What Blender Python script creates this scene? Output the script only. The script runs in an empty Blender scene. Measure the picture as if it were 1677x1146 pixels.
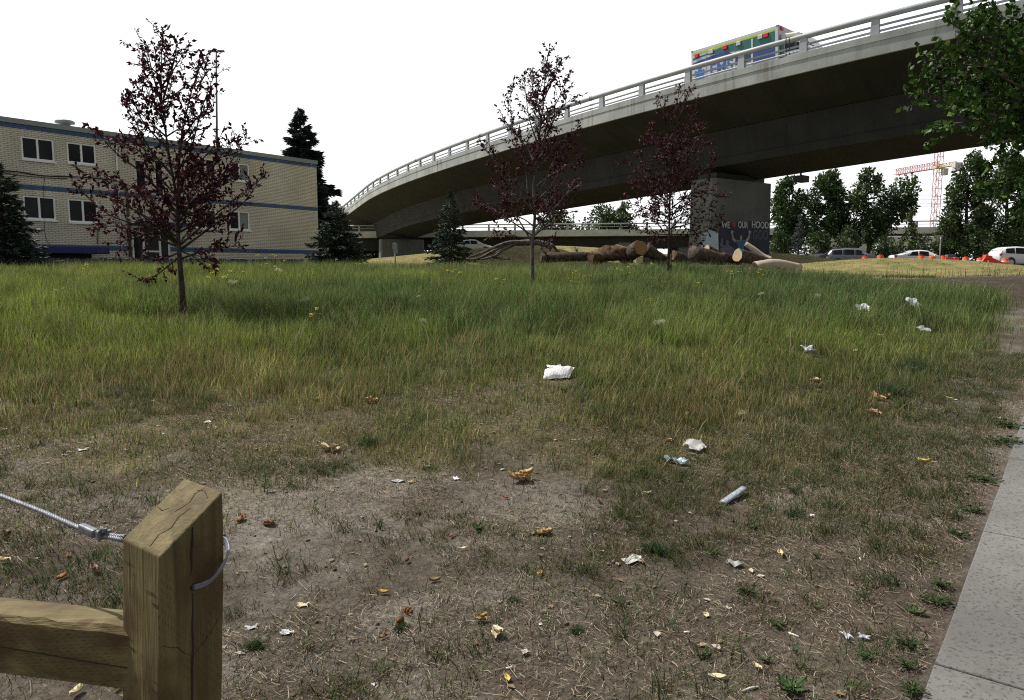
import bpy, bmesh, math, random
import numpy as np
from mathutils import Vector, Matrix

R = math.radians
scene = bpy.context.scene
COL = scene.collection

# ------------------------------------------------------------------ camera, world, sun, exposure
EYE = 1.6
PITCH = math.atan(136 / 1200)
cam_d = bpy.data.cameras.new('camera')
cam = bpy.data.objects.new('camera', cam_d)
COL.objects.link(cam)
cam.location = (0, 0, EYE)
cam.rotation_euler = (math.pi / 2 - PITCH, 0, 0)
cam_d.sensor_width = 36.0
cam_d.lens = 36.0 * 1200 / 1677
cam_d.clip_start = 0.05
cam_d.clip_end = 3000
scene.camera = cam

SUN_EL, SUN_AZ = R(56), R(-62)            # azimuth from +Y towards +X
SUN = Vector((math.sin(SUN_AZ) * math.cos(SUN_EL), math.cos(SUN_AZ) * math.cos(SUN_EL), math.sin(SUN_EL)))
world = bpy.data.worlds.new('World')
scene.world = world
world.use_nodes = True
wn, wl = world.node_tree.nodes, world.node_tree.links
wn.clear()
w_out = wn.new('ShaderNodeOutputWorld')
w_bg = wn.new('ShaderNodeBackground')
w_bg.inputs['Strength'].default_value = 0.10
sky = wn.new('ShaderNodeTexSky')
sky.sky_type = 'NISHITA'
sky.sun_disc = False
sky.sun_elevation = SUN_EL
sky.sun_rotation = SUN_AZ
sky.dust_density = 4.0
tc = wn.new('ShaderNodeTexCoord')
dot = wn.new('ShaderNodeVectorMath'); dot.operation = 'DOT_PRODUCT'
dot.inputs[1].default_value = (math.sin(R(-25)), math.cos(R(-25)), 0.15)
wl.new(tc.outputs['Generated'], dot.inputs[0])
ramp = wn.new('ShaderNodeMapRange')        # bright cloud sheet, brighter towards the sun
ramp.inputs['From Min'].default_value = -0.35
ramp.inputs['From Max'].default_value = 0.45
ramp.inputs['To Min'].default_value = 3.6
ramp.inputs['To Max'].default_value = 11.5
wl.new(dot.outputs['Value'], ramp.inputs['Value'])
sepw = wn.new('ShaderNodeSeparateXYZ'); wl.new(tc.outputs['Generated'], sepw.inputs[0])
zen = wn.new('ShaderNodeMapRange'); zen.interpolation_type = 'SMOOTHSTEP'
for nm, k in (('From Min', 0.40), ('From Max', 0.75), ('To Min', 1.0), ('To Max', 0.42)): zen.inputs[nm].default_value = k
wl.new(sepw.outputs['Z'], zen.inputs['Value'])
mulz = wn.new('ShaderNodeMath'); mulz.operation = 'MULTIPLY'
wl.new(ramp.outputs['Result'], mulz.inputs[0]); wl.new(zen.outputs['Result'], mulz.inputs[1])
comb = wn.new('ShaderNodeCombineColor')
for nm, k in (('Red', 0.985), ('Green', 0.995), ('Blue', 1.0)):
    mm = wn.new('ShaderNodeMath'); mm.operation = 'MULTIPLY'; mm.inputs[1].default_value = k
    wl.new(mulz.outputs[0], mm.inputs[0]); wl.new(mm.outputs[0], comb.inputs[nm])
wmix = wn.new('ShaderNodeMix'); wmix.data_type = 'RGBA'
wmix.inputs['Factor'].default_value = 0.88
wl.new(sky.outputs['Color'], wmix.inputs['A']); wl.new(comb.outputs['Color'], wmix.inputs['B'])
wl.new(wmix.outputs['Result'], w_bg.inputs['Color'])
wl.new(w_bg.outputs['Background'], w_out.inputs['Surface'])

sun_d = bpy.data.lights.new('sun', 'SUN')
sun_d.energy = 4.4
sun_d.angle = R(0.9)
sun_d.color = (1.0, 0.96, 0.9)
sun_o = bpy.data.objects.new('sun', sun_d)
COL.objects.link(sun_o)
sun_o.location = (0, 0, 40)
sun_o.rotation_euler = SUN.to_track_quat('Z', 'Y').to_euler()

scene.view_settings.view_transform = 'Standard'
scene.view_settings.look = 'None'
scene.view_settings.exposure = 0.32
scene.view_settings.gamma = 1.0
scene.view_settings.use_curve_mapping = False
scene.cycles.use_denoising = False
scene.cycles.filter_width = 1.1
scene.cycles.max_bounces = 6
scene.cycles.transparent_max_bounces = 8

# ------------------------------------------------------------------ pixels of the photograph to rays
_F = np.array([0, math.cos(PITCH), -math.sin(PITCH)])
_U = np.array([0, math.sin(PITCH), math.cos(PITCH)])
_R = np.array([1.0, 0, 0])


def ray(u, v):
    return _R * (u - 838.5) / 1200 - _U * (v - 573) / 1200 + _F


def pix(u, v, y):
    """the point at ground distance y that the photograph shows at (u, v)"""
    r = ray(u, v)
    return r * (y / r[1]) + np.array([0, 0, EYE])


# ------------------------------------------------------------------ noise and terrain
def _hash(i, j, seed):
    h = (i.astype(np.int64) * 374761393 + j.astype(np.int64) * 668265263 + seed * 982451653) & 0x7fffffff
    h = ((h ^ (h >> 13)) * 1274126177) & 0x7fffffff
    return ((h ^ (h >> 16)) & 0xffff) / 65535.0


def noise2(x, y, seed=0):
    x = np.asarray(x, float); y = np.asarray(y, float)
    i, j = np.floor(x), np.floor(y)
    fx, fy = x - i, y - j
    fx = fx * fx * (3 - 2 * fx); fy = fy * fy * (3 - 2 * fy)
    a, b = _hash(i, j, seed), _hash(i + 1, j, seed)
    c, d = _hash(i, j + 1, seed), _hash(i + 1, j + 1, seed)
    return (a * (1 - fx) + b * fx) * (1 - fy) + (c * (1 - fx) + d * fx) * fy


def fbm(x, y, seed=0, oct=3):
    s, a, t = 0, 0.5, 0
    for k in range(oct):
        s = s + a * noise2(np.asarray(x) * 2 ** k, np.asarray(y) * 2 ** k, seed + 17 * k)
        t += a; a *= 0.5
    return s / t * 2 - 1


def sstep(a, b, x):
    t = np.clip((np.asarray(x, float) - a) / (b - a), 0, 1)
    return t * t * (3 - 2 * t)


_ty = np.arange(-40, 400, 0.25)
_tz = np.interp(_ty, [-40, 0, 2.5, 4, 6, 8, 12, 15, 19, 23, 28, 45, 62, 68, 400],
                [-.2, 0, .02, .10, .26, .44, .77, .98, 1.22, 1.36, 1.40, 1.44, 1.5, 1.66, 1.7])
_tz = np.convolve(np.pad(_tz, 6, mode='edge'), np.ones(13) / 13, mode='valid')


def bump(x, y, cx, cy, rx, ry):
    return np.exp(-(((x - cx) / rx) ** 2 + ((y - cy) / ry) ** 2))


def H(x, y):
    x = np.asarray(x, float); y = np.asarray(y, float)
    z = np.interp(y, _ty, _tz)
    z = z - 0.13 * sstep(3, 10, x) * sstep(14, 20, y) * (1 - sstep(26, 34, y))
    z = z + 0.60 * bump(x, y, 17.3, 32.5, 5.6, 5.0)
    z = z - 0.16 * bump(x, y, 27.0, 40.0, 6.0, 9.0)
    z = z + 0.26 * bump(x, y, 13.5, 19.0, 3.6, 2.6)
    z = z + 0.98 * bump(x, y, 16.2, 45.0, 4.6, 4.5)
    z = z + 2.05 * bump(x, y, 3.0, 74.0, 17.0, 9.0)
    z = z + 0.02 * fbm(x * 0.9, y * 0.9, 5) * sstep(2, 5, y)
    z = z + 0.012 * fbm(x * 4, y * 4, 9) * (1 - sstep(9, 14, y))
    return z


_yy = np.concatenate([np.linspace(1.2, 40, 5000), np.linspace(40, 200, 3000)[1:]])


def at(u, v, lift=0.0):
    """the point of the terrain that the photograph shows at (u, v)"""
    r = ray(u, v)
    x = r[0] / r[1] * _yy
    z = EYE + r[2] / r[1] * _yy
    d = z - H(x, _yy)
    k = np.argmax(d < 0) if np.any(d < 0) else len(_yy) - 1
    return Vector((x[k], _yy[k], float(H(x[k], _yy[k])) + lift))


def ground(x, y, lift=0.0):
    return Vector((x, y, float(H(x, y)) + lift))


E1, E2 = at(1510, 1146), at(1677, 680)
_ed = np.array([E2.x - E1.x, E2.y - E1.y]); _ed /= np.linalg.norm(_ed)


def side(x, y):
    """metres to the left of the sidewalk's edge"""
    return -((np.asarray(x) - E1.x) * _ed[1] - (np.asarray(y) - E1.y) * _ed[0])


# ------------------------------------------------------------------ materials
def new_mat(name):
    m = bpy.data.materials.new(name)
    m.use_nodes = True
    nt = m.node_tree
    return m, nt, nt.nodes, nt.links, nt.nodes['Principled BSDF']


def mapped(nt, coord='Object', scale=(1, 1, 1)):
    t = nt.nodes.new('ShaderNodeTexCoord')
    mp = nt.nodes.new('ShaderNodeMapping')
    mp.inputs['Scale'].default_value = scale
    nt.links.new(t.outputs[coord], mp.inputs['Vector'])
    return mp.outputs['Vector']


def nz(nt, vec, scale, detail=4, rough=0.55, dist=0.0):
    n = nt.nodes.new('ShaderNodeTexNoise')
    n.inputs['Scale'].default_value = scale
    n.inputs['Detail'].default_value = detail
    n.inputs['Roughness'].default_value = rough
    n.inputs['Distortion'].default_value = dist
    nt.links.new(vec, n.inputs['Vector'])
    return n.outputs['Fac']


def rng(nt, val, a, b, c=0.0, d=1.0):
    n = nt.nodes.new('ShaderNodeMapRange')
    for k, x in zip(('From Min', 'From Max', 'To Min', 'To Max'), (a, b, c, d)):
        n.inputs[k].default_value = x
    nt.links.new(val, n.inputs['Value'])
    return n.outputs['Result']


def mth(nt, op, a, b=None):
    n = nt.nodes.new('ShaderNodeMath'); n.operation = op
    for k, x in enumerate((a, b)):
        if x is None: continue
        if isinstance(x, (int, float)): n.inputs[k].default_value = x
        else: nt.links.new(x, n.inputs[k])
    return n.outputs[0]


def mixc(nt, fac, a, b, mode='MIX'):
    n = nt.nodes.new('ShaderNodeMix'); n.data_type = 'RGBA'; n.blend_type = mode
    for k, x in (('Factor', fac), ('A', a), ('B', b)):
        if isinstance(x, (int, float)): n.inputs[k].default_value = x
        elif isinstance(x, tuple): n.inputs[k].default_value = (*x, 1)
        else: nt.links.new(x, n.inputs[k])
    return n.outputs['Result']


def bump_to(nt, bsdf, val, strength=0.3, dist=0.01):
    b = nt.nodes.new('ShaderNodeBump')
    b.inputs['Strength'].default_value = strength
    b.inputs['Distance'].default_value = dist
    nt.links.new(val, b.inputs['Height'])
    nt.links.new(b.outputs['Normal'], bsdf.inputs['Normal'])


def plain(name, col, rough=0.6, var=0.25, scale=6.0, bmp=0.0, metal=0.0, spec=0.5, stretch=(1, 1, 1), bdist=0.01):
    m, nt, nd, lk, bs = new_mat(name)
    v = mapped(nt, 'Object', stretch)
    f = nz(nt, v, scale)
    dark = tuple(c * (1 - var) for c in col); light = tuple(min(1, c * (1 + var)) for c in col)
    lk.new(mixc(nt, rng(nt, f, 0.3, 0.7), dark, light), bs.inputs['Base Color'])
    bs.inputs['Roughness'].default_value = rough
    bs.inputs['Metallic'].default_value = metal
    bs.inputs['Specular IOR Level'].default_value = spec
    if bmp: bump_to(nt, bs, f, bmp, bdist)
    return m


def attr_mat(name, rough=0.7, transl=0.0, spec=0.3, var=0.0, vscale=5.0):
    """colour from the vertex colours (what the leaf or blade itself is coloured), optionally translucent"""
    m, nt, nd, lk, bs = new_mat(name)
    a = nd.new('ShaderNodeAttribute'); a.attribute_name = 'Col'
    c = a.outputs['Color']
    if var:
        c = mixc(nt, 1.0, c, mixc(nt, rng(nt, nz(nt, mapped(nt), vscale), .3, .7), (1 - var,) * 3, (1 + var,) * 3), 'MULTIPLY')
    lk.new(c, bs.inputs['Base Color'])
    bs.inputs['Roughness'].default_value = rough
    bs.inputs['Specular IOR Level'].default_value = spec
    if transl:
        t = nd.new('ShaderNodeBsdfTranslucent'); lk.new(c, t.inputs['Color'])
        ms = nd.new('ShaderNodeMixShader'); ms.inputs[0].default_value = transl
        lk.new(bs.outputs[0], ms.inputs[1]); lk.new(t.outputs[0], ms.inputs[2])
        lk.new(ms.outputs[0], nd['Material Output'].inputs['Surface'])
    return m


def glass_mat(name, col=(0.012, 0.014, 0.017), rough=0.05):
    m, nt, nd, lk, bs = new_mat(name)
    v = mapped(nt)
    lk.new(mixc(nt, rng(nt, nz(nt, v, 0.8), .35, .65), tuple(c * .6 for c in col), tuple(c * 1.5 for c in col)), bs.inputs['Base Color'])
    bs.inputs['Roughness'].default_value = rough
    bs.inputs['Specular IOR Level'].default_value = 0.17
    return m


def concrete(name, col, streak=0.5, rust=False, joint=0.0, formlines=False):
    """u of the UV map runs along the structure, v round its section"""
    m, nt, nd, lk, bs = new_mat(name)
    uv = mapped(nt, 'UV')
    ob = mapped(nt, 'Object')
    f = nz(nt, ob, 0.55, 5); g = nz(nt, ob, 9.0, 3)
    st = nz(nt, mapped(nt, 'UV', (2.2, 0.18, 1)), 1.0, 5, 0.65)
    c = mixc(nt, rng(nt, f, .32, .68), tuple(k * .74 for k in col), tuple(k * 1.16 for k in col))
    c = mixc(nt, mth(nt, 'MULTIPLY', rng(nt, st, .52, .72), streak), c, tuple(k * .45 for k in col))
    c = mixc(nt, mth(nt, 'MULTIPLY', rng(nt, g, .55, .75), 0.25), c, tuple(k * .6 for k in col))
    if rust:
        r1 = nz(nt, mapped(nt, 'UV', (1.0, 0.05, 1)), 2.3, 3, 0.75)
        r2 = nz(nt, mapped(nt, 'UV', (0.09, 0.0, 1)), 1.0, 2)
        k = mth(nt, 'MULTIPLY', rng(nt, r1, .56, .66), rng(nt, r2, .42, .58))
        c = mixc(nt, mth(nt, 'MULTIPLY', k, 0.75), c, (0.14, 0.072, 0.035))
    if joint:
        sx = nd.new('ShaderNodeSeparateXYZ'); lk.new(uv, sx.inputs[0])
        md = mth(nt, 'PINGPONG', sx.outputs['X'], joint)
        c = mixc(nt, mth(nt, 'LESS_THAN', md, 0.018), c, tuple(k * .3 for k in col))
    if formlines:
        sx = nd.new('ShaderNodeSeparateXYZ'); lk.new(uv, sx.inputs[0])
        md = mth(nt, 'PINGPONG', sx.outputs['X'], 0.6)
        c = mixc(nt, mth(nt, 'MULTIPLY', mth(nt, 'LESS_THAN', md, 0.02), .35), c, tuple(k * .4 for k in col))
    lk.new(c, bs.inputs['Base Color'])
    bs.inputs['Roughness'].default_value = 0.88
    bs.inputs['Specular IOR Level'].default_value = 0.25
    bump_to(nt, bs, g, 0.25, 0.01)
    return m


def brick_mat(name, c1, c2, mortar, bw=0.30, bh=0.085, ms=0.012):
    m, nt, nd, lk, bs = new_mat(name)
    uv = mapped(nt, 'UV')
    b = nd.new('ShaderNodeTexBrick')
    lk.new(uv, b.inputs['Vector'])
    b.inputs['Color1'].default_value = (*c1, 1); b.inputs['Color2'].default_value = (*c2, 1)
    b.inputs['Mortar'].default_value = (*mortar, 1)
    b.inputs['Scale'].default_value = 1.0
    b.inputs['Mortar Size'].default_value = ms
    b.inputs['Brick Width'].default_value = bw
    b.inputs['Row Height'].default_value = bh
    f = nz(nt, uv, 0.5, 5)
    st = nz(nt, mapped(nt, 'UV', (1.2, 0.12, 1)), 1.0, 4)
    c = mixc(nt, 1.0, b.outputs['Color'], mixc(nt, rng(nt, f, .3, .7), (.8, .79, .76), (1.1, 1.1, 1.08)), 'MULTIPLY')
    c = mixc(nt, mth(nt, 'MULTIPLY', rng(nt, st, .55, .75), .3), c, tuple(k * .45 for k in c1))
    lk.new(c, bs.inputs['Base Color'])
    bs.inputs['Roughness'].default_value = 0.8
    bump_to(nt, bs, b.outputs['Fac'], -0.4, 0.01)
    return m


def wood_mat(name, col, grain_axis=2, incise=True, crack=True):
    """pressure treated timber: long grain, knots, rows of incising cuts, drying cracks"""
    m, nt, nd, lk, bs = new_mat(name)
    sc = [26, 26, 26]; sc[grain_axis] = 1.6
    gr = nz(nt, mapped(nt, 'Object', tuple(sc)), 1.0, 6, 0.6, 0.6)
    fine_sc = [140, 140, 140]; fine_sc[grain_axis] = 6
    fg = nz(nt, mapped(nt, 'Object', tuple(fine_sc)), 1.0, 3)
    blot = nz(nt, mapped(nt, 'Object'), 9.0, 4)
    c = mixc(nt, rng(nt, gr, .3, .7), tuple(k * .42 for k in col), tuple(k * 1.3 for k in col))
    c = mixc(nt, mth(nt, 'MULTIPLY', rng(nt, blot, .46, .66), .75), c, (col[0] * .42, col[1] * .28, col[2] * .25))
    c = mixc(nt, mth(nt, 'MULTIPLY', rng(nt, fg, .35, .75), .35), c, tuple(k * .5 for k in col))
    # knots
    vs = [8.0, 8.0, 8.0]; vs[grain_axis] = 5.0
    vo = nd.new('ShaderNodeTexVoronoi'); vo.inputs['Scale'].default_value = 1.0
    lk.new(mapped(nt, 'Object', tuple(vs)), vo.inputs['Vector'])
    c = mixc(nt, rng(nt, vo.outputs['Distance'], 0.07, 0.13, .75, 0.0), c, (0.07, 0.035, 0.015))
    hgt = gr
    if incise:
        t = nd.new('ShaderNodeTexCoord')
        sp = nd.new('ShaderNodeSeparateXYZ'); lk.new(t.outputs['Object'], sp.inputs[0])
        ax = ['X', 'Y', 'Z']
        a = sp.outputs[ax[grain_axis]]
        others = [k for k in range(3) if k != grain_axis]
        # rows are counted on the sum of the two other axes so that every face shows them
        o = mth(nt, 'ADD', sp.outputs[ax[others[0]]], mth(nt, 'MULTIPLY', sp.outputs[ax[others[1]]], 1.37))
        row = mth(nt, 'FLOOR', mth(nt, 'DIVIDE', o, 0.0105))
        fr = mth(nt, 'FRACT', mth(nt, 'DIVIDE', o, 0.0105))
        sh = mth(nt, 'FRACT', mth(nt, 'MULTIPLY', row, 0.382))
        fa = mth(nt, 'FRACT', mth(nt, 'ADD', mth(nt, 'DIVIDE', a, 0.021), sh))
        cut = mth(nt, 'MULTIPLY', mth(nt, 'LESS_THAN', fa, 0.42), mth(nt, 'LESS_THAN', fr, 0.17))
        cut = mth(nt, 'MULTIPLY', cut, rng(nt, nz(nt, mapped(nt, 'Object'), 11.0, 2), .4, .52))
        ge = nd.new('ShaderNodeNewGeometry'); sg = nd.new('ShaderNodeSeparateXYZ'); lk.new(ge.outputs['Normal'], sg.inputs[0])
        cut = mth(nt, 'MULTIPLY', cut, mth(nt, 'LESS_THAN', sg.outputs['Z'], .4))
        c = mixc(nt, mth(nt, 'MULTIPLY', cut, .8), c, tuple(k * .2 for k in col))
    lk.new(c, bs.inputs['Base Color'])
    bs.inputs['Roughness'].default_value = 0.75
    bs.inputs['Specular IOR Level'].default_value = 0.25
    bump_to(nt, bs, mth(nt, 'ADD', gr, mth(nt, 'MULTIPLY', fg, .8)), 0.8, 0.004)
    return m


def bark_mat(name, col, scale=7.0, ax=(1, 1, .25), bmp=0.9):
    m, nt, nd, lk, bs = new_mat(name)
    f = nz(nt, mapped(nt, 'Object', ax), scale, 6, 0.65, 0.4)
    c = mixc(nt, rng(nt, f, .36, .64), tuple(k * .35 for k in col), tuple(k * 1.4 for k in col))
    lk.new(c, bs.inputs['Base Color'])
    bs.inputs['Roughness'].default_value = 0.9
    bs.inputs['Specular IOR Level'].default_value = 0.15
    bump_to(nt, bs, f, bmp, 0.03)
    return m


def ground_mat():
    m, nt, nd, lk, bs = new_mat('ground')
    a = nd.new('ShaderNodeAttribute'); a.attribute_name = 'Col'
    v = mapped(nt)
    f1 = nz(nt, v, 1.6, 6, 0.65); f2 = nz(nt, v, 18.0, 5, 0.7); f3 = nz(nt, v, 90.0, 3, 0.7)
    c = mixc(nt, 1.0, a.outputs['Color'], mixc(nt, rng(nt, f1, .3, .7), (.62, .6, .58), (1.3, 1.3, 1.3)), 'MULTIPLY')
    c = mixc(nt, 1.0, c, mixc(nt, rng(nt, f2, .3, .7), (.55, .53, .5), (1.4, 1.4, 1.4)), 'MULTIPLY')
    c = mixc(nt, 1.0, c, mixc(nt, rng(nt, f3, .3, .7), (.6, .6, .6), (1.35, 1.35, 1.35)), 'MULTIPLY')
    lk.new(c, bs.inputs['Base Color'])
    bs.inputs['Roughness'].default_value = 0.95
    bs.inputs['Specular IOR Level'].default_value = 0.1
    h = mth(nt, 'ADD', f2, mth(nt, 'MULTIPLY', f3, .5))
    bump_to(nt, bs, h, 0.8, 0.02)
    return m


def sidewalk_mat():
    m, nt, nd, lk, bs = new_mat('sidewalk concrete')
    v = mapped(nt)
    f1 = nz(nt, v, 1.2, 5); f2 = nz(nt, v, 55.0, 3, .7); f3 = nz(nt, v, 14.0, 4)
    c = mixc(nt, rng(nt, f1, .3, .7), (.115, .113, .107), (.190, .186, .175))
    c = mixc(nt, mth(nt, 'MULTIPLY', rng(nt, f2, .54, .63), .75), c, (.055, .053, .05))
    c = mixc(nt, mth(nt, 'MULTIPLY', rng(nt, f3, .55, .72), .5), c, (.11, .105, .095))
    c = mixc(nt, mth(nt, 'MULTIPLY', rng(nt, nz(nt, v, 2.6, 6, .7, .8), .52, .68), .4), c, (.12, .112, .10))
    vo = nd.new('ShaderNodeTexVoronoi'); vo.inputs['Scale'].default_value = 26.0
    lk.new(v, vo.inputs['Vector'])
    c = mixc(nt, rng(nt, vo.outputs['Distance'], .13, .20, .75, 0.0), c, (.06, .057, .055))
    lk.new(c, bs.inputs['Base Color'])
    bs.inputs['Roughness'].default_value = 0.9
    bs.inputs['Specular IOR Level'].default_value = 0.2
    bump_to(nt, bs, f2, 0.35, 0.004)
    return m


MAT = {}
def mat(k, f, *a, **kw):
    if k not in MAT: MAT[k] = f(k, *a, **kw)
    return MAT[k]


M_CONC = concrete('pale concrete', (.36, .38, .37), .45, rust=True, joint=6.4)
M_UNDER = concrete('weathered shade-dark concrete', (.029, .030, .032), .6, formlines=True)  # shade beneath the decks is put into this near-black base colour
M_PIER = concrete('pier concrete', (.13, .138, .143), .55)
M_RAIL = plain('grey painted steel', (.30, .33, .34), .5, .12, 1.5)
M_WHITE = plain('white paint', (.78, .78, .77), .45, .06)
M_DARK = plain('near black', (.012, .012, .013), .7, .2)
M_GLASS = glass_mat('dark window glass')
M_RUBBER = plain('rubber', (.02, .02, .02), .8, .2)
M_CHROME = plain('grey metal', (.42, .43, .44), .4, .15, 4, metal=.7)
M_STEEL = plain('galvanised steel', (.15, .16, .18), .5, .4, 60, metal=.35)
M_BARKP = bark_mat('young tree bark', (.065, .053, .048), 14, (1, 1, .3), .5)
M_BARK = bark_mat('rough bark', (.105, .085, .07), 6, (1, 1, .3))
M_LEAF = attr_mat('leaves', .45, .22, .35)
M_NEEDLE = attr_mat('needles', .6, .1, .3)
M_GRASS = attr_mat('grass blades', .6, .35, .25)
M_STRAW = attr_mat('dry straw', .75, .15, .2)
M_LITTER = attr_mat('litter', .7, .12, .25, .12, 30)
M_PLASTIC = attr_mat('film plastic', .25, .35, .5)


# ------------------------------------------------------------------ object helpers
def tag(o, label=None, cat=None, group=None, kind=None):
    for k, v in (('label', label), ('category', cat), ('group', group), ('kind', kind)):
        if v: o[k] = v
    return o


def thing(name, label, cat, loc=(0, 0, 0), group=None):
    o = bpy.data.objects.new(name, None)
    o.empty_display_size = 0.2
    COL.objects.link(o)
    o.location = loc
    return tag(o, label, cat, group)


def origin(p):
    v = Vector((0, 0, 0))
    while p is not None:
        v += p.location; p = p.parent
    return v


def children(o):
    return [c for c in COL.objects if c.parent == o]


def copy_tree(o, kids=None):
    c = o.copy(); COL.objects.link(c)
    for ch in children(o):
        d = copy_tree(ch); d.parent = c
    return c


class MB:
    """collects shapes in world space and links them as one mesh object"""
    def __init__(s):
        s.v, s.f, s.c, s.uv, s.m = [], [], [], {}, {}

    def add(s, vs, fs, col=None, uvs=None, mi=0):
        b = len(s.v)
        s.v += [tuple(v) for v in vs]
        if col is not None: s.c += [col] * len(vs)
        for k, f in enumerate(fs):
            if uvs: s.uv[len(s.f)] = uvs[k]
            if mi: s.m[len(s.f)] = mi
            s.f.append(tuple(i + b for i in f))
        return s

    def box(s, c, size, mx=None, col=None, taper=1.0, mi=0):
        hx, hy, hz = (k / 2 for k in size)
        vs = [Vector((x * hx * (taper if z > 0 else 1), y * hy * (taper if z > 0 else 1), z * hz)) for z in (-1, 1) for y in (-1, 1) for x in (-1, 1)]
        if mx is not None: vs = [mx @ v for v in vs]
        vs = [v + Vector(c) for v in vs]
        return s.add(vs, [(0, 2, 3, 1), (4, 5, 7, 6), (0, 1, 5, 4), (2, 6, 7, 3), (0, 4, 6, 2), (1, 3, 7, 5)], col, mi=mi)

    def tube(s, pts, rad, n=8, caps=True, col=None, wob=0.0, rnd=None):
        pts = [Vector(p) for p in pts]
        if isinstance(rad, (int, float)): rad = [rad] * len(pts)
        b = len(s.v); vs = []
        prev = None
        for i, p in enumerate(pts):
            t = (pts[min(i + 1, len(pts) - 1)] - pts[max(i - 1, 0)])
            if t.length < 1e-9: t = Vector((0, 0, 1))
            t.normalize()
            if prev is None:
                a = Vector((0, 0, 1)) if abs(t.z) < .9 else Vector((1, 0, 0))
                x = t.cross(a).normalized()
            else:
                x = prev - t * prev.dot(t)
                if x.length < 1e-6: x = t.orthogonal()
                x.normalize()
            prev = x; y = t.cross(x)
            for k in range(n):
                a = 2 * math.pi * k / n
                r = rad[i] * (1 + (rnd.uniform(-wob, wob) if wob else 0))
                vs.append(p + x * math.cos(a) * r + y * math.sin(a) * r)
        fs = []
        for i in range(len(pts) - 1):
            for k in range(n):
                fs.append((i * n + k, i * n + (k + 1) % n, (i + 1) * n + (k + 1) % n, (i + 1) * n + k))
        if caps:
            fs.append(tuple(range(n - 1, -1, -1))); fs.append(tuple((len(pts) - 1) * n + k for k in range(n)))
        return s.add(vs, fs, col)

    def lathe(s, prof, c=(0, 0, 0), n=16, mx=None, col=None):
        vs = []
        for r, z in prof:
            for k in range(n):
                a = 2 * math.pi * k / n
                v = Vector((r * math.cos(a), r * math.sin(a), z))
                vs.append((mx @ v if mx is not None else v) + Vector(c))
        fs = []
        for i in range(len(prof) - 1):
            for k in range(n):
                fs.append((i * n + k, i * n + (k + 1) % n, (i + 1) * n + (k + 1) % n, (i + 1) * n + k))
        fs.append(tuple(range(n - 1, -1, -1))); fs.append(tuple((len(prof) - 1) * n + k for k in range(n)))
        return s.add(vs, fs, col)

    def plate(s, poly, o, ax, ay, an, th, col=None):
        """a flat polygon (2D points) laid at o in the plane ax, ay and given thickness th along an"""
        o, ax, ay, an = Vector(o), Vector(ax), Vector(ay), Vector(an)
        lo = [o + ax * x + ay * y for x, y in poly]
        hi = [p + an * th for p in lo]
        n = len(poly)
        fs = [tuple(range(n, 2 * n)), tuple(range(n - 1, -1, -1))]
        fs += [(k, (k + 1) % n, n + (k + 1) % n, n + k) for k in range(n)]
        return s.add(lo + hi, fs, col)

    def build(s, name, m, parent=None, smooth=False, bevel=0.0, local=False):
        me = bpy.data.meshes.new(name)
        o0 = Vector((0, 0, 0)) if local or parent is None else origin(parent)
        me.from_pydata([(x - o0.x, y - o0.y, z - o0.z) for x, y, z in s.v], [], s.f)
        for mm in (m if isinstance(m, (list, tuple)) else [m]): me.materials.append(mm)
        if s.uv:
            ul = me.uv_layers.new(name='UVMap')
            for p in me.polygons:
                if p.index in s.uv:
                    for k, li in enumerate(p.loop_indices): ul.data[li].uv = s.uv[p.index][k]
        if s.c:
            ca = me.color_attributes.new('Col', 'FLOAT_COLOR', 'POINT')
            ca.data.foreach_set('color', np.array([(*c, 1) for c in s.c], 'f').ravel())
        for i, k in s.m.items(): me.polygons[i].material_index = k
        bm = bmesh.new(); bm.from_mesh(me)
        bmesh.ops.recalc_face_normals(bm, faces=bm.faces)
        bm.to_mesh(me); bm.free()
        if smooth:
            for p in me.polygons: p.use_smooth = True
        o = bpy.data.objects.new(name, me)
        COL.objects.link(o)
        if parent is not None: o.parent = parent
        if bevel:
            b = o.modifiers.new('bevel', 'BEVEL'); b.width = bevel; b.segments = 2; b.limit_method = 'ANGLE'
        return o


def np_mesh(name, V, faces, m, col=None, parent=None):
    """large meshes from arrays: faces is a list of (n, k) index arrays"""
    me = bpy.data.meshes.new(name)
    V = np.asarray(V, np.float32)
    if parent is not None: V = V - np.array(origin(parent), np.float32)
    me.vertices.add(len(V)); me.vertices.foreach_set('co', V.ravel())
    loops = np.concatenate([f.ravel() for f in faces]).astype(np.int32)
    starts, c = [], 0
    for f in faces:
        starts.append(c + np.arange(len(f)) * f.shape[1]); c += f.size
    starts = np.concatenate(starts).astype(np.int32)
    me.loops.add(len(loops)); me.loops.foreach_set('vertex_index', loops)
    me.polygons.add(len(starts)); me.polygons.foreach_set('loop_start', starts)
    me.update(calc_edges=True)
    if col is not None:
        ca = me.color_attributes.new('Col', 'FLOAT_COLOR', 'POINT')
        c4 = np.ones((len(V), 4), np.float32); c4[:, :3] = col
        ca.data.foreach_set('color', c4.ravel())
    me.materials.append(m)
    o = bpy.data.objects.new(name, me)
    COL.objects.link(o)
    if parent is not None: o.parent = parent
    return o


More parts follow.
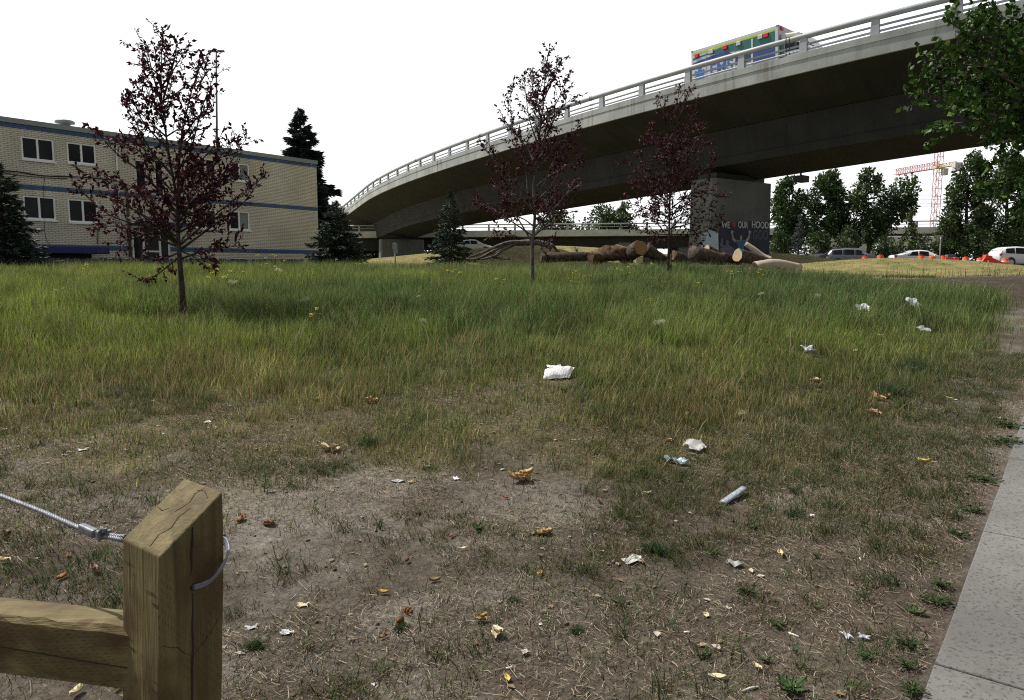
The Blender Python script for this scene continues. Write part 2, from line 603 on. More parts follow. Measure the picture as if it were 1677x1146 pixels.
def text_mesh(name, body, m, parent, mx, size, th=0.004, xs=1.0):
    cu = bpy.data.curves.new(name, 'FONT'); cu.body = body; cu.size = size; cu.extrude = th
    cu.offset = size * 0.02
    tmp = bpy.data.objects.new(name + '_curve', cu); COL.objects.link(tmp)
    dg = bpy.context.evaluated_depsgraph_get()
    me = bpy.data.meshes.new_from_object(tmp.evaluated_get(dg))
    COL.objects.unlink(tmp); bpy.data.objects.remove(tmp); bpy.data.curves.remove(cu)
    me.transform(Matrix.Diagonal((xs, 1, 1, 1)))
    me.transform(Matrix.Translation(-origin(parent)) @ mx if mx is not None else Matrix())
    me.materials.clear(); me.materials.append(m)
    o = bpy.data.objects.new(name, me); COL.objects.link(o); o.parent = parent
    return o


def frame(o, ax, ay, an):
    mx = Matrix.Identity(4)
    for k, a in enumerate((ax, ay, an)):
        for r in range(3): mx[r][k] = a[r]
    for r in range(3): mx[r][3] = o[r]
    return mx

# ------------------------------------------------------------------ ground cover zones
TREE1 = at(301, 519)
TREE2 = at(872, 482)
TREE3 = at(1093, 461)


def zones(x, y):
    """lush tall grass, dry mid grass, strip of bare dirt, mown slopes: each 0..1"""
    n1 = fbm(x * .35, y * .35, 31); n2 = fbm(x * 1.3, y * 1.3, 47); n3 = fbm(x * 3.5, y * 3.5, 61, 2)
    d = side(x, y)
    lush = sstep(6.1, 9.3, y + 1.3 * n1 + .6 * n2 + .3 * n3 + .16 * np.clip(x, 0, 6))
    dry = sstep(4.3, 6.3, y + .9 * n1 + 1.2 * n2 + .5 * n3 + .45 * sstep(.2, 1.8, x) + .6 * sstep(.6, 2.5, -x))
    margin = sstep(.35, 1.9, d + .5 * n2)
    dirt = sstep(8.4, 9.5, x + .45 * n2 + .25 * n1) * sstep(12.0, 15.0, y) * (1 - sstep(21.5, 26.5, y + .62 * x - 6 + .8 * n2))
    slope = np.clip(bump(x, y, 18, 32.5, 11, 6.5) * 1.8 + bump(x, y, 15.5, 46, 10, 7) + sstep(30, 34, y), 0, 1)
    slope = np.maximum(slope, sstep(20, 25, y + .62 * x - 6.5) * sstep(8.5, 10, x))
    lush = lush * margin * (1 - dirt) * (1 - slope)
    dry = dry * margin * (1 - dirt) * (1 - slope)
    return lush, dry, dirt, slope, d, n1, n2, n3


xs = np.concatenate([-np.geomspace(500, 46, 16), np.arange(-45, -16, 1.0), np.arange(-16, 18, .14), np.arange(18, 46, 1.0), np.geomspace(46, 500, 16)])
ys = np.concatenate([np.arange(-8, 0, 1.0), np.arange(0, 14, .12), np.arange(14, 40, .3), np.arange(40, 90, 1.2), np.geomspace(90, 900, 18)])
GX, GY = np.meshgrid(xs, ys)
x_, y_ = GX.ravel(), GY.ravel()
zv = H(x_, y_)
lush, dry, dirt, slope, dd, n1, n2, n3 = zones(x_, y_)
def lerp(a, b, t): return a * (1 - t[:, None]) + np.array(b) * t[:, None]
gc = np.tile(np.array([.088, .075, .060]), (len(x_), 1))
gc = lerp(gc, (.19, .174, .155), sstep(.05, .42, fbm(x_ * .9, y_ * .9, 71) + .3 * n3) * .75)
gc = lerp(gc, (.075, .058, .046), sstep(.15, .5, fbm(x_ * 1.6, y_ * 1.6, 83)) * .6)
gc = lerp(gc, (.12, .10, .052), dry * .8)
gc = lerp(gc, (.05, .055, .022), lush * .9)
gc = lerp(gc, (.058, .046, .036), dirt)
gc = lerp(gc, (.235, .205, .088), slope)
gc = lerp(gc, (.13, .14, .045), slope * sstep(.0, .45, n2) * .6)
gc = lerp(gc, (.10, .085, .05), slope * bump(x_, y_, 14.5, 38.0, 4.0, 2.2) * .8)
# the ring of mulch at the foot of the first tree
gc = lerp(gc, (.13, .115, .08), bump(x_, y_, TREE1.x, TREE1.y - .1, .75, .6))
nx, ny = len(xs), len(ys)
idx = np.arange(nx * ny).reshape(ny, nx)
gf = np.stack([idx[:-1, :-1], idx[:-1, 1:], idx[1:, 1:], idx[1:, :-1]], -1).reshape(-1, 4)
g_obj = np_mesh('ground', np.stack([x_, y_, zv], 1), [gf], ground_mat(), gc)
tag(g_obj, kind='structure')
for p in g_obj.data.polygons: p.use_smooth = True

# ------------------------------------------------------------------ litter that has to lie clear of the grass: (u, v) -> clearing radius
CLEAR = []
rs = np.random.default_rng(7)
def clear(p, r): CLEAR.append((p.x, p.y, r * (.62 if p.y < 7.5 else .95)))


def keep_mask(x, y, lo=0.0):
    k = np.ones(len(x))
    for cx, cy, r in CLEAR:
        # the item's own spot and the trampled blades just before it
        d2 = ((x - cx) / r) ** 2 + ((y - (cy - r * .55)) / (r * 1.55)) ** 2
        k = np.where(d2 < rs.uniform(.35, 1.25, len(x)), np.minimum(k, lo), k)
    return k




def blades(x, y, h, w, lean, col, segs=2, tipcol=None, az=None, lift=0.0):
    """grass blades: arrays in, (V, tris, colours) out"""
    n = len(x)
    az = rs.uniform(0, 2 * np.pi, n) if az is None else az
    # blades of one clump are combed the same way
    lz = np.where(rs.random(n) < .45, fbm(x * 1.1, y * 1.1, 121, 2) * 5 + rs.normal(0, .7, n), rs.uniform(0, 2 * np.pi, n))
    fx, fy = np.cos(az), np.sin(az)
    lx, ly = np.cos(lz) * lean * h, np.sin(lz) * lean * h
    z0 = H(x, y) - .01 + lift
    ts = np.linspace(0, 1, segs + 1)
    V, C = [], []
    tipcol = col if tipcol is None else tipcol
    for k, t in enumerate(ts):
        cx = x + lx * t ** 1.8; cy = y + ly * t ** 1.8; cz = z0 + h * (t - .22 * lean * t * t)
        c = col * (1 - t) + tipcol * t
        if k < segs:
            ww = w * (1 - .45 * t) * .5
            V.append(np.stack([cx - fx * ww, cy - fy * ww, cz], 1)); V.append(np.stack([cx + fx * ww, cy + fy * ww, cz], 1))
            C += [c, c]
        else:
            V.append(np.stack([cx, cy, cz], 1)); C.append(c)
    m = len(V)
    V = np.stack(V, 1).reshape(-1, 3); C = np.stack(C, 1).reshape(-1, 3)
    b = (np.arange(n) * m)[:, None]
    F = []
    for k in range(segs - 1):
        F.append(b + np.array([[2 * k, 2 * k + 1, 2 * k + 3, 2 * k + 2]]))
    T = b + np.array([[2 * segs - 2, 2 * segs - 1, 2 * segs]])
    return V, np.concatenate(F) if F else np.zeros((0, 4), int), T, C


def grass_object(name, chunks, m):
    V, Q, T, C, o = [], [], [], [], 0
    for v, q, t, c in chunks:
        V.append(v); Q.append(q + o); T.append(t + o); C.append(c); o += len(v)
    faces = [f for f in (np.concatenate(Q), np.concatenate(T)) if len(f)]
    return tag(np_mesh(name, np.concatenate(V), faces, m, np.concatenate(C)), kind='stuff')


def scatter(n, y0, y1, pad=2.5, power=1.0, xr=None):
    """random points of the wedge of ground the camera sees, plus a margin"""
    y = y0 + (y1 - y0) * rs.random(n) ** power
    hw = .72 * y + pad
    # weight by the width at that distance
    keep = rs.random(n) < hw / (.72 * y1 + pad)
    y, hw = y[keep], hw[keep]
    return rs.uniform(-1, 1, len(y)) * hw, y


def colmix(a, b, t):
    return np.array(a) * (1 - t[:, None]) + np.array(b) * t[:, None]


def make_grass():
    # tall lush grass
    ch = []
    for (n, y0, y1, wmul, seg) in ((330000, 6.0, 14, 1.45, 3), (270000, 12, 20, 2.0, 3), (180000, 18, 33, 2.5, 2)):
        x, y = scatter(n, y0, y1)
        lu, dr, di, sl, d, n1, n2, n3 = zones(x, y)
        clump = .55 + .45 * noise2(x * 2.4, y * 2.4, 5)
        # a worn track through it
        trail = np.exp(-((x - (-.65 + .06 * (y - 9) + .25 * n1)) / .28) ** 2) * (1 - sstep(10, 12.5, y))
        k = (rs.random(len(x)) < lu * clump * 1.15 * (1 - .75 * trail)) & (keep_mask(x, y) > .5)
        x, y, lu, n1, n2, n3, trail = (a[k] for a in (x, y, lu, n1, n2, n3, trail))
        tone = fbm(x * 2.6, y * 1.7, 131, 3); tall = fbm(x * 1.5, y * 1.1, 137, 2)
        ring = np.clip(1.25 * bump(x, y, TREE1.x, TREE1.y - .55, .95, .85), 0, 1)
        h = (.12 + .28 * sstep(7.2, 12.5, y + .8 * n1)) * (1 + .30 * n1 + .28 * tall) * rs.uniform(.45, 1.25, len(x)) * (1 - .85 * ring) * (1 - .5 * trail)
        w = rs.uniform(.003, .0065, len(x)) * wmul * (1 + .35 * (rs.random(len(x)) > .9))
        g = np.clip(.5 + .9 * fbm(x * .22, y * .22, 91) - .055 * (x + 1.5) - .03 * (y - 12), 0, 1)
        c = colmix((.046, .086, .026), (.125, .160, .030), g)
        c = c * (rs.uniform(.38, 1.0, len(x)) ** 1.6 * 2.0)[:, None]
        c = c * np.clip(1 + .75 * tone, .4, 1.9)[:, None]
        yel = rs.random(len(x)) < .09 + .12 * (tone > .25) + .34 * (1 - sstep(7, 10.5, y))
        c[yel] = colmix((.13, .11, .038), (.20, .165, .075), rs.random(yel.sum()))
        tip = c * rs.uniform(.95, 1.9, (len(x), 1)) + np.array([.016, .016, .004])
        hd = rs.random(len(x)) < .16; tip[hd] = tip[hd] * .4 + np.array([.20, .215, .10])
        ch.append(blades(x, y, h, w, rs.uniform(.05, .45, len(x)), c, seg, tip))
    grass_object('tall_grass', ch, M_GRASS)

    # dry shorter grass between the lush field and the bare ground
    ch = []
    x, y = scatter(330000, 3.6, 11.5)
    lu, dr, di, sl, d, n1, n2, n3 = zones(x, y)
    clump = sstep(.30, .72, noise2(x * 2.1, y * 2.1, 15) * .6 + noise2(x * 6, y * 6, 16) * .4)
    k = (rs.random(len(x)) < dr * (1 - .55 * lu) * (.22 + .78 * clump)) & (keep_mask(x, y) > .5)
    x, y, lu, n1, n2, n3, clump = (a[k] for a in (x, y, lu, n1, n2, n3, clump))
    h = (.06 + .11 * sstep(4.8, 8.5, y)) * (.6 + .7 * clump) * rs.uniform(.45, 1.35, len(x)) * (1 + .3 * n1)
    w = rs.uniform(.003, .0072, len(x))
    brown = np.clip(.46 + .7 * fbm(x * .5, y * .5, 95) - .25 * sstep(1.5, 4.5, x) - .15 * (y > 9), .05, .95)
    isb = rs.random(len(x)) < brown
    c = colmix((.055, .09, .024), (.13, .155, .04), rs.random(len(x)))
    c[isb] = colmix((.14, .105, .045), (.32, .26, .12), rs.random(isb.sum()))
    c = c * (rs.uniform(.42, 1.0, len(x)) ** 1.4 * 1.95)[:, None] * np.clip(1 + .6 * fbm(x * 2.2, y * 1.8, 141, 3), .45, 1.8)[:, None]
    tip = c * rs.uniform(.9, 1.5, (len(x), 1))
    ch.append(blades(x, y, h, w, rs.uniform(.05, .55, len(x)), c, 2, tip))
    grass_object('dry_grass', ch, M_GRASS)

    # tufts on the bare ground and along the sidewalk
    ch = []
    x, y = scatter(29000, 1.6, 9.0, 1.5, .8)
    nn = fbm(x * .9, y * .9, 33)
    lu, dr, di, sl, d, n1, n2, n3 = zones(x, y)
    k = (rs.random(len(x)) < .16 + .74 * sstep(-.1, .4, nn + .3 * sstep(.2, 1.6, x))) & (d > .12)
    cx, cy, dr = x[k], y[k], dr[k]
    m = rs.integers(10, 46, len(cx))
    X = np.repeat(cx, m); Y = np.repeat(cy, m)
    sp = np.repeat(rs.uniform(.02, .085, len(cx)), m)
    X = X + rs.normal(0, 1, len(X)) * sp; Y = Y + rs.normal(0, 1, len(X)) * sp
    hh = np.repeat(rs.uniform(.025, .10, len(cx)), m) * rs.uniform(.5, 1.3, len(X))
    gt = np.repeat(rs.random(len(cx)), m)
    c = colmix((.024, .050, .014), (.070, .105, .028), gt) * (rs.uniform(.3, 1.0, len(X)) ** 1.5 * 1.8)[:, None]
    b = rs.random(len(X)) < .22 + .4 * (gt > .7)
    c[b] = colmix((.12, .09, .045), (.20, .16, .09), rs.random(b.sum()))
    k = (side(X, Y) > .03) & (keep_mask(X, Y) > .5)
    ch.append(blades(X[k], Y[k], hh[k], rs.uniform(.0022, .005, k.sum()), rs.uniform(.2, 1.1, k.sum()), c[k], 3, c[k] * 1.2))
    # single stray blades
    x, y = scatter(150000, 1.6, 8.0, 1.5, .85)
    k = (side(x, y) > .05) & (keep_mask(x, y) > .5) & (rs.random(len(x)) < .3 + .7 * sstep(-.2, .4, fbm(x * 1.4, y * 1.4, 37)))
    x, y = x[k], y[k]
    c = colmix((.045, .062, .022), (.22, .17, .09), (rs.random(len(x)) > .3) * rs.random(len(x)))
    ch.append(blades(x, y, rs.uniform(.015, .05, len(x)), rs.uniform(.0018, .0035, len(x)), rs.uniform(.3, 1.3, len(x)), c, 2))
    grass_object('grass_tufts', ch, M_GRASS)

    # short mown grass on the slopes beyond
    ch = []
    n = 260000
    y = rs.uniform(23, 80, n); x = rs.uniform(-16, 46, n)
    lu, dr, di, sl, d, n1, n2, n3 = zones(x, y)
    k = (rs.random(n) < sl * (.35 + .65 * noise2(x * 1.5, y * 1.5, 44)) * np.clip(38 / y, .35, 1)) & (np.abs(x) < .78 * y)
    x, y, n2 = x[k], y[k], n2[k]
    c = colmix((.22, .195, .08), (.12, .135, .04), sstep(-.2, .5, n2 + rs.normal(0, .3, len(x))))
    c = c * rs.uniform(.7, 1.3, (len(x), 1))
    ch.append(blades(x, y, rs.uniform(.015, .055, len(x)) * (1 + .6 * (n2 > .2)), rs.uniform(.012, .026, len(x)), rs.uniform(.1, .8, len(x)), c, 1 + 1, c * 1.35))
    # greener weedy fringe where the slope meets the dirt, with pale flower heads
    n = 26000
    t = rs.random(n)
    px = 9.3 + 11 * t; py = 25.5 - 6.4 * t + rs.normal(0, .55, n) + 1.0 * np.sin(t * 9)
    k = noise2(px * 1.1, py * 1.6, 3) > .42
    px, py = px[k], py[k]
    c = colmix((.05, .085, .022), (.10, .14, .035), rs.random(len(px)))
    ch.append(blades(px, py, rs.uniform(.04, .13, len(px)), rs.uniform(.008, .016, len(px)), rs.uniform(.1, .7, len(px)), c, 2, c * 1.2))
    k = rs.random(len(px)) < .10
    c = np.tile(np.array([.5, .48, .36]), (k.sum(), 1))
    ch.append(blades(px[k], py[k] + .3, rs.uniform(.06, .16, k.sum()), rs.uniform(.02, .03, k.sum()), rs.uniform(.1, .5, k.sum()), c, 2))
    grass_object('mown_grass', ch, M_GRASS)

    # pale dead seed stalks standing above the field
    ch = []
    x, y = scatter(24000, 5.5, 24)
    lu, dr, di, sl, d, n1, n2, n3 = zones(x, y)
    k = (rs.random(len(x)) < .5 * np.maximum(lu, dr)) & (keep_mask(x, y) > .5)
    x, y, lu = x[k], y[k], lu[k]
    c = colmix((.20, .18, .09), (.33, .29, .16), rs.random(len(x)))
    ch.append(blades(x, y, (.18 + .32 * lu) * rs.uniform(.7, 1.25, len(x)), rs.uniform(.003, .006, len(x)) * (1 + .03 * y), rs.uniform(.1, .8, len(x)), c, 3))
    grass_object('seed_stalks', ch, M_GRASS)

    # straw and dead stems lying on the dirt
    n = 520000
    x, y = scatter(n, 1.5, 9.0, 1.5, .75)
    x = np.concatenate([x, rs.uniform(8.3, 17, 26000)]); y = np.concatenate([y, rs.uniform(10, 25, 26000)])
    lu, dr, di, sl, d, n1, n2, n3 = zones(x, y)
    patch = sstep(-.25, .3, fbm(x * 1.1, y * 1.1, 53) + .35 * n3)
    k = (d > .03) & (rs.random(len(x)) < (.12 + .88 * patch) * (1 - .6 * lu))
    x, y = x[k], y[k]; n = len(x)
    L = (.010 + .042 * rs.random(n) ** 1.7) * (1 + .07 * np.clip(y - 9, 0, 15)) * (1 + 1.0 * (rs.random(n) > .93)); a = rs.uniform(0, np.pi, n); bend = rs.normal(0, .12, n)
    w = rs.uniform(.0011, .0026, n) * (1 + .12 * np.clip(y - 9, 0, 15))
    zl = rs.uniform(.001, .014, n); tilt = rs.normal(0, .10, n)
    V = []
    for t in (-.5, 0, .5):
        ca, sa = np.cos(a + bend * t * 2), np.sin(a + bend * t * 2)
        cx, cy = x + ca * L * t, y + sa * L * t
        cz = H(cx, cy) + zl + np.abs(tilt) * L * (t + .5)
        V.append(np.stack([cx - sa * w / 2, cy + ca * w / 2, cz], 1)); V.append(np.stack([cx + sa * w / 2, cy - ca * w / 2, cz + w * .3], 1))
    V = np.stack(V, 1).reshape(-1, 3)
    b = (np.arange(n) * 6)[:, None]
    Q = np.concatenate([b + np.array([[0, 1, 3, 2]]), b + np.array([[2, 3, 5, 4]])])
    s = rs.random(n)
    c = colmix((.11, .078, .048), (.44, .37, .265), s ** 1.7)
    dk = rs.random(n) < .3
    c[dk] = colmix((.05, .035, .025), (.11, .07, .045), rs.random(dk.sum()))
    c = np.repeat(c, 6, 0)
    tag(np_mesh('straw', V, [Q], M_STRAW, c), kind='stuff')

    # crumbs of soil, small stones and broken leaf
    n = 26000
    x, y = scatter(n, 1.5, 9.0, 1.5, .75)
    k = side(x, y) > .02
    x, y = x[k], y[k]; n = len(x)
    r = rs.uniform(.002, .006, n) * (1 + 1.4 * (rs.random(n) > .95))
    z = H(x, y) + r * .4
    off = np.array([(1, 0, 0), (0, 1, 0), (-1, 0, 0), (0, -1, 0), (0, 0, .8), (0, 0, -.8)])
    V = np.stack([x, y, z], 1)[:, None, :] + off[None] * r[:, None, None] * rs.uniform(.6, 1.4, (n, 6, 1))
    b = (np.arange(n) * 6)[:, None]
    T = np.concatenate([b + np.array([t]) for t in ((0, 1, 4), (1, 2, 4), (2, 3, 4), (3, 0, 4), (1, 0, 5), (2, 1, 5), (3, 2, 5), (0, 3, 5))])
    c = colmix((.08, .07, .06), (.32, .31, .29), rs.random(n) ** 2.2)
    tag(np_mesh('pebbles', V.reshape(-1, 3), [T], M_STRAW, np.repeat(c, 6, 0)), kind='stuff')
    n = 1900
    x, y = scatter(n, 1.6, 10.0, 1.5, .8)
    k = side(x, y) > .02
    x, y = x[k], y[k]; n = len(x)
    a = rs.uniform(0, 2 * np.pi, n); L = rs.uniform(.008, .026, n); W = L * rs.uniform(.4, .8, n); cu = rs.uniform(.1, .7, n)
    ca, sa = np.cos(a), np.sin(a); z = H(x, y) + .006
    pts = []
    for (l, ww, up) in ((-1, 0, .3), (0, -1, 1), (0, 0, .1), (0, 1, 1), (1, 0, .6)):
        pts.append(np.stack([x + ca * L * l - sa * W * ww, y + sa * L * l + ca * W * ww, z + up * cu * L * .6], 1))
    V = np.stack(pts, 1).reshape(-1, 3); b = (np.arange(n) * 5)[:, None]
    T = np.concatenate([b + np.array([t]) for t in ((0, 1, 2), (0, 2, 3), (1, 4, 2), (2, 4, 3))])
    c = colmix((.12, .07, .04), (.34, .26, .16), rs.random(n))
    dk = rs.random(n) < .25; c[dk] = np.array([.45, .42, .36])
    tag(np_mesh('leaf_fragments', V, [T], M_LITTER, np.repeat(c, 5, 0)), kind='stuff')


# ------------------------------------------------------------------ sidewalk
def make_sidewalk():
    m = sidewalk_mat()
    d = Vector((_ed[0], _ed[1], 0)); s = Vector((_ed[1], -_ed[0], 0))     # along, to the right
    # joints are where the photograph shows them
    def along(u, v):
        p = at(u, v); return (p.x - E1.x) * d.x + (p.y - E1.y) * d.y
    j1, j0 = along(1607, 872), along(1530, 1092)
    st = j1 - j0
    mb = MB()
    k0 = j0 - 2 * st
    for k in range(26):
        a, b = k0 + k * st + .006, k0 + (k + 1) * st - .006
        n = 6
        top = []
        for i in range(n + 1):
            t = a + (b - a) * i / n
            for w in (0.0, 1.75):
                x, y = E1.x + d.x * t + s.x * w, E1.y + d.y * t + s.y * w
                xe, ye = E1.x + d.x * t, E1.y + d.y * t
                top.append(Vector((x, y, float(H(xe, ye)) + .012 + (0.0 if w else random.uniform(-.001, .001)))))
        low = [p - Vector((0, 0, .16)) for p in top]
        b0 = len(top); vs = top + low; fs = []
        for i in range(n):
            fs.append((2 * i, 2 * i + 1, 2 * i + 3, 2 * i + 2))
            fs.append((2 * i, 2 * i + 2, b0 + 2 * i + 2, b0 + 2 * i))
            fs.append((2 * i + 1, b0 + 2 * i + 1, b0 + 2 * i + 3, 2 * i + 3))
        fs += [(0, b0, b0 + 1, 1), (2 * n, 2 * n + 1, b0 + 2 * n + 1, b0 + 2 * n)]
        mb.add(vs, fs)
    o = mb.build('sidewalk', m, bevel=.006)
    tag(o, kind='structure')


random.seed(3)
make_sidewalk()

# ------------------------------------------------------------------ overpass
_CX = [4.9e-07, -7.942e-05, 0.0070915, -0.80561294, 18.53128059]
_CY = [4.9e-07, -9.157e-05, 0.0074136, 0.59089236, 31.8966548]
_CZ = [-8.9e-06, 0.00109964, -0.06792797, 12.02408341]


def bridge(s):
    """near edge of the overpass at arc length s: point, direction of rising s, normal away from the viewer"""
    out = []
    q = min(max(s, 0.0), 65.0)
    for c in (_CX, _CY, _CZ):
        out.append(np.polyval(c, q) + np.polyval(np.polyder(c), q) * (s - q))
    t = np.array([np.polyval(np.polyder(c), q) for c in (_CX, _CY)]); t /= np.linalg.norm(t)
    return Vector(out), Vector((t[0], t[1], 0)), Vector((t[1], -t[0], 0))


def on_bridge(s, off, z):
    p, t, n = bridge(s)
    return p + n * off + Vector((0, 0, z))


def sweep(mb, prof, svals, f=on_bridge, cap=True):
    n = len(prof)
    L = [0.0]
    for k in range(n):
        a, b = prof[k], prof[(k + 1) % n]
        L.append(L[-1] + math.hypot(b[0] - a[0], b[1] - a[1]))
    vs = [f(s, o, z) for s in svals for o, z in prof]
    fs, uv = [], []
    for i in range(len(svals) - 1):
        for k in range(n):
            k2 = (k + 1) % n
            fs.append((i * n + k, i * n + k2, (i + 1) * n + k2, (i + 1) * n + k))
            uv.append(((svals[i], L[k]), (svals[i], L[k + 1]), (svals[i + 1], L[k + 1]), (svals[i + 1], L[k])))
    if cap:
        e = (len(svals) - 1) * n
        fs.append(tuple(range(n))); uv.append(tuple(prof))
        fs.append(tuple(e + k for k in reversed(range(n)))); uv.append(tuple(reversed(prof)))
    mb.add(vs, fs, uvs=uv)


def pier_prism(mb, c, ang, L, W, z0, z1, flare=0.06):
    """wall pier with chamfered corners; UVs in metres"""
    ch = .18
    pl = [(-L / 2 + ch, -W / 2), (L / 2 - ch, -W / 2), (L / 2, -W / 2 + ch), (L / 2, W / 2 - ch), (L / 2 - ch, W / 2), (-L / 2 + ch, W / 2), (-L / 2, W / 2 - ch), (-L / 2, -W / 2 + ch)]
    ca, sa = math.cos(ang), math.sin(ang)
    rows = []
    for z, k in ((z0, 1 + flare), (z1, 1.0)):
        rows.append([Vector((c[0] + ca * x * k - sa * y * k, c[1] + sa * x * k + ca * y * k, z)) for x, y in pl])
    n = len(pl); fs, uv, acc = [], [], 0
    for k in range(n):
        k2 = (k + 1) % n
        l = math.hypot(pl[k2][0] - pl[k][0], pl[k2][1] - pl[k][1])
        fs.append((k, k2, n + k2, n + k)); uv.append(((acc, z0), (acc + l, z0), (acc + l, z1), (acc, z1))); acc += l
    fs.append(tuple(n + k for k in range(n))); uv.append(tuple(pl))
    mb.add(rows[0] + rows[1], fs, uvs=uv)


S0, S1 = -30.0, 112.0
root = thing('overpass', 'long curved concrete overpass on wall piers with a grey pipe railing', 'overpass', ground(12.8, 43.9))
OVERPASS = root
sv = list(np.arange(S0, S1, 1.0))
mb = MB(); sweep(mb, [(-.03, 0.0), (.45, .01), (.45, -.32), (-.03, -.30)], sv); mb.build('kerb_beam', M_CONC, root)
mb = MB(); sweep(mb, [(0, -.302), (.10, -.306), (.10, -.91), (0, -.90)], sv); mb.build('fascia', M_CONC, root)
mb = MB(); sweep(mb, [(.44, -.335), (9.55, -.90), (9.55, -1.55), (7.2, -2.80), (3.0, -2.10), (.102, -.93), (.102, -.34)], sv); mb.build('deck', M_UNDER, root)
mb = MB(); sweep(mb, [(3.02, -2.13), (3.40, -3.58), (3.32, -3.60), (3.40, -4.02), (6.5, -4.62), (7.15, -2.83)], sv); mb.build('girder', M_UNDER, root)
mb = MB(); sweep(mb, [(9.56, -.55), (10.0, -.58), (10.0, -1.6), (9.56, -1.55)], sv); mb.build('fascia', M_CONC, root)
for off, dz in ((.22, 0), (9.8, -.57)):
    if off > 1:
        mb = MB(); mb.tube([on_bridge(s, off, .81 + dz) for s in np.arange(S0, S1, 1.0)], .125, 8); mb.build('handrail', M_RAIL, root, True)
        continue
    mb = MB(); mb.tube([on_bridge(s, off, .80 + dz) for s in np.arange(S0, S1, .8)], .135, 12); mb.build('handrail', M_RAIL, root, True)
    for z in (.41, .18):
        mb = MB(); mb.tube([on_bridge(s, off, z + dz) for s in np.arange(S0, S1, .8)], .052, 8); mb.build('rail', M_RAIL, root, True)
for k in range(-9, 35):
    s = k * 3.186
    p, t, n = bridge(s)
    mx = Matrix((t, n, Vector((0, 0, 1)))).transposed()
    mb = MB(); mb.box(p + n * .22 + Vector((0, 0, .37)), (.40, .20, .74), mx, taper=.80)
    mb.build('rail_post', M_RAIL, root, bevel=.015)
M_COUP = plain('dark steel band', (.07, .075, .08), .5, .2)
for s in (7.1, 20.0, 32.8, 45.5, 58.3):
    for z, r in ((.80, .148), (.41, .062), (.18, .062)):
        for ds in (-.05, .11):
            mb = MB(); mb.tube([on_bridge(s + ds - .02, .22, z), on_bridge(s + ds + .02, .22, z)], r, 12); mb.build('coupling_band', M_COUP, root, True)

# pier with the painted wall
PIER_A = R(43.5)
pc = Vector((12.95, 44.0, 0))
gz = float(H(12.9, 43.0))
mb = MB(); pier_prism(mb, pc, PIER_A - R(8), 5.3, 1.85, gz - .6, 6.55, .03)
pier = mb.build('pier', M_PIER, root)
mb = MB(); mb.box((pc.x, pc.y, 6.72), (4.4, 1.3, .36), Matrix.Rotation(PIER_A - R(8), 3, 'Z')); mb.build('bearing', M_DARK, pier)
# second pier, seen under the far end
p2 = on_bridge(68.5, 5, 0)
mb = MB(); pier_prism(mb, p2, math.atan2(.30, .95), 5.2, 2.0, float(H(p2.x, p2.y)) - .5, 4.9, .04)
mb.build('pier', M_PIER, root)
p3 = on_bridge(-26, 5, 0)
mb = MB(); pier_prism(mb, p3, PIER_A, 5.2, 2.0, float(H(p3.x, p3.y)) - .5, 8.9, .04)
mb.build('pier', M_PIER, root)
# small box lamp hanging beneath the girder by the painted pier
lp = Vector(pix(1313, 293, 41.0))
mb = MB(); mb.box(lp, (.75, .5, .35), Matrix.Rotation(R(40), 3, 'Z')); mb.tube([lp, lp + Vector((-.1, .1, .6))], .06, 6)
mb.build('under_bridge_lamp', M_DARK, root, bevel=.03)

# the painting on the pier: local axes of its long face
ang = PIER_A - R(8)
ax = Vector((math.cos(ang), math.sin(ang), 0)); an = Vector((math.sin(ang), -math.cos(ang), 0)); az = Vector((0, 0, 1))
def face_hit(u, v):
    o = Vector((0, 0, EYE)); r = Vector(ray(u, v))
    f0 = pc + an * (1.85 / 2 * 1.026 + .012)
    t = (f0 - o).dot(an) / r.dot(an)
    return o + r * t
def face_xy(u, v):
    p = face_hit(u, v) - pc
    return p.dot(ax), p.z
fo = pc + an * (1.85 / 2 * 1.03 + .012)
M_MDARK = plain('mural dark paint', (.024, .030, .058), .8, .35, 3)
M_MGREY = plain('mural pale paint', (.50, .50, .50), .8, .3, 5)
M_MSKIN = plain('mural skin paint', (.34, .29, .31), .8, .3, 6)
M_MBLUE = plain('mural blue paint', (.03, .16, .26), .8, .25, 5)
M_MRED = plain('mural red paint', (.30, .045, .06), .8, .2, 5)
M_MFADE = plain('mural faded paint', (.085, .10, .14), .8, .3, 6)
M_MSHIRT = plain('mural violet paint', (.13, .13, .20), .8, .35, 9)
def mural(name, pts, m, th=.006, lift=0.0):
    mb = MB(); mb.plate([face_xy(*p) for p in pts], fo + an * lift, ax, az, an, th); return mb.build(name, m, pier)
def crop(*pp): return [(1130 + x / 8.826, 340 + y / 8.826) for x, y in pp]
mural('mural_ground', crop((440, 210), (1150, 190), (1150, 720), (410, 720)), M_MDARK)
mural('painted_figure', crop((430, 660), (435, 590), (470, 560), (430, 560), (445, 470), (460, 435), (475, 470), (470, 535), (500, 545), (520, 540), (515, 490), (525, 468), (545, 468), (557, 495), (552, 540), (600, 560), (640, 600), (645, 680), (600, 720), (470, 720)), M_MSHIRT, .006, .008)
mural('painted_figure', crop((690, 640), (690, 560), (670, 500), (640, 495), (610, 460), (600, 390), (585, 350), (592, 325), (605, 345), (615, 325), (625, 345), (630, 350), (618, 375), (630, 430), (660, 465), (720, 470), (718, 425), (727, 400), (745, 400), (752, 430), (748, 468), (800, 465), (830, 430), (850, 380), (840, 345), (855, 322), (868, 340), (882, 335), (880, 365), (865, 385), (855, 450), (830, 490), (800, 500), (775, 560), (775, 640)), M_MSKIN, .006, .008)
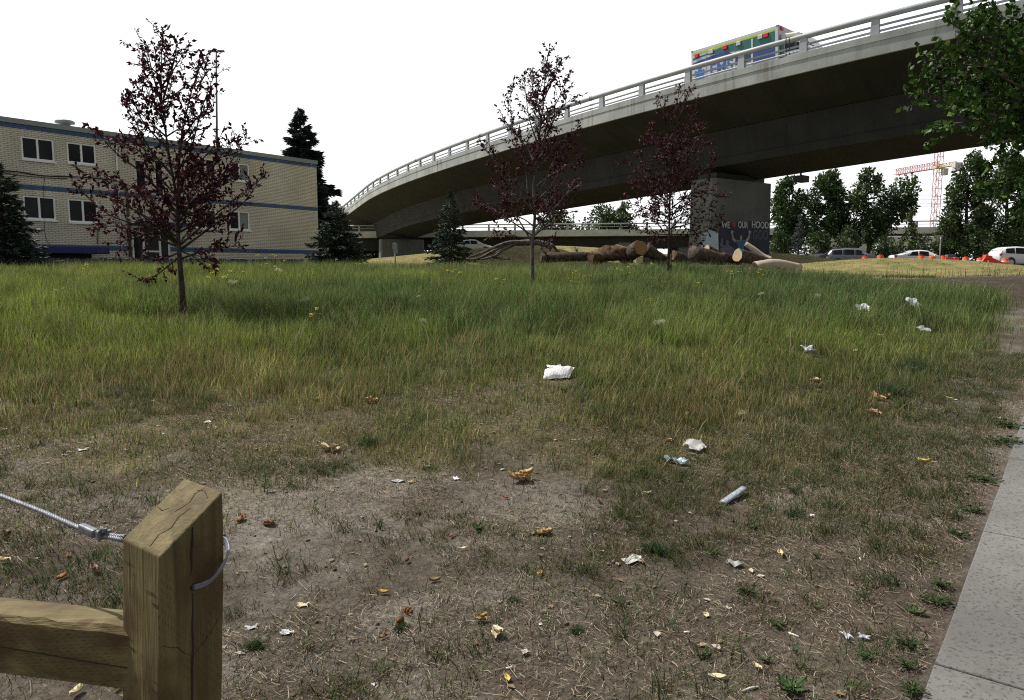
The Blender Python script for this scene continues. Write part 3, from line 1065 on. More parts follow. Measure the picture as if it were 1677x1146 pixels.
mural('painted_shirt', crop((690, 640), (690, 560), (670, 500), (662, 472), (720, 470), (735, 482), (748, 470), (800, 468), (805, 498), (775, 560), (775, 640)), M_MBLUE, .006, .016)
mural('painted_heart', crop((632, 290), (605, 240), (605, 215), (618, 203), (635, 218), (652, 203), (668, 215), (665, 242)), M_MRED, .006, .008)
for s_, (u0, u1) in (('WE', (452, 575)), ('OUR', (690, 840)), ('HOOD', (890, 1135))):
    a0, z0 = face_xy(*crop((u0, 292))[0]); a1, z1 = face_xy(*crop((u1, 205))[0])
    o = text_mesh('lettering', s_, M_MGREY, pier, Matrix.Identity(4), 1.0)
    me = o.data
    co = np.array([v.co[:] for v in me.vertices])
    lo, hi = co.min(0), co.max(0)
    org = origin(pier)
    for v in me.vertices:
        fx = (v.co.x - lo[0]) / (hi[0] - lo[0]); fz = (v.co.y - lo[1]) / (hi[1] - lo[1]); fd = (v.co.z - lo[2]) / (hi[2] - lo[2])
        v.co = fo + ax * (a0 + (a1 - a0) * fx) + az * (z0 + (z1 - z0) * fz) + an * (.008 + .006 * fd) - org
for s_, (u0, u1), (v0, v1) in (('GOOD', (905, 1125), (330, 460)),):
    a0, z0 = face_xy(*crop((u0, v1))[0]); a1, z1 = face_xy(*crop((u1, v0))[0])
    o = text_mesh('lettering', s_[:3], M_MFADE, pier, Matrix.Identity(4), 1.0)
    me = o.data; co = np.array([v.co[:] for v in me.vertices]); lo, hi = co.min(0), co.max(0); org = origin(pier)
    for v in me.vertices:
        fx = (v.co.x - lo[0]) / (hi[0] - lo[0]); fz = (v.co.y - lo[1]) / (hi[1] - lo[1]); fd = (v.co.z - lo[2]) / (hi[2] - lo[2])
        v.co = fo + ax * (a0 + (a1 - a0) * fx) + az * (z0 + (z1 - z0) * fz) + an * (.008 + .006 * fd) - org
M_SMUDGE = plain('grey blue paint patch', (.22, .27, .36), .85, .15, 2)
an2 = -ax; ax2 = an * -1                     # the narrow left face, with a painted-over patch
f2 = pc - ax * (5.3 / 2 * 1.03 + .012)
def f2xy(u, v):
    o = Vector((0, 0, EYE)); r = Vector(ray(u, v)); t = (f2 - o).dot(an2) / r.dot(an2)
    p = o + r * t - pc
    return p.dot(ax2), p.z
mb = MB(); mb.plate([f2xy(*q) for q in ((1149, 384), (1163, 376), (1176, 381), (1177, 412), (1148, 413))], f2 , ax2, az, an2, .006)
mb.build('paint_patch', M_SMUDGE, pier)

# ------------------------------------------------------------------ ambulance on the overpass
def make_ambulance():
    sA, sB = 13.7, 8.35
    off = 1.9
    a = on_bridge(sA, off, -.36 - .06 * off); b = on_bridge(sB, off, -.36 - .06 * off)
    fx = (b - a); L = fx.length; fx.normalize()
    fy = Vector((0, 0, 1)).cross(fx).normalized(); fz = fx.cross(fy)
    root = thing('ambulance', 'white emergency ambulance with green and blue bands driving on the overpass', 'ambulance', a)
    def P(x, y, z): return a + fx * x + fy * y + fz * z
    rot = Matrix((fx, fy, fz)).transposed()
    # find the side that faces the viewer
    near = 1.0 if (P(2, 1, 0) - Vector((0, 0, EYE))).length < (P(2, -1, 0) - Vector((0, 0, EYE))).length else -1.0
    # near face plane at y = 0, body extends to the far side
    def Y(d): return -near * d
    W, HT = 2.35, 2.78
    M_BODY = plain('ambulance white paint', (.52, .54, .58), .3, .04)
    M_GREEN = plain('ambulance green', (.008, .115, .10), .35, .08); M_BLUE = plain('ambulance blue', (.012, .045, .22), .35, .08)
    M_NAVY = plain('ambulance window blue', (.015, .03, .10), .12, .1); M_YEL = plain('ambulance yellow', (.44, .52, .06), .35, .05)
    M_LRED = plain('red lamp lens', (.55, .012, .03), .2, .1); M_LWHITE = plain('clear lamp lens', (.5, .53, .56), .2, .1)
    mb = MB(); mb.box(P(L / 2, Y(W / 2), HT / 2 + .28), (L, W, HT - .56), rot); mb.build('box_body', M_BODY, root, bevel=.04)
    # cab: profile along x
    pr = [(L + .01, .45), (L + 2.15, .45), (L + 2.22, .98), (L + 1.55, 1.36), (L + .95, 2.20), (L + .01, 2.32)]
    mb = MB()
    vs = [P(x, Y(.15), z) for x, z in pr] + [P(x, Y(W - .15), z) for x, z in pr]; n = len(pr)
    mb.add(vs, [tuple(range(n)), tuple(range(2 * n - 1, n - 1, -1))] + [(k, (k + 1) % n, n + (k + 1) % n, n + k) for k in range(n)])
    mb.build('cab', M_BODY, root, bevel=.06)
    def side_plate(name, pts, m, lift, th=.004, y0=0.0):
        mb = MB(); mb.plate([(x, z) for x, z in pts], P(0, Y(y0 - lift), 0), fx, fz, fy * near, th); return mb.build(name, m, root)
    side_plate('yellow_stripe', [(.12, HT - .30), (L - .22, HT - .30), (L - .22, HT - .17), (.12, HT - .17)], M_YEL, .004)
    side_plate('green_stripe', [(.12, 2.22), (1.0, 2.30), (2.3, 2.12), (3.0, 2.05), (L - .2, 1.75), (L - .2, 2.50), (3.0, 2.50), (2.2, 2.50), (1.0, 2.38), (.12, 2.32)], M_GREEN, .004)
    side_plate('blue_wave', [(.12, 2.06), (.8, 2.14), (1.6, 2.20), (2.3, 2.13), (2.85, 1.86), (2.6, 1.80), (2.1, 1.86), (1.4, 1.90), (.12, 1.96)], M_BLUE, .009)
    side_plate('blue_wave', [(3.75, 1.15), (L - .2, 1.15), (L - .2, 1.70), (L - .6, 1.84), (4.0, 1.90), (3.75, 1.86)], M_BLUE, .009)
    side_plate('side_window', [(2.75, 1.35), (3.62, 1.35), (3.62, 1.98), (2.75, 1.98)], M_NAVY, .013)
    side_plate('marker_panel', [(2.85, 1.12), (3.25, 1.12), (3.25, 1.28), (2.85, 1.28)], plain('amber panel', (.6, .32, .03), .4, .1), .009)
    side_plate('white_band', [(3.66, 1.1), (3.76, 1.1), (3.76, HT - .34), (3.66, HT - .34)], M_BODY, .016)
    for x in (.95, 2.72):
        side_plate('door_seam', [(x, .9), (x + .025, .9), (x + .025, HT - .34), (x, HT - .34)], plain('grey seam', (.32, .34, .36), .5, .05), .016)
    for x, m in ((.40, M_LRED), (1.30, M_LWHITE), (2.15, M_LRED), (2.95, M_LWHITE), (4.18, M_LWHITE), (4.50, M_LRED)):
        mb = MB(); mb.box(P(x, Y(-.03), 2.40), (.26, .09, .22), rot); mb.build('warning_lamp', m, root, bevel=.02)
    for x in (.08, L - .08):
        mb = MB(); mb.box(P(x, Y(.02), HT - .06), (.12, .06, .06), rot); mb.build('clearance_lamp', M_LRED, root)
    mb = MB(); mb.box(P(L + .03, Y(.30), 2.62), (.08, .26, .18), rot); mb.build('warning_lamp', M_LRED, root, bevel=.02)
    # cab side window, windshield, stripes
    side_plate('cab_window', [(L + .25, 1.35), (L + 1.08, 1.35), (L + .68, 2.02), (L + .25, 2.05)], M_GLASS, .004, y0=.15)
    side_plate('green_stripe', [(L + .02, .95), (L + .22, .95), (L + .22, 2.0), (L + .02, 2.1)], M_GREEN, .004, y0=.15)
    side_plate('yellow_stripe', [(L + .25, 2.08), (L + .70, 2.05), (L + 1.12, 1.36), (L + 1.20, 1.36), (L + .74, 2.12), (L + .25, 2.14)], M_YEL, .004, y0=.15)
    mb = MB()
    for wy in (.3,):
        q = [P(L + 1.50, Y(.3), 1.44), P(L + 1.50, Y(W - .3), 1.44), P(L + 1.0, Y(W - .35), 2.14), P(L + 1.0, Y(.35), 2.14)]
        up = fx * .02 + fz * .012
        mb.add([p + up for p in q] + [p for p in q], [(0, 1, 2, 3), (7, 6, 5, 4), (0, 4, 5, 1), (1, 5, 6, 2), (2, 6, 7, 3), (3, 7, 4, 0)])
    mb.build('windshield', M_GLASS, root)
    mb = MB(); mb.box(P(L + .45, Y(W / 2), 2.3), (.3, 1.3, .16), rot); mb.build('light_bar', M_LRED, root, bevel=.04)
    mb = MB(); mb.box(P(L + 1.0, Y(-.06), 1.45), (.16, .22, .32), rot); mb.build('wing_mirror', M_DARK, root, bevel=.03)
    mb = MB(); mb.box(P(L + 2.1, Y(W / 2), .55), (.18, W - .2, .28), rot); mb.build('bumper', M_CHROME, root, bevel=.04)
    # wheels
    for x in (1.15, L + 1.25):
        for d in (.16, W - .16):
            c = P(x, Y(d), .40)
            mx = rot @ Matrix.Rotation(R(90), 3, 'X')
            mb = MB(); mb.lathe([(.20, -.13), (.37, -.13), (.40, -.08), (.40, .08), (.37, .13), (.20, .13)], c, 18, mx); w = mb.build('wheel', M_RUBBER, root, True)
            mb = MB(); mb.lathe([(.05, -.135), (.21, -.132), (.21, .132), (.05, .135)], c, 14, mx); mb.build('rim', M_CHROME, w, True)
    # lettering and the six-armed star
    lf = frame(P(1.18 if near > 0 else 1.18, Y(-.006), 1.18), fx, fz, fy * near)
    text_mesh('lettering', 'EMS', plain('blue lettering', (.02, .12, .42), .4, .05), root, lf, .82, .003, 1.0)
    text_mesh('lettering', '2022', plain('small blue lettering', (.05, .15, .4), .4, .05), root, frame(P(.26, Y(-.006), 1.72), fx, fz, fy * near), .20, .003)
    mb = MB()
    for k in range(3):
        q = R(60 * k + 30 + 60)
        c, s = math.cos(q), math.sin(q)
        h, w = .36, .11
        pts = [(-h, -w), (h, -w), (h, w), (-h, w)]
        mb.plate([(.55 + c * x - s * y, 1.35 + s * x + c * y) for x, y in pts], P(0, Y(-.006 - .0015 * k), 0), fx, fz, fy * near, .003)
    mb.build('star_emblem', plain('emblem blue', (.02, .16, .55), .4, .05), root)


make_ambulance()

# ------------------------------------------------------------------ second overpass far behind
def make_far_overpass():
    A, B = Vector((-22, 97.0, 6.2)), Vector((100, 92.0, 6.9))
    d = (B - A); L = d.length; d.normalize()
    n = Vector((-d.y, d.x, 0)).normalized()
    def f(s, off, z): return A + d * s + n * off + Vector((0, 0, z))
    root = thing('overpass', 'straight level concrete overpass crossing far behind the parked cars', 'overpass', ground(18.0, 95.0))
    sv = list(np.linspace(0, L, 60))
    mb = MB(); sweep(mb, [(0, 0), (.35, 0), (.35, -.85), (0, -.80)], sv, f); mb.build('fascia', concrete('bright concrete', (.5, .52, .52), .3), root)
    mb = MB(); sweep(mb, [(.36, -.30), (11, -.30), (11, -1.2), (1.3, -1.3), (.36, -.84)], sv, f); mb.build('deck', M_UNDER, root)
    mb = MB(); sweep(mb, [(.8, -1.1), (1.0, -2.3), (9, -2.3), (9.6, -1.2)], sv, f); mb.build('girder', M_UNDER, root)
    mb = MB(); mb.tube([f(s, .15, .75) for s in sv], .09, 6); mb.build('handrail', M_RAIL, root, True)
    mb = MB(); mb.tube([f(s, .15, .38) for s in sv], .05, 6); mb.build('rail', M_RAIL, root, True)
    for k in range(36):
        s = 2 + k * 3.4
        mb = MB(); mb.box(f(s, .15, .37), (.28, .16, .74), taper=.8); mb.build('rail_post', M_RAIL, root)
    for u in (1022, 1118, 1490, 1640):
        p = pix(u, 400, 99)
        mb = MB(); mb.box((p[0], 99.5, 2.6), (2.3, 6.5, 4.4), taper=.97); mb.build('pier', M_PIER, root, bevel=.1)


make_far_overpass()

# ------------------------------------------------------------------ apartment building
BC = Vector((-11.308, 43.30, 0))                     # right corner of the long front
BD = Vector((-20.840 + 11.308, 30.708 - 43.301, 0)).normalized()   # along the front, to the left
BN = Vector((-BD.y, BD.x, 0))                          # outward
if BN.dot(-BC) < 0: BN = -BN
ZB, ZT = 1.0, 7.70


def wall_hit(u, v, out=0.0):
    o = Vector((0, 0, EYE)); r = Vector(ray(u, v))
    c = BC + BN * out
    t = (c - o).dot(BN) / r.dot(BN)
    p = o + r * t
    return (p - BC).dot(BD), p.z


def wp(a, z, out=0.0):
    return BC + BD * a + BN * out + Vector((0, 0, z))


def make_building():
    M_BRICK = brick_mat('cream brick', (.74, .705, .59), (.68, .645, .535), (.27, .245, .205), .26, .078)
    M_BBLUE = brick_mat('blue painted brick', (.07, .14, .30), (.055, .115, .25), (.04, .06, .12))
    M_FASC = plain('grey roof flashing', (.25, .27, .265), .5, .08, 1)
    M_ROOF = plain('roof gravel', (.2, .19, .18), .95, .3, 12)
    M_FRAME = plain('white window frame', (.84, .85, .84), .5, .06)
    M_BLIND = plain('pale window blind', (.20, .24, .22), .7, .1, 2)
    M_NAVY = plain('navy blue cladding', (.008, .012, .10), .45, .15, 2)
    M_RUST = plain('rusty pipe', (.10, .075, .06), .85, .4, 8)
    root = thing('apartment_building', 'cream brick apartment block with blue brick bands and a flat roof', 'building', wp(7, 1.4))
    LEN, DEP = 26.0, 12.0
    # bands at heights read from the right corner
    zf = wall_hit(518, 269)[1]; zb1 = wall_hit(518, 274.5)[1]
    m1t, m1b = wall_hit(518, 339.5)[1], wall_hit(518, 345)[1]
    m2t, m2b = wall_hit(518, 410)[1], wall_hit(518, 415.5)[1]
    # openings in (a, z): windows
    W = []
    for (ul, ur, vt, vb, kind) in ((35, 89, 225.5, 262.5, 'w'), (110, 157.5, 234.5, 268, 'w'), (38.5, 91.5, 321, 359.5, 'w'), (112, 161, 326.5, 364.5, 'w'),
                             (319.5, 354, 259, 290.5, 'w'), (376, 408.5, 267, 296, 'b'), (319.5, 355, 342.5, 374, 'w'), (375.5, 409, 345.5, 376.5, 'b'),
                             (327, 358, 419.5, 436, 'w'), (381, 406, 421.5, 436, 'w'),
                             (223, 239.5, 262, 321, 's'), (254.5, 268, 264, 321, 's'), (217, 279, 371, 436, 'd')):
        a1 = wall_hit(ul, (vt + vb) / 2)[0]; a0 = wall_hit(ur, (vt + vb) / 2)[0]
        um = (ul + ur) / 2
        zt, zb = wall_hit(um, vt)[1], wall_hit(um, vb)[1]
        if kind == 'd': zb = 1.25
        if vb == 436: zb = max(zb, 1.35)
        W.append((a0, a1, zb, zt, kind))
    # wall: a grid of brick cells with holes for the openings
    ca = sorted({-0.0, LEN} | {round(w[k], 4) for w in W for k in (0, 1)})
    cz = sorted({ZB, m2b, m2t, m1b, m1t, zb1, zf} | {round(w[k], 4) for w in W for k in (2, 3)})
    wall, band = MB(), {}
    rev = .10
    def cell(mb, a0, a1, z0, z1, out=0.0):
        mb.add([wp(a0, z0, out), wp(a1, z0, out), wp(a1, z1, out), wp(a0, z1, out)], [(0, 1, 2, 3)], uvs=[((a0, z0), (a1, z0), (a1, z1), (a0, z1))])
    for i in range(len(ca) - 1):
        for j in range(len(cz) - 1):
            am, zm = (ca[i] + ca[i + 1]) / 2, (cz[j] + cz[j + 1]) / 2
            if any(w[0] < am < w[1] and w[2] < zm < w[3] for w in W): continue
            cell(wall, ca[i], ca[i + 1], cz[j], cz[j + 1])
    # reveals
    for a0, a1, z0, z1, kind in W:
        for (p, q) in (((a0, z0), (a0, z1)), ((a0, z1), (a1, z1)), ((a1, z1), (a1, z0)), ((a1, z0), (a0, z0))):
            wall.add([wp(*p), wp(*q), wp(*q, -.2), wp(*p, -.2)], [(0, 1, 2, 3)], uvs=[((p[0], p[1]), (q[0], q[1]), (q[0] + .2, q[1]), (p[0] + .2, p[1]))])
    # other three sides
    for (p, q) in ((wp(0, 0), wp(0, 0, -DEP)), (wp(0, 0, -DEP), wp(LEN, 0, -DEP)), (wp(LEN, 0, -DEP), wp(LEN, 0))):
        l = (q - p).length
        wall.add([p + Vector((0, 0, ZB)), q + Vector((0, 0, ZB)), q + Vector((0, 0, zf)), p + Vector((0, 0, zf))], [(0, 1, 2, 3)], uvs=[((0, ZB), (l, ZB), (l, zf), (0, zf))])
    wo = wall.build('wall', M_BRICK, root)
    for z0, z1 in ((zb1, zf), (m1b, m1t), (m2b, m2t)):
        mb = MB()
        spans = [(-.004, LEN)]
        for w in W:
            if w[2] < (z0 + z1) / 2 < w[3]:
                ns = []
                for s0, s1 in spans:
                    if w[0] > s0 and w[1] < s1: ns += [(s0, w[0]), (w[1], s1)]
                    else: ns.append((s0, s1))
                spans = ns
        for s0, s1 in spans:
            vs = [wp(a, z, o) for o in (.0, .012) for z in (z0, z1) for a in (s0, s1)]
            uv = ((s0, z0), (s1, z0), (s1, z1), (s0, z1))
            mb.add(vs, [(4, 5, 7, 6), (2, 3, 7, 6), (0, 1, 5, 4), (0, 4, 6, 2), (1, 5, 7, 3)], uvs=[uv] * 5)
        mb.build('blue_band', M_BBLUE, root)
    rmx = Matrix((BD, BN, Vector((0, 0, 1)))).transposed()
    mb = MB(); mb.box(wp(LEN / 2, (zf + ZT) / 2, -DEP / 2), (LEN + .12, DEP + .12, ZT - zf), rmx); ro = mb.build('roof', M_FASC, root)
    # windows
    for a0, a1, z0, z1, kind in W:
        fr = MB(); w, t = a1 - a0, .072
        o = -.05
        def bar(p, q, r, s, th=.05):
            fr.box(wp((p + q) / 2, (r + s) / 2, o), (q - p, th, s - r), rmx)
        panes = []
        if kind in 'wb':
            bar(a0, a0 + t, z0, z1); bar(a1 - t, a1, z0, z1); bar(a0 + t, a1 - t, z1 - t, z1); bar(a0 + t, a1 - t, z0, z0 + t)
            am = (a0 + a1) / 2 + .01
            bar(am - t * .55, am + t * .55, z0 + t, z1 - t, .06)
            bar(a0 - .03, a1 + .03, z0 - .07, z0 - .003, .26)
            panes = [(a0 + t, am - t * .55), (am + t * .55, a1 - t)]
        elif kind == 's':
            bar(a0, a0 + .04, z0, z1); bar(a1 - .04, a1, z0, z1); bar(a0 + .04, a1 - .04, z0, z0 + .05); bar(a0 - .03, a1 + .03, z0 - .07, z0 - .003, .24)
            bar(a0 + .04, a1 - .04, z1 - .05, z1)
            panes = [(a0 + .04, a1 - .04)]
        else:
            bar(a0, a0 + .09, z0, z1); bar(a1 - .09, a1, z0, z1); bar(a0 + .09, a1 - .09, z1 - .09, z1)
            for k in (.27, .70): bar(a0 + w * k - .05, a0 + w * k + .05, z0, z1 - .09)
            bar(a0 + w * .27 + .05, a0 + w * .70 - .05, z0 + .95, z0 + 1.03)
            panes = [(a0 + .09, a0 + w * .27 - .05), (a0 + w * .27 + .05, a0 + w * .70 - .05), (a0 + w * .70 + .05, a1 - .09)]
        f = fr.build('entrance_door' if kind == 'd' else 'window', M_FRAME, root, bevel=.006)
        for k, (p, q) in enumerate(panes):
            mb = MB(); mb.box(wp((p + q) / 2, (z0 + z1) / 2, -.085), (q - p, .012, z1 - z0 - .05), rmx)
            mb.build('pane', M_BLIND if kind == 'b' and k == 0 else M_GLASS, f)
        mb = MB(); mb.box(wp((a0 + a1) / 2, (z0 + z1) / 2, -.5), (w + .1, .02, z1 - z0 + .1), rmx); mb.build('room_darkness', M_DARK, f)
    # entrance canopy
    a1, z = wall_hit(212, 364); a0, _ = wall_hit(300, 366)
    mb = MB(); mb.box(wp((a0 + a1) / 2, z - .05, .6), (a1 - a0, 1.2, .16), rmx); mb.build('entrance_canopy', M_NAVY, root, bevel=.02)
    # blue lean-to over a near-black box standing for the shaded void
    a1, zt = wall_hit(60, 402, 1.6); a0, zt2 = wall_hit(178, 404.5, 1.6); zb = wall_hit(178, 416, 1.6)[1]
    a1 += 2.0
    mb = MB(); mb.box(wp((a0 + a1) / 2, (zt2 + zb) / 2, .86), (a1 - a0, 1.66, zt2 - zb), rmx); mb.build('blue_lean_to', M_NAVY, root, bevel=.02)
    mb = MB(); mb.box(wp((a0 + a1) / 2 + .2, zb - .6, .55), (a1 - a0 - .6, 1.0, 1.2), rmx); mb.build('shaded_void', M_DARK, root)
    # pipes, cable, lamp, vent
    a, z1 = wall_hit(188.5, 234); _, z0 = wall_hit(188.5, 412)
    mb = MB(); mb.tube([wp(a, z0, .05), wp(a, z1, .05)], .032, 8); mb.build('downpipe', M_FRAME, root, True)
    a, z1 = wall_hit(206, 303); _, z0 = wall_hit(206, 432)
    ha, hz = wall_hit(196, 297)
    mb = MB(); mb.tube([wp(a, max(z0, 1.2), .07), wp(a, z1 - .15, .07), wp(a + .05, z1 - .03, .07), wp(ha, hz, .07)], .062, 8); mb.build('conduit', M_RUST, root, True)
    pts = [(0, 279), (28, 281), (45, 284), (62, 287), (82, 288.5), (106, 288.6), (150, 291), (186, 295), (200, 299)]
    mb = MB(); mb.tube([wp(*wall_hit(*p), .05) for p in [(-60, 274)] + pts], .028, 6); mb.build('cable', M_DARK, root, True)
    mb = MB(); mb.tube([wp(*wall_hit(*p), .035) for p in ((0, 282), (40, 288), (80, 291.5), (110, 292.5))], .016, 6); mb.build('cable', M_RUST, root, True)
    mb = MB(); mb.tube([wp(*wall_hit(*p), .02) for p in ((73, 291), (71, 305), (72, 340), (72.5, 376), (75, 390), (79, 400))], .008, 5); mb.build('cable', M_DARK, root, True)
    a, z = wall_hit(159, 400); a2, z2 = wall_hit(159.5, 374)
    mb = MB(); mb.tube([wp(a, z, .06), wp(a2, z2, .06), wp(a2 - .05, z2 + .06, .1), wp(a2 - .12, z2 + .08, .3)], .022, 6)
    mb.box(wp(a2 - .14, z2 + .08, .34), (.22, .16, .12), rmx); mb.build('wall_lamp', M_RUST, root)
    p = wall_hit(126, 204); c = wp(p[0], 0, -1.2)
    mb = MB(); mb.lathe([(.22, ZT), (.22, ZT + .26), (.40, ZT + .29), (.40, ZT + .38), (.32, ZT + .42), (.1, ZT + .44)], c, 16)
    mb.build('roof_vent', M_FASC, ro, True)
    # gap flashing marks: thin metal trim on the upper blue band
    for u in (455, 510):
        a, _ = wall_hit(u, 268)
        mb = MB(); mb.box(wp(a, (zf + zb1) / 2, .02), (.05, .02, zf - zb1 - .004), rmx); mb.build('band_trim', M_FASC, root)


make_building()


# ------------------------------------------------------------------ low board fence before the building
def make_board_fence():
    m = plain('weathered blue grey boards', (.055, .065, .085), .85, .4, 9, stretch=(1, 1, .2))
    rr = random.Random(5)
    a, b = Vector((-20.5, 27.6, 0)), Vector((-9.5, 33.5, 0))
    a.z = b.z = 0
    root = thing('board_fence', 'low weathered blue grey board fence along the foot of the brick block', 'fence', ground(-15, 30.5))
    L = (b - a).length; d = (b - a).normalized(); n = Vector((d.y, -d.x, 0))
    rm = Matrix((d, n, Vector((0, 0, 1)))).transposed()
    zt = 1.94
    mb = MB(); k = 0.0
    while k < L:
        p = a + d * k
        mb.box((p.x, p.y, (zt + 1.0) / 2 + rr.uniform(-.02, .02)), (.135, .022, zt - 1.0), rm)
        k += .15
    mb.build('boards', m, root)
    for z in (1.35, 1.75):
        mb = MB(); c = (a + b) / 2 - n * .035; mb.box((c.x, c.y, z), (L, .04, .09), rm); mb.build('rail', m, root)
    for k in range(6):
        p = a + d * (L * k / 5) - n * .11
        mb = MB(); mb.box((p.x, p.y, 1.45), (.1, .1, 1.0), rm); mb.build('post', m, root)


make_board_fence()


# ------------------------------------------------------------------ poles and small signs
def make_poles():
    M_POLE = plain('dark pole steel', (.045, .05, .055), .5, .15)
    b = ground(*pix(355, 400, 55)[:2])
    root = thing('street_lamp', 'tall thin dark lamp pole rising behind the brick block', 'lamp post', b)
    top = Vector(pix(354, 84, 55))
    mb = MB(); mb.tube([b - Vector((0, 0, .3)), top], [.11, .06], 10); mb.build('pole', M_POLE, root, True)
    for dx in (-.38, .42):
        mb = MB(); mb.tube([top - Vector((0, 0, .12)), top + Vector((dx * .6, 0, .02))], .035, 6); a = mb.build('arm', M_POLE, root, True)
        mb = MB(); mb.box(top + Vector((dx, 0, .02)), (.42, .22, .14), taper=.7); mb.build('lamp_head', M_POLE, a, bevel=.03)
    # small two-plate sign seen from behind
    M_BACK = plain('bare sign aluminium', (.22, .24, .25), .45, .12, 6)
    b = ground(*pix(647, 436, 30)[:2])
    root = thing('street_sign', 'small two-plate sign on a thin post before the dark far pier', 'sign', b)
    p = Vector(pix(647, 416, 30)); t = Vector(pix(647, 397.5, 30)); c1 = Vector(pix(647, 402.5, 30)); c2 = Vector(pix(648, 411, 30))
    mb = MB(); mb.tube([b - Vector((0, 0, .3)), t], .028, 8); mb.build('post', M_BACK, root, True)
    mb = MB(); mb.box(c1 + Vector((0, -.035, 0)), (.20, .012, .22)); mb.build('sign_plate', M_BACK, root, bevel=.004)
    mb = MB(); mb.box(c2 + Vector((0, -.035, 0)), (.17, .012, .20)); mb.build('sign_plate', M_BACK, root, bevel=.004)
    # yield sign from behind
    Y = 47
    b = ground(*pix(1540, 430, Y)[:2])
    root = thing('yield_sign', 'grey back of a triangular sign on a post behind the grassy mound', 'sign', b)
    M_BACK2 = plain('pale sign back', (.36, .345, .30), .5, .1, 6)
    mb = MB(); mb.tube([b - Vector((0, 0, .3)), Vector(pix(1540.5, 388, Y))], .042, 8); mb.build('post', M_BACK, root, True)
    tri = [pix(1531.2, 385, Y), pix(1546.2, 385, Y), pix(1539.5, 399, Y)]
    ins = []
    mb = MB()
    o = Vector((0, 0, 0))
    mb.plate([(q[0], q[2]) for q in tri], (0, Y + .06, 0), (1, 0, 0), (0, 0, 1), (0, 1, 0), .012)
    mb.build('sign_plate', M_BACK2, root, bevel=.003)


make_poles()


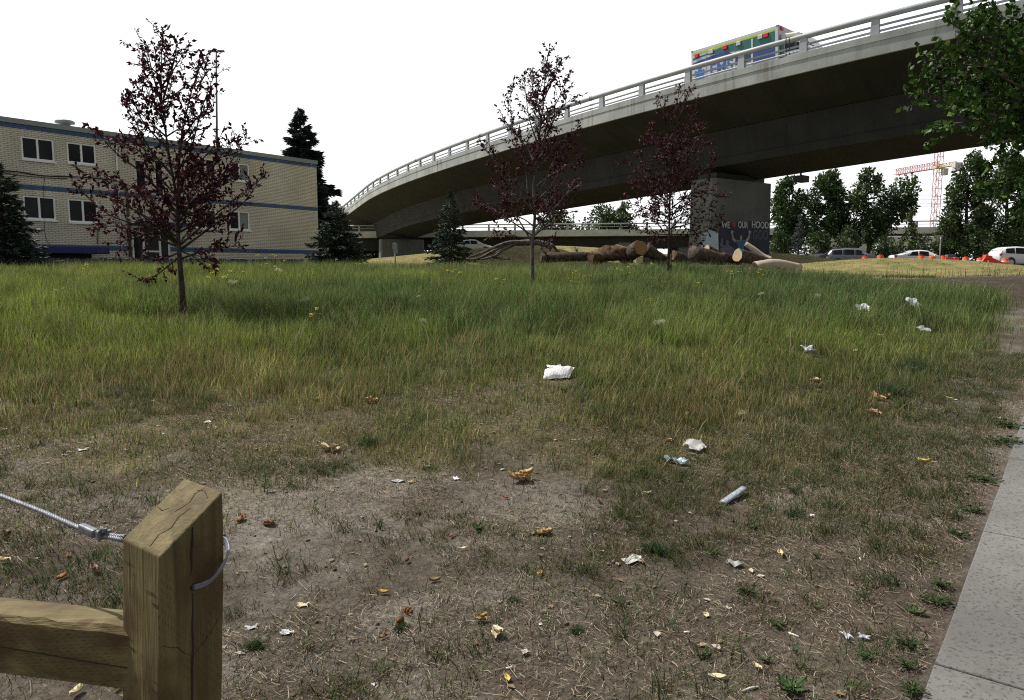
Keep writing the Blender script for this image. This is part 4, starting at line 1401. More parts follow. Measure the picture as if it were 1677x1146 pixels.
# ------------------------------------------------------------------ tower crane and power lines
def make_crane():
    M_RED = plain('crane red paint', (.46, .20, .23), .5, .1, .3)
    M_GREY = plain('crane cabin grey', (.45, .46, .47), .5, .1)
    M_YEL = plain('crane yellow plate', (.50, .40, .22), .5, .1)
    Y = 250.0
    base = Vector(pix(1526.5, 432, Y)); top = Vector(pix(1533, 236, Y))
    base.z = 1.7
    root = thing('tower_crane', 'red lattice tower crane rising between the far trees', 'crane', base)
    hw = .95
    mb = MB(); M = [Vector((sx * hw, sy * hw, 0)) for sx, sy in ((-1, -1), (1, -1), (1, 1), (-1, 1))]
    top.x = base.x; 
    zs = np.arange(base.z, top.z, 2.6)
    for m in M: mb.tube([Vector((base.x, base.y, zs[0])) + m, Vector((base.x, base.y, zs[-1])) + m], .12, 4)
    for i in range(len(zs) - 1):
        for k in range(4):
            p = Vector((base.x, base.y, zs[i])) + M[k]; q = Vector((base.x, base.y, zs[i + 1])) + M[(k + 1) % 4]
            mb.tube([p, q], .07, 4, False)
            mb.tube([Vector((base.x, base.y, zs[i])) + M[k], Vector((base.x, base.y, zs[i])) + M[(k + 1) % 4]], .06, 4, False)
    mb.build('mast', M_RED, root)
    zj = float(pix(1531, 275, Y)[2])
    tip = Vector(pix(1466, 286.5, 273.0)); hub = Vector((base.x, base.y, zj))
    def truss(a, b, n, h, w, m, name):
        mb = MB(); d = (b - a); s = Vector((d.y, -d.x, 0)).normalized() * w
        lo1 = [a + d * (i / n) + s for i in range(n + 1)]; lo2 = [a + d * (i / n) - s for i in range(n + 1)]
        up = [a + d * (i / n) + Vector((0, 0, h)) for i in range(n + 1)]
        for ln, r in ((lo1, .16), (lo2, .16), (up, .14)): mb.tube([ln[0], ln[-1]], r, 4)
        for i in range(n):
            for lo in (lo1, lo2):
                mb.tube([lo[i], up[i] + d * (.5 / n)], .07, 4, False); mb.tube([up[i] + d * (.5 / n), lo[i + 1]], .07, 4, False)
            mb.tube([lo1[i], lo2[i]], .07, 4, False)
        mb.build(name, m, root)
    truss(hub, tip, 18, 2.1, .7, M_RED, 'jib')
    back = hub + (hub - tip).normalized() * 9
    truss(hub, back, 6, 1.2, .7, M_YEL, 'counter_jib')
    mb = MB(); mb.box(back + Vector((0, 0, -.6)), (2.4, 2.0, 2.6)); mb.build('counterweight', M_GREY, root)
    mb = MB(); mb.box(hub + Vector((1.5, -1.2, -1.4)), (1.6, 1.8, 2.2)); mb.build('cabin', M_GREY, root, bevel=.1)
    mb = MB(); mb.box(hub + Vector((0, 0, .2)), (2.8, 2.8, .8)); mb.build('slewing_ring', M_YEL, root)
    apex = Vector((base.x, base.y, top.z + 4))
    mb = MB(); mb.tube([apex - Vector((0, 0, 5)), hub + (tip - hub) * .6 + Vector((0, 0, 2.0))], .07, 4); mb.tube([apex - Vector((0, 0, 5)), back], .07, 4); mb.build('pendant_line', M_GREY, root)
    hk = hub + (tip - hub) * .97
    mb = MB(); mb.tube([hk, Vector((hk.x, hk.y, float(pix(1468, 315, 272)[2])))], .07, 4); mb.build('hoist_rope', M_GREY, root)
    mb = MB(); mb.box((hk.x, hk.y, float(pix(1468, 293, 272)[2])), (.9, .9, 1.2)); mb.build('hook_block', M_GREY, root)
    M_WIRE = plain('power line', (.42, .44, .47), .6, .05)
    Yp = 180.0
    for i, v in enumerate((313.5, 319.5, 326, 331.5)):
        a = Vector(pix(1180, v - 9, Yp + 8)); b = Vector(pix(1800, v + 4, Yp - 8)); pts = []
        for k in range(25):
            t = k / 24; p = a.lerp(b, t); p.z -= 4 * 2.2 * t * (1 - t) - .9; pts.append(p)
        mb = MB(); mb.tube(pts, .045, 4); o = mb.build('power_line', M_WIRE, None, True)
        tag(o, ['topmost of the thin power lines crossing behind the red crane', 'second of the thin power lines from the top behind the red crane',
                'third of the thin power lines from the top behind the red crane', 'lowest of the thin power lines crossing behind the red crane'][i], 'power line', 'power lines behind the crane')
    for k, x in enumerate((95.0, 320.0)):
        pass


make_crane()

# ------------------------------------------------------------------ trees
def leaf_arrays(P, D, L, Wd, fold, rng_):
    """folded pointed leaves: P base points, D directions; returns V (n*4,3) and triangles"""
    n = len(P)
    D = D / np.linalg.norm(D, axis=1)[:, None]
    r = rng_.normal(0, 1, (n, 3)); X = np.cross(D, r); X /= np.linalg.norm(X, axis=1)[:, None] + 1e-9
    N = np.cross(D, X)
    L = L[:, None]; Wd = Wd[:, None]
    mid = P + D * L * .45
    a = mid + X * Wd * .5 + N * Wd * fold; b = mid - X * Wd * .5 + N * Wd * fold
    tip = P + D * L
    V = np.stack([P, a, tip, b], 1).reshape(-1, 3)
    k = (np.arange(n) * 4)[:, None]
    return V, np.concatenate([k + np.array([[0, 1, 2]]), k + np.array([[0, 2, 3]])])


def spline(pts, n):
    """smooth polyline through points (Catmull-Rom)"""
    P = [np.array(p, float) for p in pts]
    P = [2 * P[0] - P[1]] + P + [2 * P[-1] - P[-2]]
    out = []
    seg = len(P) - 3
    for i in range(seg):
        for k in range(n):
            t = k / n
            p0, p1, p2, p3 = P[i:i + 4]
            out.append(.5 * ((2 * p1) + (-p0 + p2) * t + (2 * p0 - 5 * p1 + 4 * p2 - p3) * t * t + (-p0 + 3 * p1 - 3 * p2 + p3) * t ** 3))
    out.append(P[-2])
    return np.array(out)


def leafy_tree(name, label, cat, base, Y, trunk_px, limb_px, r0, seed, leaf_len, leaf_cols, bark, leafmat, twig_gap=.12, twig_len=(.16, .42), leaf_gap=.026,
               autos=10, env=None, depth_k=.75, group=None, bare=.2, leaf_w=.5):
    rg = np.random.default_rng(seed)
    root = thing(name, label, cat, base, group)
    tb = MB()
    leaders = []
    for px in trunk_px:
        pts = [pix(u, v, Y + (j * .0)) for j, (u, v) in enumerate(px)]
        leaders.append(spline(pts, 5))
    main = leaders[0]
    main[0] = np.array(base) - np.array([0, 0, .15])
    ztop = main[-1][2]; zbase = main[0][2]
    for i, ld in enumerate(leaders):
        n = len(ld); rr = r0 if i == 0 else r0 * .5
        rad = [max(.006, rr * (1 - .92 * (k / (n - 1)) ** .8) * (1.25 if i == 0 and k == 0 else 1)) for k in range(n)]
        tb.tube(ld, rad, 8, col=None)
    limbs = []
    for px in limb_px:
        w = abs(px[-1][0] - px[0][0]) * Y / 1200
        dz = rg.uniform(-1, 1) * w * depth_k
        pts = []
        for j, (u, v) in enumerate(px):
            pts.append(pix(u, v, Y + dz * j / (len(px) - 1)))
        limbs.append(spline(pts, 5))
    # further limbs towards and away from the viewer, kept inside the same outline
    for k in range(autos):
        t = rg.uniform(.26, .9); z = zbase + (ztop - zbase) * t
        i = int(np.argmin(np.abs(main[:, 2] - z))); p = main[i]
        R_ = env(t) * rg.uniform(.6, 1.0)
        a = rg.choice([-1, 1]) * math.pi / 2 + rg.uniform(-.8, .8)
        d = np.array([math.cos(a), math.sin(a), 0])
        q1 = p + d * R_ * .5 + np.array([0, 0, R_ * .35]); q2 = p + d * R_ + np.array([0, 0, R_ * rg.uniform(.6, 1.0)])
        limbs.append(spline([p, q1, q2], 6))
    LP, LD = [], []
    def leaves_on(a, b, gap, jit=.55):
        l = np.linalg.norm(b - a); m = max(1, int(l / gap))
        d = (b - a) / (l + 1e-9)
        for q in np.linspace(.12, 1, m):
            dd = d * .6 + rg.normal(0, jit, 3) + np.array([0, 0, -.12])
            LP.append(a + (b - a) * q); LD.append(dd)
    def twigs(path, rad0, start, end_leaf=True, scale=1.0):
        seg = np.linalg.norm(np.diff(path, axis=0), axis=1); cum = np.concatenate([[0], np.cumsum(seg)]); tot = cum[-1]
        s = tot * start
        while s < tot:
            i = min(np.searchsorted(cum, s) - 1, len(seg) - 1); i = max(i, 0)
            t = (s - cum[i]) / (seg[i] + 1e-9); p = path[i] + (path[i + 1] - path[i]) * t
            d = (path[i + 1] - path[i]) / (seg[i] + 1e-9)
            L = rg.uniform(*twig_len) * scale * (1.0 - .35 * (s / tot))
            r = rg.normal(0, 1, 3); r -= d * r.dot(d); r /= np.linalg.norm(r) + 1e-9
            e = d * .6 + r * .8 + np.array([0, 0, .35]); e /= np.linalg.norm(e)
            q = p + e * L * .55; q2 = q + (e + rg.normal(0, .25, 3) + np.array([0, 0, .05])) * L * .45
            tb.tube([p, q, q2], [.006, .0045, .002], 4, False)
            leaves_on(p + (q - p) * .25, q, leaf_gap); leaves_on(q, q2, leaf_gap * .8)
            s += rg.uniform(.6, 1.5) * twig_gap
    for lb in limbs:
        n = len(lb)
        ll = np.sum(np.linalg.norm(np.diff(lb, axis=0), axis=1))
        rr = min(r0 * .42, .010 + ll * .008)
        tb.tube(lb, [max(.004, rr * (1 - .88 * k / (n - 1))) for k in range(n)], 6, False)
        twigs(lb, rr, bare)
        leaves_on(lb[-2], lb[-1], leaf_gap * .6)
    for i, ld in enumerate(leaders):
        k0 = int(len(ld) * (.5 if i == 0 else .35))
        twigs(ld[k0:], .01, .0)
        leaves_on(ld[-2], ld[-1], leaf_gap * .5)
    tb.build('trunk', bark, root, True)
    LP, LD = np.array(LP), np.array(LD); n = len(LP)
    L = rg.uniform(.5, 1.3, n) * leaf_len
    V, T = leaf_arrays(LP, LD, L, L * rg.uniform(leaf_w * .8, leaf_w * 1.2, n), .12, rg)
    t = rg.random(n)[:, None]; c = np.array(leaf_cols[0]) * (1 - t) + np.array(leaf_cols[1]) * t
    if len(leaf_cols) > 2:
        k = rg.random(n) < .12; c[k] = np.array(leaf_cols[2])
    np_mesh('crown', V, [T], leafmat, np.repeat(c, 4, 0), root)
    return root, n


PURPLE = [(.022, .006, .010), (.070, .016, .023), (.13, .032, .040)]
M_LEAFP = attr_mat('purple leaves', .6, .15, .12)
leafy_tree('purple_leaf_tree', 'largest young purple-leaved tree, before the brick apartment block', 'tree', TREE1, TREE1.y,
           [[(301, 519), (298, 470), (294, 420), (291, 372), (290, 330), (275, 242), (264, 146), (267, 44)],
            [(291, 340), (293, 271), (298, 221), (318, 135), (341, 86)], [(290, 330), (302, 290), (330, 180), (352, 120)]],
           [[(294, 402), (250, 375), (180, 352), (118, 300)], [(294, 390), (235, 352), (165, 318)], [(291, 350), (240, 290), (190, 250), (158, 216)],
            [(284, 290), (240, 235), (205, 160)], [(276, 245), (235, 200), (212, 150)], [(270, 190), (250, 120), (240, 72)], [(268, 160), (285, 100), (290, 62)],
            [(266, 140), (290, 105), (305, 78)], [(296, 408), (345, 372), (400, 330), (432, 282)], [(296, 400), (360, 345), (415, 300)], [(295, 424), (345, 408), (398, 402)],
            [(292, 352), (345, 312), (380, 262), (405, 225)], [(292, 318), (340, 282), (385, 225)], [(296, 230), (325, 190), (350, 175)], [(292, 300), (330, 262), (358, 230)],
            [(296, 412), (262, 425), (232, 415)], [(296, 418), (272, 438), (252, 452), (228, 458)], [(294, 395), (262, 380), (215, 392), (190, 415)],
            [(291, 365), (250, 330), (205, 300), (140, 285)], [(288, 320), (255, 280), (225, 220)], [(295, 410), (322, 422), (352, 434)], [(294, 380), (330, 362), (365, 352)],
            [(293, 362), (320, 325), (355, 300), (395, 290)], [(292, 340), (262, 318), (228, 312)], [(280, 270), (250, 262), (215, 240), (175, 236)],
            [(296, 405), (240, 385), (190, 370), (150, 375)], [(272, 210), (255, 175), (232, 130)], [(320, 150), (338, 120), (352, 105)]],
           .060, 11, .080, PURPLE, M_BARKP, M_LEAFP, .07, (.14, .46), .021, 24, lambda t: 1.25 * (1 - t) ** .7 + .15)
leafy_tree('purple_leaf_tree', 'middle young purple-leaved tree with bare inner twigs, before the girder of the overpass', 'tree', TREE2, TREE2.y,
           [[(872, 482), (872, 440), (872, 398), (876, 352), (874, 306), (880.5, 260), (884, 213), (889, 175), (895, 106), (901, 82)]],
           [[(870, 394), (849, 359), (830, 329), (806, 296)], [(874, 352), (864, 313), (860, 267), (840, 214), (835, 140)], [(874, 329), (820, 275), (790, 240)],
            [(880, 329), (907, 263), (948, 206)], [(878, 306), (900, 288), (952, 258)], [(876, 372), (922, 325), (941, 294)], [(882, 252), (914, 183), (947, 155)],
            [(885, 206), (912, 167), (930, 123)], [(872, 386), (822, 352), (776, 325)], [(872, 392), (840, 386), (808, 382)], [(875, 386), (899, 367), (925, 352)],
            [(882, 240), (866, 190), (858, 120)], [(886, 190), (874, 150), (868, 118)], [(880, 262), (850, 225), (822, 190)], [(874, 345), (840, 310), (800, 268)],
            [(876, 372), (850, 355), (800, 345)], [(877, 330), (905, 300), (935, 235)], [(890, 165), (905, 130), (915, 100)], [(874, 392), (884, 396), (895, 402)], [(874, 360), (905, 345), (930, 335)]],
           .048, 23, .082, PURPLE, bark_mat('silvery young bark', (.12, .105, .10), 14, (1, 1, .3), .4), M_LEAFP, .055, (.14, .46), .0245, 18, lambda t: 1.15 * (1 - t) ** .8 + .12, bare=.3)
leafy_tree('purple_leaf_tree', 'farthest young purple-leaved tree, just left of the painted pier', 'tree', TREE3, TREE3.y,
           [[(1093, 461), (1095, 420), (1096, 389), (1097, 315), (1098.5, 273), (1104.7, 221), (1108, 175), (1114, 140)],
            [(1098.5, 452), (1099, 425), (1100, 370), (1102, 318), (1108, 265)]],
           [[(1096, 315), (1068, 285), (1050, 250)], [(1096, 320), (1047, 285), (1022, 262)], [(1096, 356), (1056, 340), (1020, 331)], [(1097, 291), (1083, 248), (1062, 205)],
            [(1101, 291), (1126, 273), (1165, 230)], [(1099, 315), (1138, 291), (1172, 258)], [(1100, 352), (1150, 318), (1188, 322)], [(1098, 374), (1138, 364), (1186, 350)],
            [(1100, 384), (1138, 383), (1168, 374)], [(1105, 242), (1128, 200), (1142, 170)], [(1106, 218), (1086, 181), (1078, 160)], [(1096, 384), (1062, 382), (1028, 370)],
            [(1108, 200), (1122, 170), (1132, 148)], [(1100, 340), (1130, 318), (1162, 290)], [(1097, 340), (1062, 312), (1034, 300)], [(1099, 273), (1075, 235), (1058, 235)],
            [(1100, 388), (1120, 396), (1150, 398)], [(1101, 300), (1130, 250), (1150, 205)], [(1097, 364), (1060, 356), (1040, 350)], [(1099, 360), (1130, 345), (1170, 338)], [(1098, 390), (1075, 394), (1062, 396)]],
           .048, 37, .082, PURPLE, M_BARKP, M_LEAFP, .055, (.14, .46), .025, 20, lambda t: 1.2 * (1 - t) ** .75 + .12)

# broad green tree whose trunk stands just beyond the right edge of the picture
GREEN = [(.014, .040, .005), (.046, .098, .013), (.10, .16, .03)]
M_LEAFG = attr_mat('glossy green leaves', .42, .22, .18)
gt = ground(10.4, 10.6)
def near_px(u, v, y): return tuple(pix(u, v, y))
leafy_tree('broadleaf_tree', 'big glossy green leafy tree hanging into the right edge of the scene', 'tree', gt, 10.4,
           [[(2030, 560), (2025, 330), (2000, 120), (1960, -120), (1930, -400)], [(2010, 160), (1900, 20), (1790, -160)]],
           [[(2020, 260), (1860, 200), (1700, 175), (1580, 165), (1500, 152)], [(2015, 240), (1850, 165), (1720, 110), (1600, 60), (1552, 35)],
            [(2012, 180), (1850, 80), (1740, 20), (1640, -40)], [(2020, 300), (1880, 250), (1760, 235), (1650, 215)], [(2022, 330), (1900, 300), (1790, 285), (1690, 275), (1640, 262)],
            [(2020, 280), (1860, 225), (1740, 205), (1640, 195), (1540, 205)], [(2018, 260), (1820, 150), (1680, 125), (1570, 105), (1515, 112)], [(2024, 350), (1920, 340), (1800, 335), (1700, 320)],
            [(2022, 330), (1900, 330), (1780, 335), (1690, 325), (1648, 312)], [(2022, 340), (1850, 318), (1730, 300), (1655, 285)], [(2024, 350), (1880, 352), (1760, 350), (1690, 342)],
            [(2015, 210), (1820, 110), (1700, 70), (1620, 15)], [(2022, 310), (1860, 262), (1740, 250), (1665, 300)], [(2016, 230), (1830, 140), (1720, 150), (1620, 140), (1530, 128)],
            [(2020, 270), (1830, 190), (1690, 150), (1560, 80)], [(1990, 100), (1860, 0), (1760, -90)], [(2020, 280), (1850, 215), (1700, 200), (1590, 182)], [(2020, 310), (1850, 240), (1720, 215), (1640, 235)],
            [(2010, 200), (1860, 130), (1760, 80), (1680, 40), (1600, 30)], [(2000, 150), (1880, 60), (1780, 10), (1700, -20)]],
           .19, 51, .090, GREEN, M_BARK, M_LEAFG, .048, (.25, .75), .027, 16, lambda t: 2.6 * (1 - t) ** .5, depth_k=.22, bare=.28, leaf_w=.85)


def far_tree(name, label, cat, u, vtop, wpx, Y, seed, cols, group=None, trunk_v=.35, vbase=None, leaf=.30, n=5200, shape='round', extra=None):
    """a tree some way off: tapered trunk and limbs, leaf clumps with gaps between them"""
    rg = np.random.default_rng(seed)
    x = pix(u, 437, Y)[0]
    base = ground(x, Y)
    top = float(pix(u, vtop, Y)[2]); hgt = top - base.z; R_ = wpx * Y / 1200 / 2
    root = thing(name, label, cat, base, group)
    tb = MB()
    b = np.array(base)
    spine = [b - [0, 0, .2], b + [rg.normal(0, .1), 0, hgt * .3], b + [rg.normal(0, .2), rg.normal(0, .2), hgt * .6], b + [0, 0, hgt * .93]]
    sp = spline(spine, 5); m = len(sp); r0 = .022 * hgt + .04
    tb.tube(sp, [max(.03, r0 * (1 - .9 * k / (m - 1))) for k in range(m)], 7)
    cl = []
    n = int(n * (1.3 if n > 2000 else .8)); nb = int(26 + R_ * 9)
    for k in range(nb):
        t = trunk_v + (1 - trunk_v) * (k + rg.random()) / nb
        q = (t - trunk_v) / (1 - trunk_v)
        if shape == 'round': e = math.sin(math.pi * min(1, .16 + q * .84)) ** .6
        elif shape == 'column': e = (1 - q) ** .5 * .9 + .12
        else: e = min(1, 1.25 - q * .9)
        a = rg.uniform(0, 2 * math.pi); rr = R_ * e * rg.uniform(.25, 1.0) ** .6 * .86
        c = b + np.array([math.cos(a) * rr, math.sin(a) * rr, hgt * t * .97])
        cr = R_ * rg.uniform(.16, .36) * (.55 + .45 * e)
        cl.append((c, cr))
        i = int(np.argmin(np.abs(sp[:, 2] - (c[2] - rr * .6))))
        tb.tube([sp[i], sp[i] * .45 + c * .55 + [0, 0, -.12 * rr], c], [r0 * .28, r0 * .16, .02], 5, False)
    for (eu, ev, er) in (extra or []):
        c = pix(eu, ev, Y); cl.append((c, er)); i = int(np.argmin(np.abs(sp[:, 2] - (c[2] - 1.2))))
        tb.tube([sp[i], sp[i] * .5 + c * .5, c], [r0 * .35, r0 * .2, .03], 5, False)
    tb.build('trunk', M_BARK, root, True)
    wts = np.array([c[1] ** 2 for c in cl]); wts /= wts.sum()
    pick = rg.choice(len(cl), n, p=wts)
    C = np.array([c[0] for c in cl])[pick]; rad = np.array([c[1] for c in cl])[pick]
    d = rg.normal(0, 1, (n, 3)); d /= np.linalg.norm(d, axis=1)[:, None]
    P = C + d * (rad * (.25 + 1.0 * rg.random(n) ** .7))[:, None] * np.array([1.0, 1.0, 1.15])
    # little twigs of leaves rather than an even shell
    D = d * .7 + rg.normal(0, .7, (n, 3)) + [0, 0, -.1]
    L = rg.uniform(.55, 1.3, n) * leaf * 1.12
    V, T = leaf_arrays(P, D, L, L * rg.uniform(.4, .75, n), .15, rg)
    ct = np.clip(rg.random(len(cl))[pick] * .6 + rg.random(n) * .4, 0, 1)[:, None]
    c = np.array(cols[0]) * (1 - ct) + np.array(cols[1]) * ct
    np_mesh('crown', V, [T], M_LEAF, np.repeat(c, 4, 0), root)
    return root


DG = [(.022, .046, .015), (.075, .118, .034)]
YG = [(.045, .075, .022), (.095, .125, .038)]
G_FAR = 'trees standing behind the parked cars'
far_tree('poplar_tree', 'dark green tree directly beside the right edge of the painted pier', 'tree', 1287, 290, 66, 76, 1, DG, G_FAR, .2, n=6000)
far_tree('poplar_tree', 'tall green tree rising behind the grey wagon', 'tree', 1352, 279, 76, 77, 2, DG, G_FAR, .25, n=6500)
far_tree('poplar_tree', 'tall green tree with a limb leaning to the crane, behind the white sedan', 'tree', 1418, 273, 72, 75, 3, DG, G_FAR, .25, n=6500,
         extra=[(1462, 345, 1.1), (1475, 325, 1.2), (1484, 310, 1.1), (1488, 330, .8), (1470, 348, .8), (1492, 302, .5), (1455, 362, 1.0), (1486, 340, .7)])
far_tree('poplar_tree', 'tall dense green tree just right of the red crane', 'tree', 1580, 250, 72, 73, 4, DG, G_FAR, .18, n=7000)
far_tree('poplar_tree', 'widest dark green tree above the white car at the right edge', 'tree', 1645, 245, 96, 75, 5, DG, G_FAR, .15, n=8500)
far_tree('poplar_tree', 'slender pale green sapling standing left of the crane mast', 'tree', 1485, 342, 28, 72, 6, YG, G_FAR, .1, n=1800, shape='column', leaf=.22)
far_tree('poplar_tree', 'low pale green young tree at the foot of the crane', 'tree', 1545, 358, 40, 71, 7, YG, G_FAR, .08, n=2200, leaf=.24)
far_tree('poplar_tree', 'green tree seen over the far overpass between the first two purple trees', 'tree', 985, 338, 90, 112, 8, DG, 'trees behind the far overpass', .2, n=4000, leaf=.42)
far_tree('poplar_tree', 'small round green tree seen over the far overpass left of the farthest purple tree', 'tree', 1022, 331, 42, 112, 9, DG, 'trees behind the far overpass', .2, n=2600, leaf=.42)
far_tree('poplar_tree', 'green tree over the far overpass directly right of the middle purple trunk', 'tree', 915, 343, 70, 112, 10, DG, 'trees behind the far overpass', .2, n=3200, leaf=.42)
SHR = 'bushes along the road behind the cars'
for i, (u, v, w, lab) in enumerate(((1275, 380, 44, 'dark bush at the right foot of the painted pier'), (1340, 378, 44, 'dark bush between the blue spruce and the grey wagon roof'),
                                    (1385, 372, 46, 'dark bush right behind the roof of the grey wagon'), (1450, 385, 50, 'dark bush behind the navy pickup'),
                                    (1510, 384, 48, 'dark bush behind the white sedan, left of the triangular sign'), (1562, 384, 42, 'dark bush right of the triangular sign'),
                                    (1605, 376, 50, 'tall dark bush between the triangular sign and the white car at the right edge'), (1660, 372, 50, 'dark bush behind the white car at the right edge'))):
    far_tree('bush', lab, 'bush', u, v, w, 70.5, 60 + i, DG, SHR, .02, n=1900, leaf=.24)


def spruce(label, u, vtop, wpx, Y, seed, cols, vbase=None, layers=24, per=9, nl=1.0, droop=.25, ragged=.35, group='spruces', size=1.0):
    rg = np.random.default_rng(seed)
    x = pix(u, 437, Y)[0]
    base = ground(x, Y)
    top = float(pix(u, vtop, Y)[2]); hgt = top - base.z; R_ = wpx * Y / 1200 / 2
    root = thing('spruce_tree', label, 'tree', base, group)
    b = np.array(base)
    tb = MB(); tb.tube([b - [0, 0, .2], b + [0, 0, hgt * .5], b + [0, 0, hgt * .985]], [.022 * hgt + .03, .014 * hgt, .012], 8)
    P, D, S = [], [], []
    for i in range(layers):
        t = (i + .3) / layers
        z = hgt * (.04 + .95 * t ** .95)
        Lb = R_ * ((1 - t) ** .82 + .03) * (1 + rg.normal(0, ragged * .3))
        for k in range(per if t < .8 else max(4, per - 3)):
            a = 2 * math.pi * (k + rg.random() * .9) / per + i * 1.1
            l = Lb * rg.uniform(1 - ragged, 1 + ragged * .35)
            if l < .05: continue
            up = .32 if t > .75 else -.02 - droop * (1 - t)
            d = np.array([math.cos(a), math.sin(a), 0])
            p0 = b + [0, 0, z + rg.normal(0, hgt / layers * .3)]
            p1 = p0 + d * l * .55 + [0, 0, l * (up * .55 - .06)]; p2 = p0 + d * l + [0, 0, l * (up + .04)]
            tb.tube([p0, p1, p2], [.010 + l * .012, .008, .003], 4, False)
            path = spline([p0, p1, p2], 5)
            m = max(10, int(l * 46 * nl))
            for q in rg.random(m) ** .75:
                f = q * (len(path) - 1); j = min(int(f), len(path) - 2); p = path[j] + (path[j + 1] - path[j]) * (f - j)
                sdir = np.cross(d, [0, 0, 1]) * rg.choice([-1, 1])
                e = d * .75 + sdir * rg.uniform(.1, .9) + np.array([0, 0, rg.uniform(-.55, .25)])
                tw = l * .32 * (1 - .65 * q) * rg.random()
                P.append(p + e * tw * rg.random() + np.array([0, 0, -.02])); D.append(e); S.append(.10 + .05 * rg.random() + .035 * l)
    # leading shoot
    for q in range(int(60 * nl)):
        zz = hgt * (.9 + .1 * rg.random()); a = rg.uniform(0, 6.28)
        P.append(b + [0, 0, zz]); D.append(np.array([math.cos(a), math.sin(a), rg.uniform(.3, 1.6)])); S.append(.10 + .06 * rg.random())
    tb.build('trunk', M_BARK, root, True)
    P, D, S = np.array(P), np.array(D), np.array(S)
    V, T = leaf_arrays(P, D, S * 1.5 * size, S * .36 * size, .2, rg)
    t = rg.random(len(P))[:, None]; c = np.array(cols[0]) * (1 - t) + np.array(cols[1]) * t
    np_mesh('crown', V, [T], M_NEEDLE, np.repeat(c, 4, 0), root)
    return root


SPR = [(.014, .030, .020), (.038, .062, .040)]
BLU = [(.018, .034, .034), (.05, .075, .075)]
spruce('dark green spruce cut by the left edge, before the brick block', 10, 272, 132, 24, 71, SPR, layers=20, per=10, nl=1.5)
spruce('broad dark spruce at the right corner of the brick block', 553, 330, 108, 37, 72, SPR, layers=20, per=10, nl=1.2)
spruce('tallest spruce, dark and ragged, rising behind the right corner of the brick block', 500, 181, 128, 58, 73, [(.010, .022, .020), (.026, .042, .040)], layers=26, per=11, nl=1.9, droop=.55, ragged=.5, size=2.3)
spruce('slim young spruce under the overpass, left of the middle purple tree', 738, 312, 72, 38, 74, SPR, layers=18, per=9, nl=1.1)
spruce('pale blue spruce behind the grass slope right of the painted pier', 1306, 352, 34, 69, 75, [(.04, .06, .06), (.09, .12, .12)], layers=18, per=8, nl=.6)

# one dark belt of trees under and beyond the far overpass that cannot be told apart
def belt():
    rg = np.random.default_rng(99)
    P, D, c = [], [], []
    for (u0, u1, v0, v1, Y, n) in ((700, 1000, 384, 404, 104, 5200), (1000, 1160, 388, 404, 106, 1500), (1250, 1720, 382, 408, 104, 6500), (-100, 330, 300, 430, 130, 2500), (540, 730, 392, 438, 120, 6000)):  # last entry is added foliage, dark fill for the shade under the near overpass
        u = rg.uniform(u0, u1, n)
        vv = v1 - (v1 - v0) * (.45 + .55 * noise2(u * .05, u * 0, 8)) * rg.random(n) ** .6
        y = Y + rg.uniform(-2.5, 2.5, n)
        r = np.array([pix(a, b, q) for a, b, q in zip(u, vv, y)])
        P.append(r)
    P = np.concatenate(P); n = len(P)
    D = rg.normal(0, 1, (n, 3)); L = rg.uniform(.4, .9, n)
    V, T = leaf_arrays(P, D, L, L * .6, .15, rg)
    t = rg.random(n)[:, None]; cc = np.array(DG[0]) * .8 * (1 - t) + np.array(DG[1]) * t
    tag(np_mesh('woodland_and_shade_fill', V, [T], M_LEAF, np.repeat(cc, 4, 0)), kind='stuff')
belt()

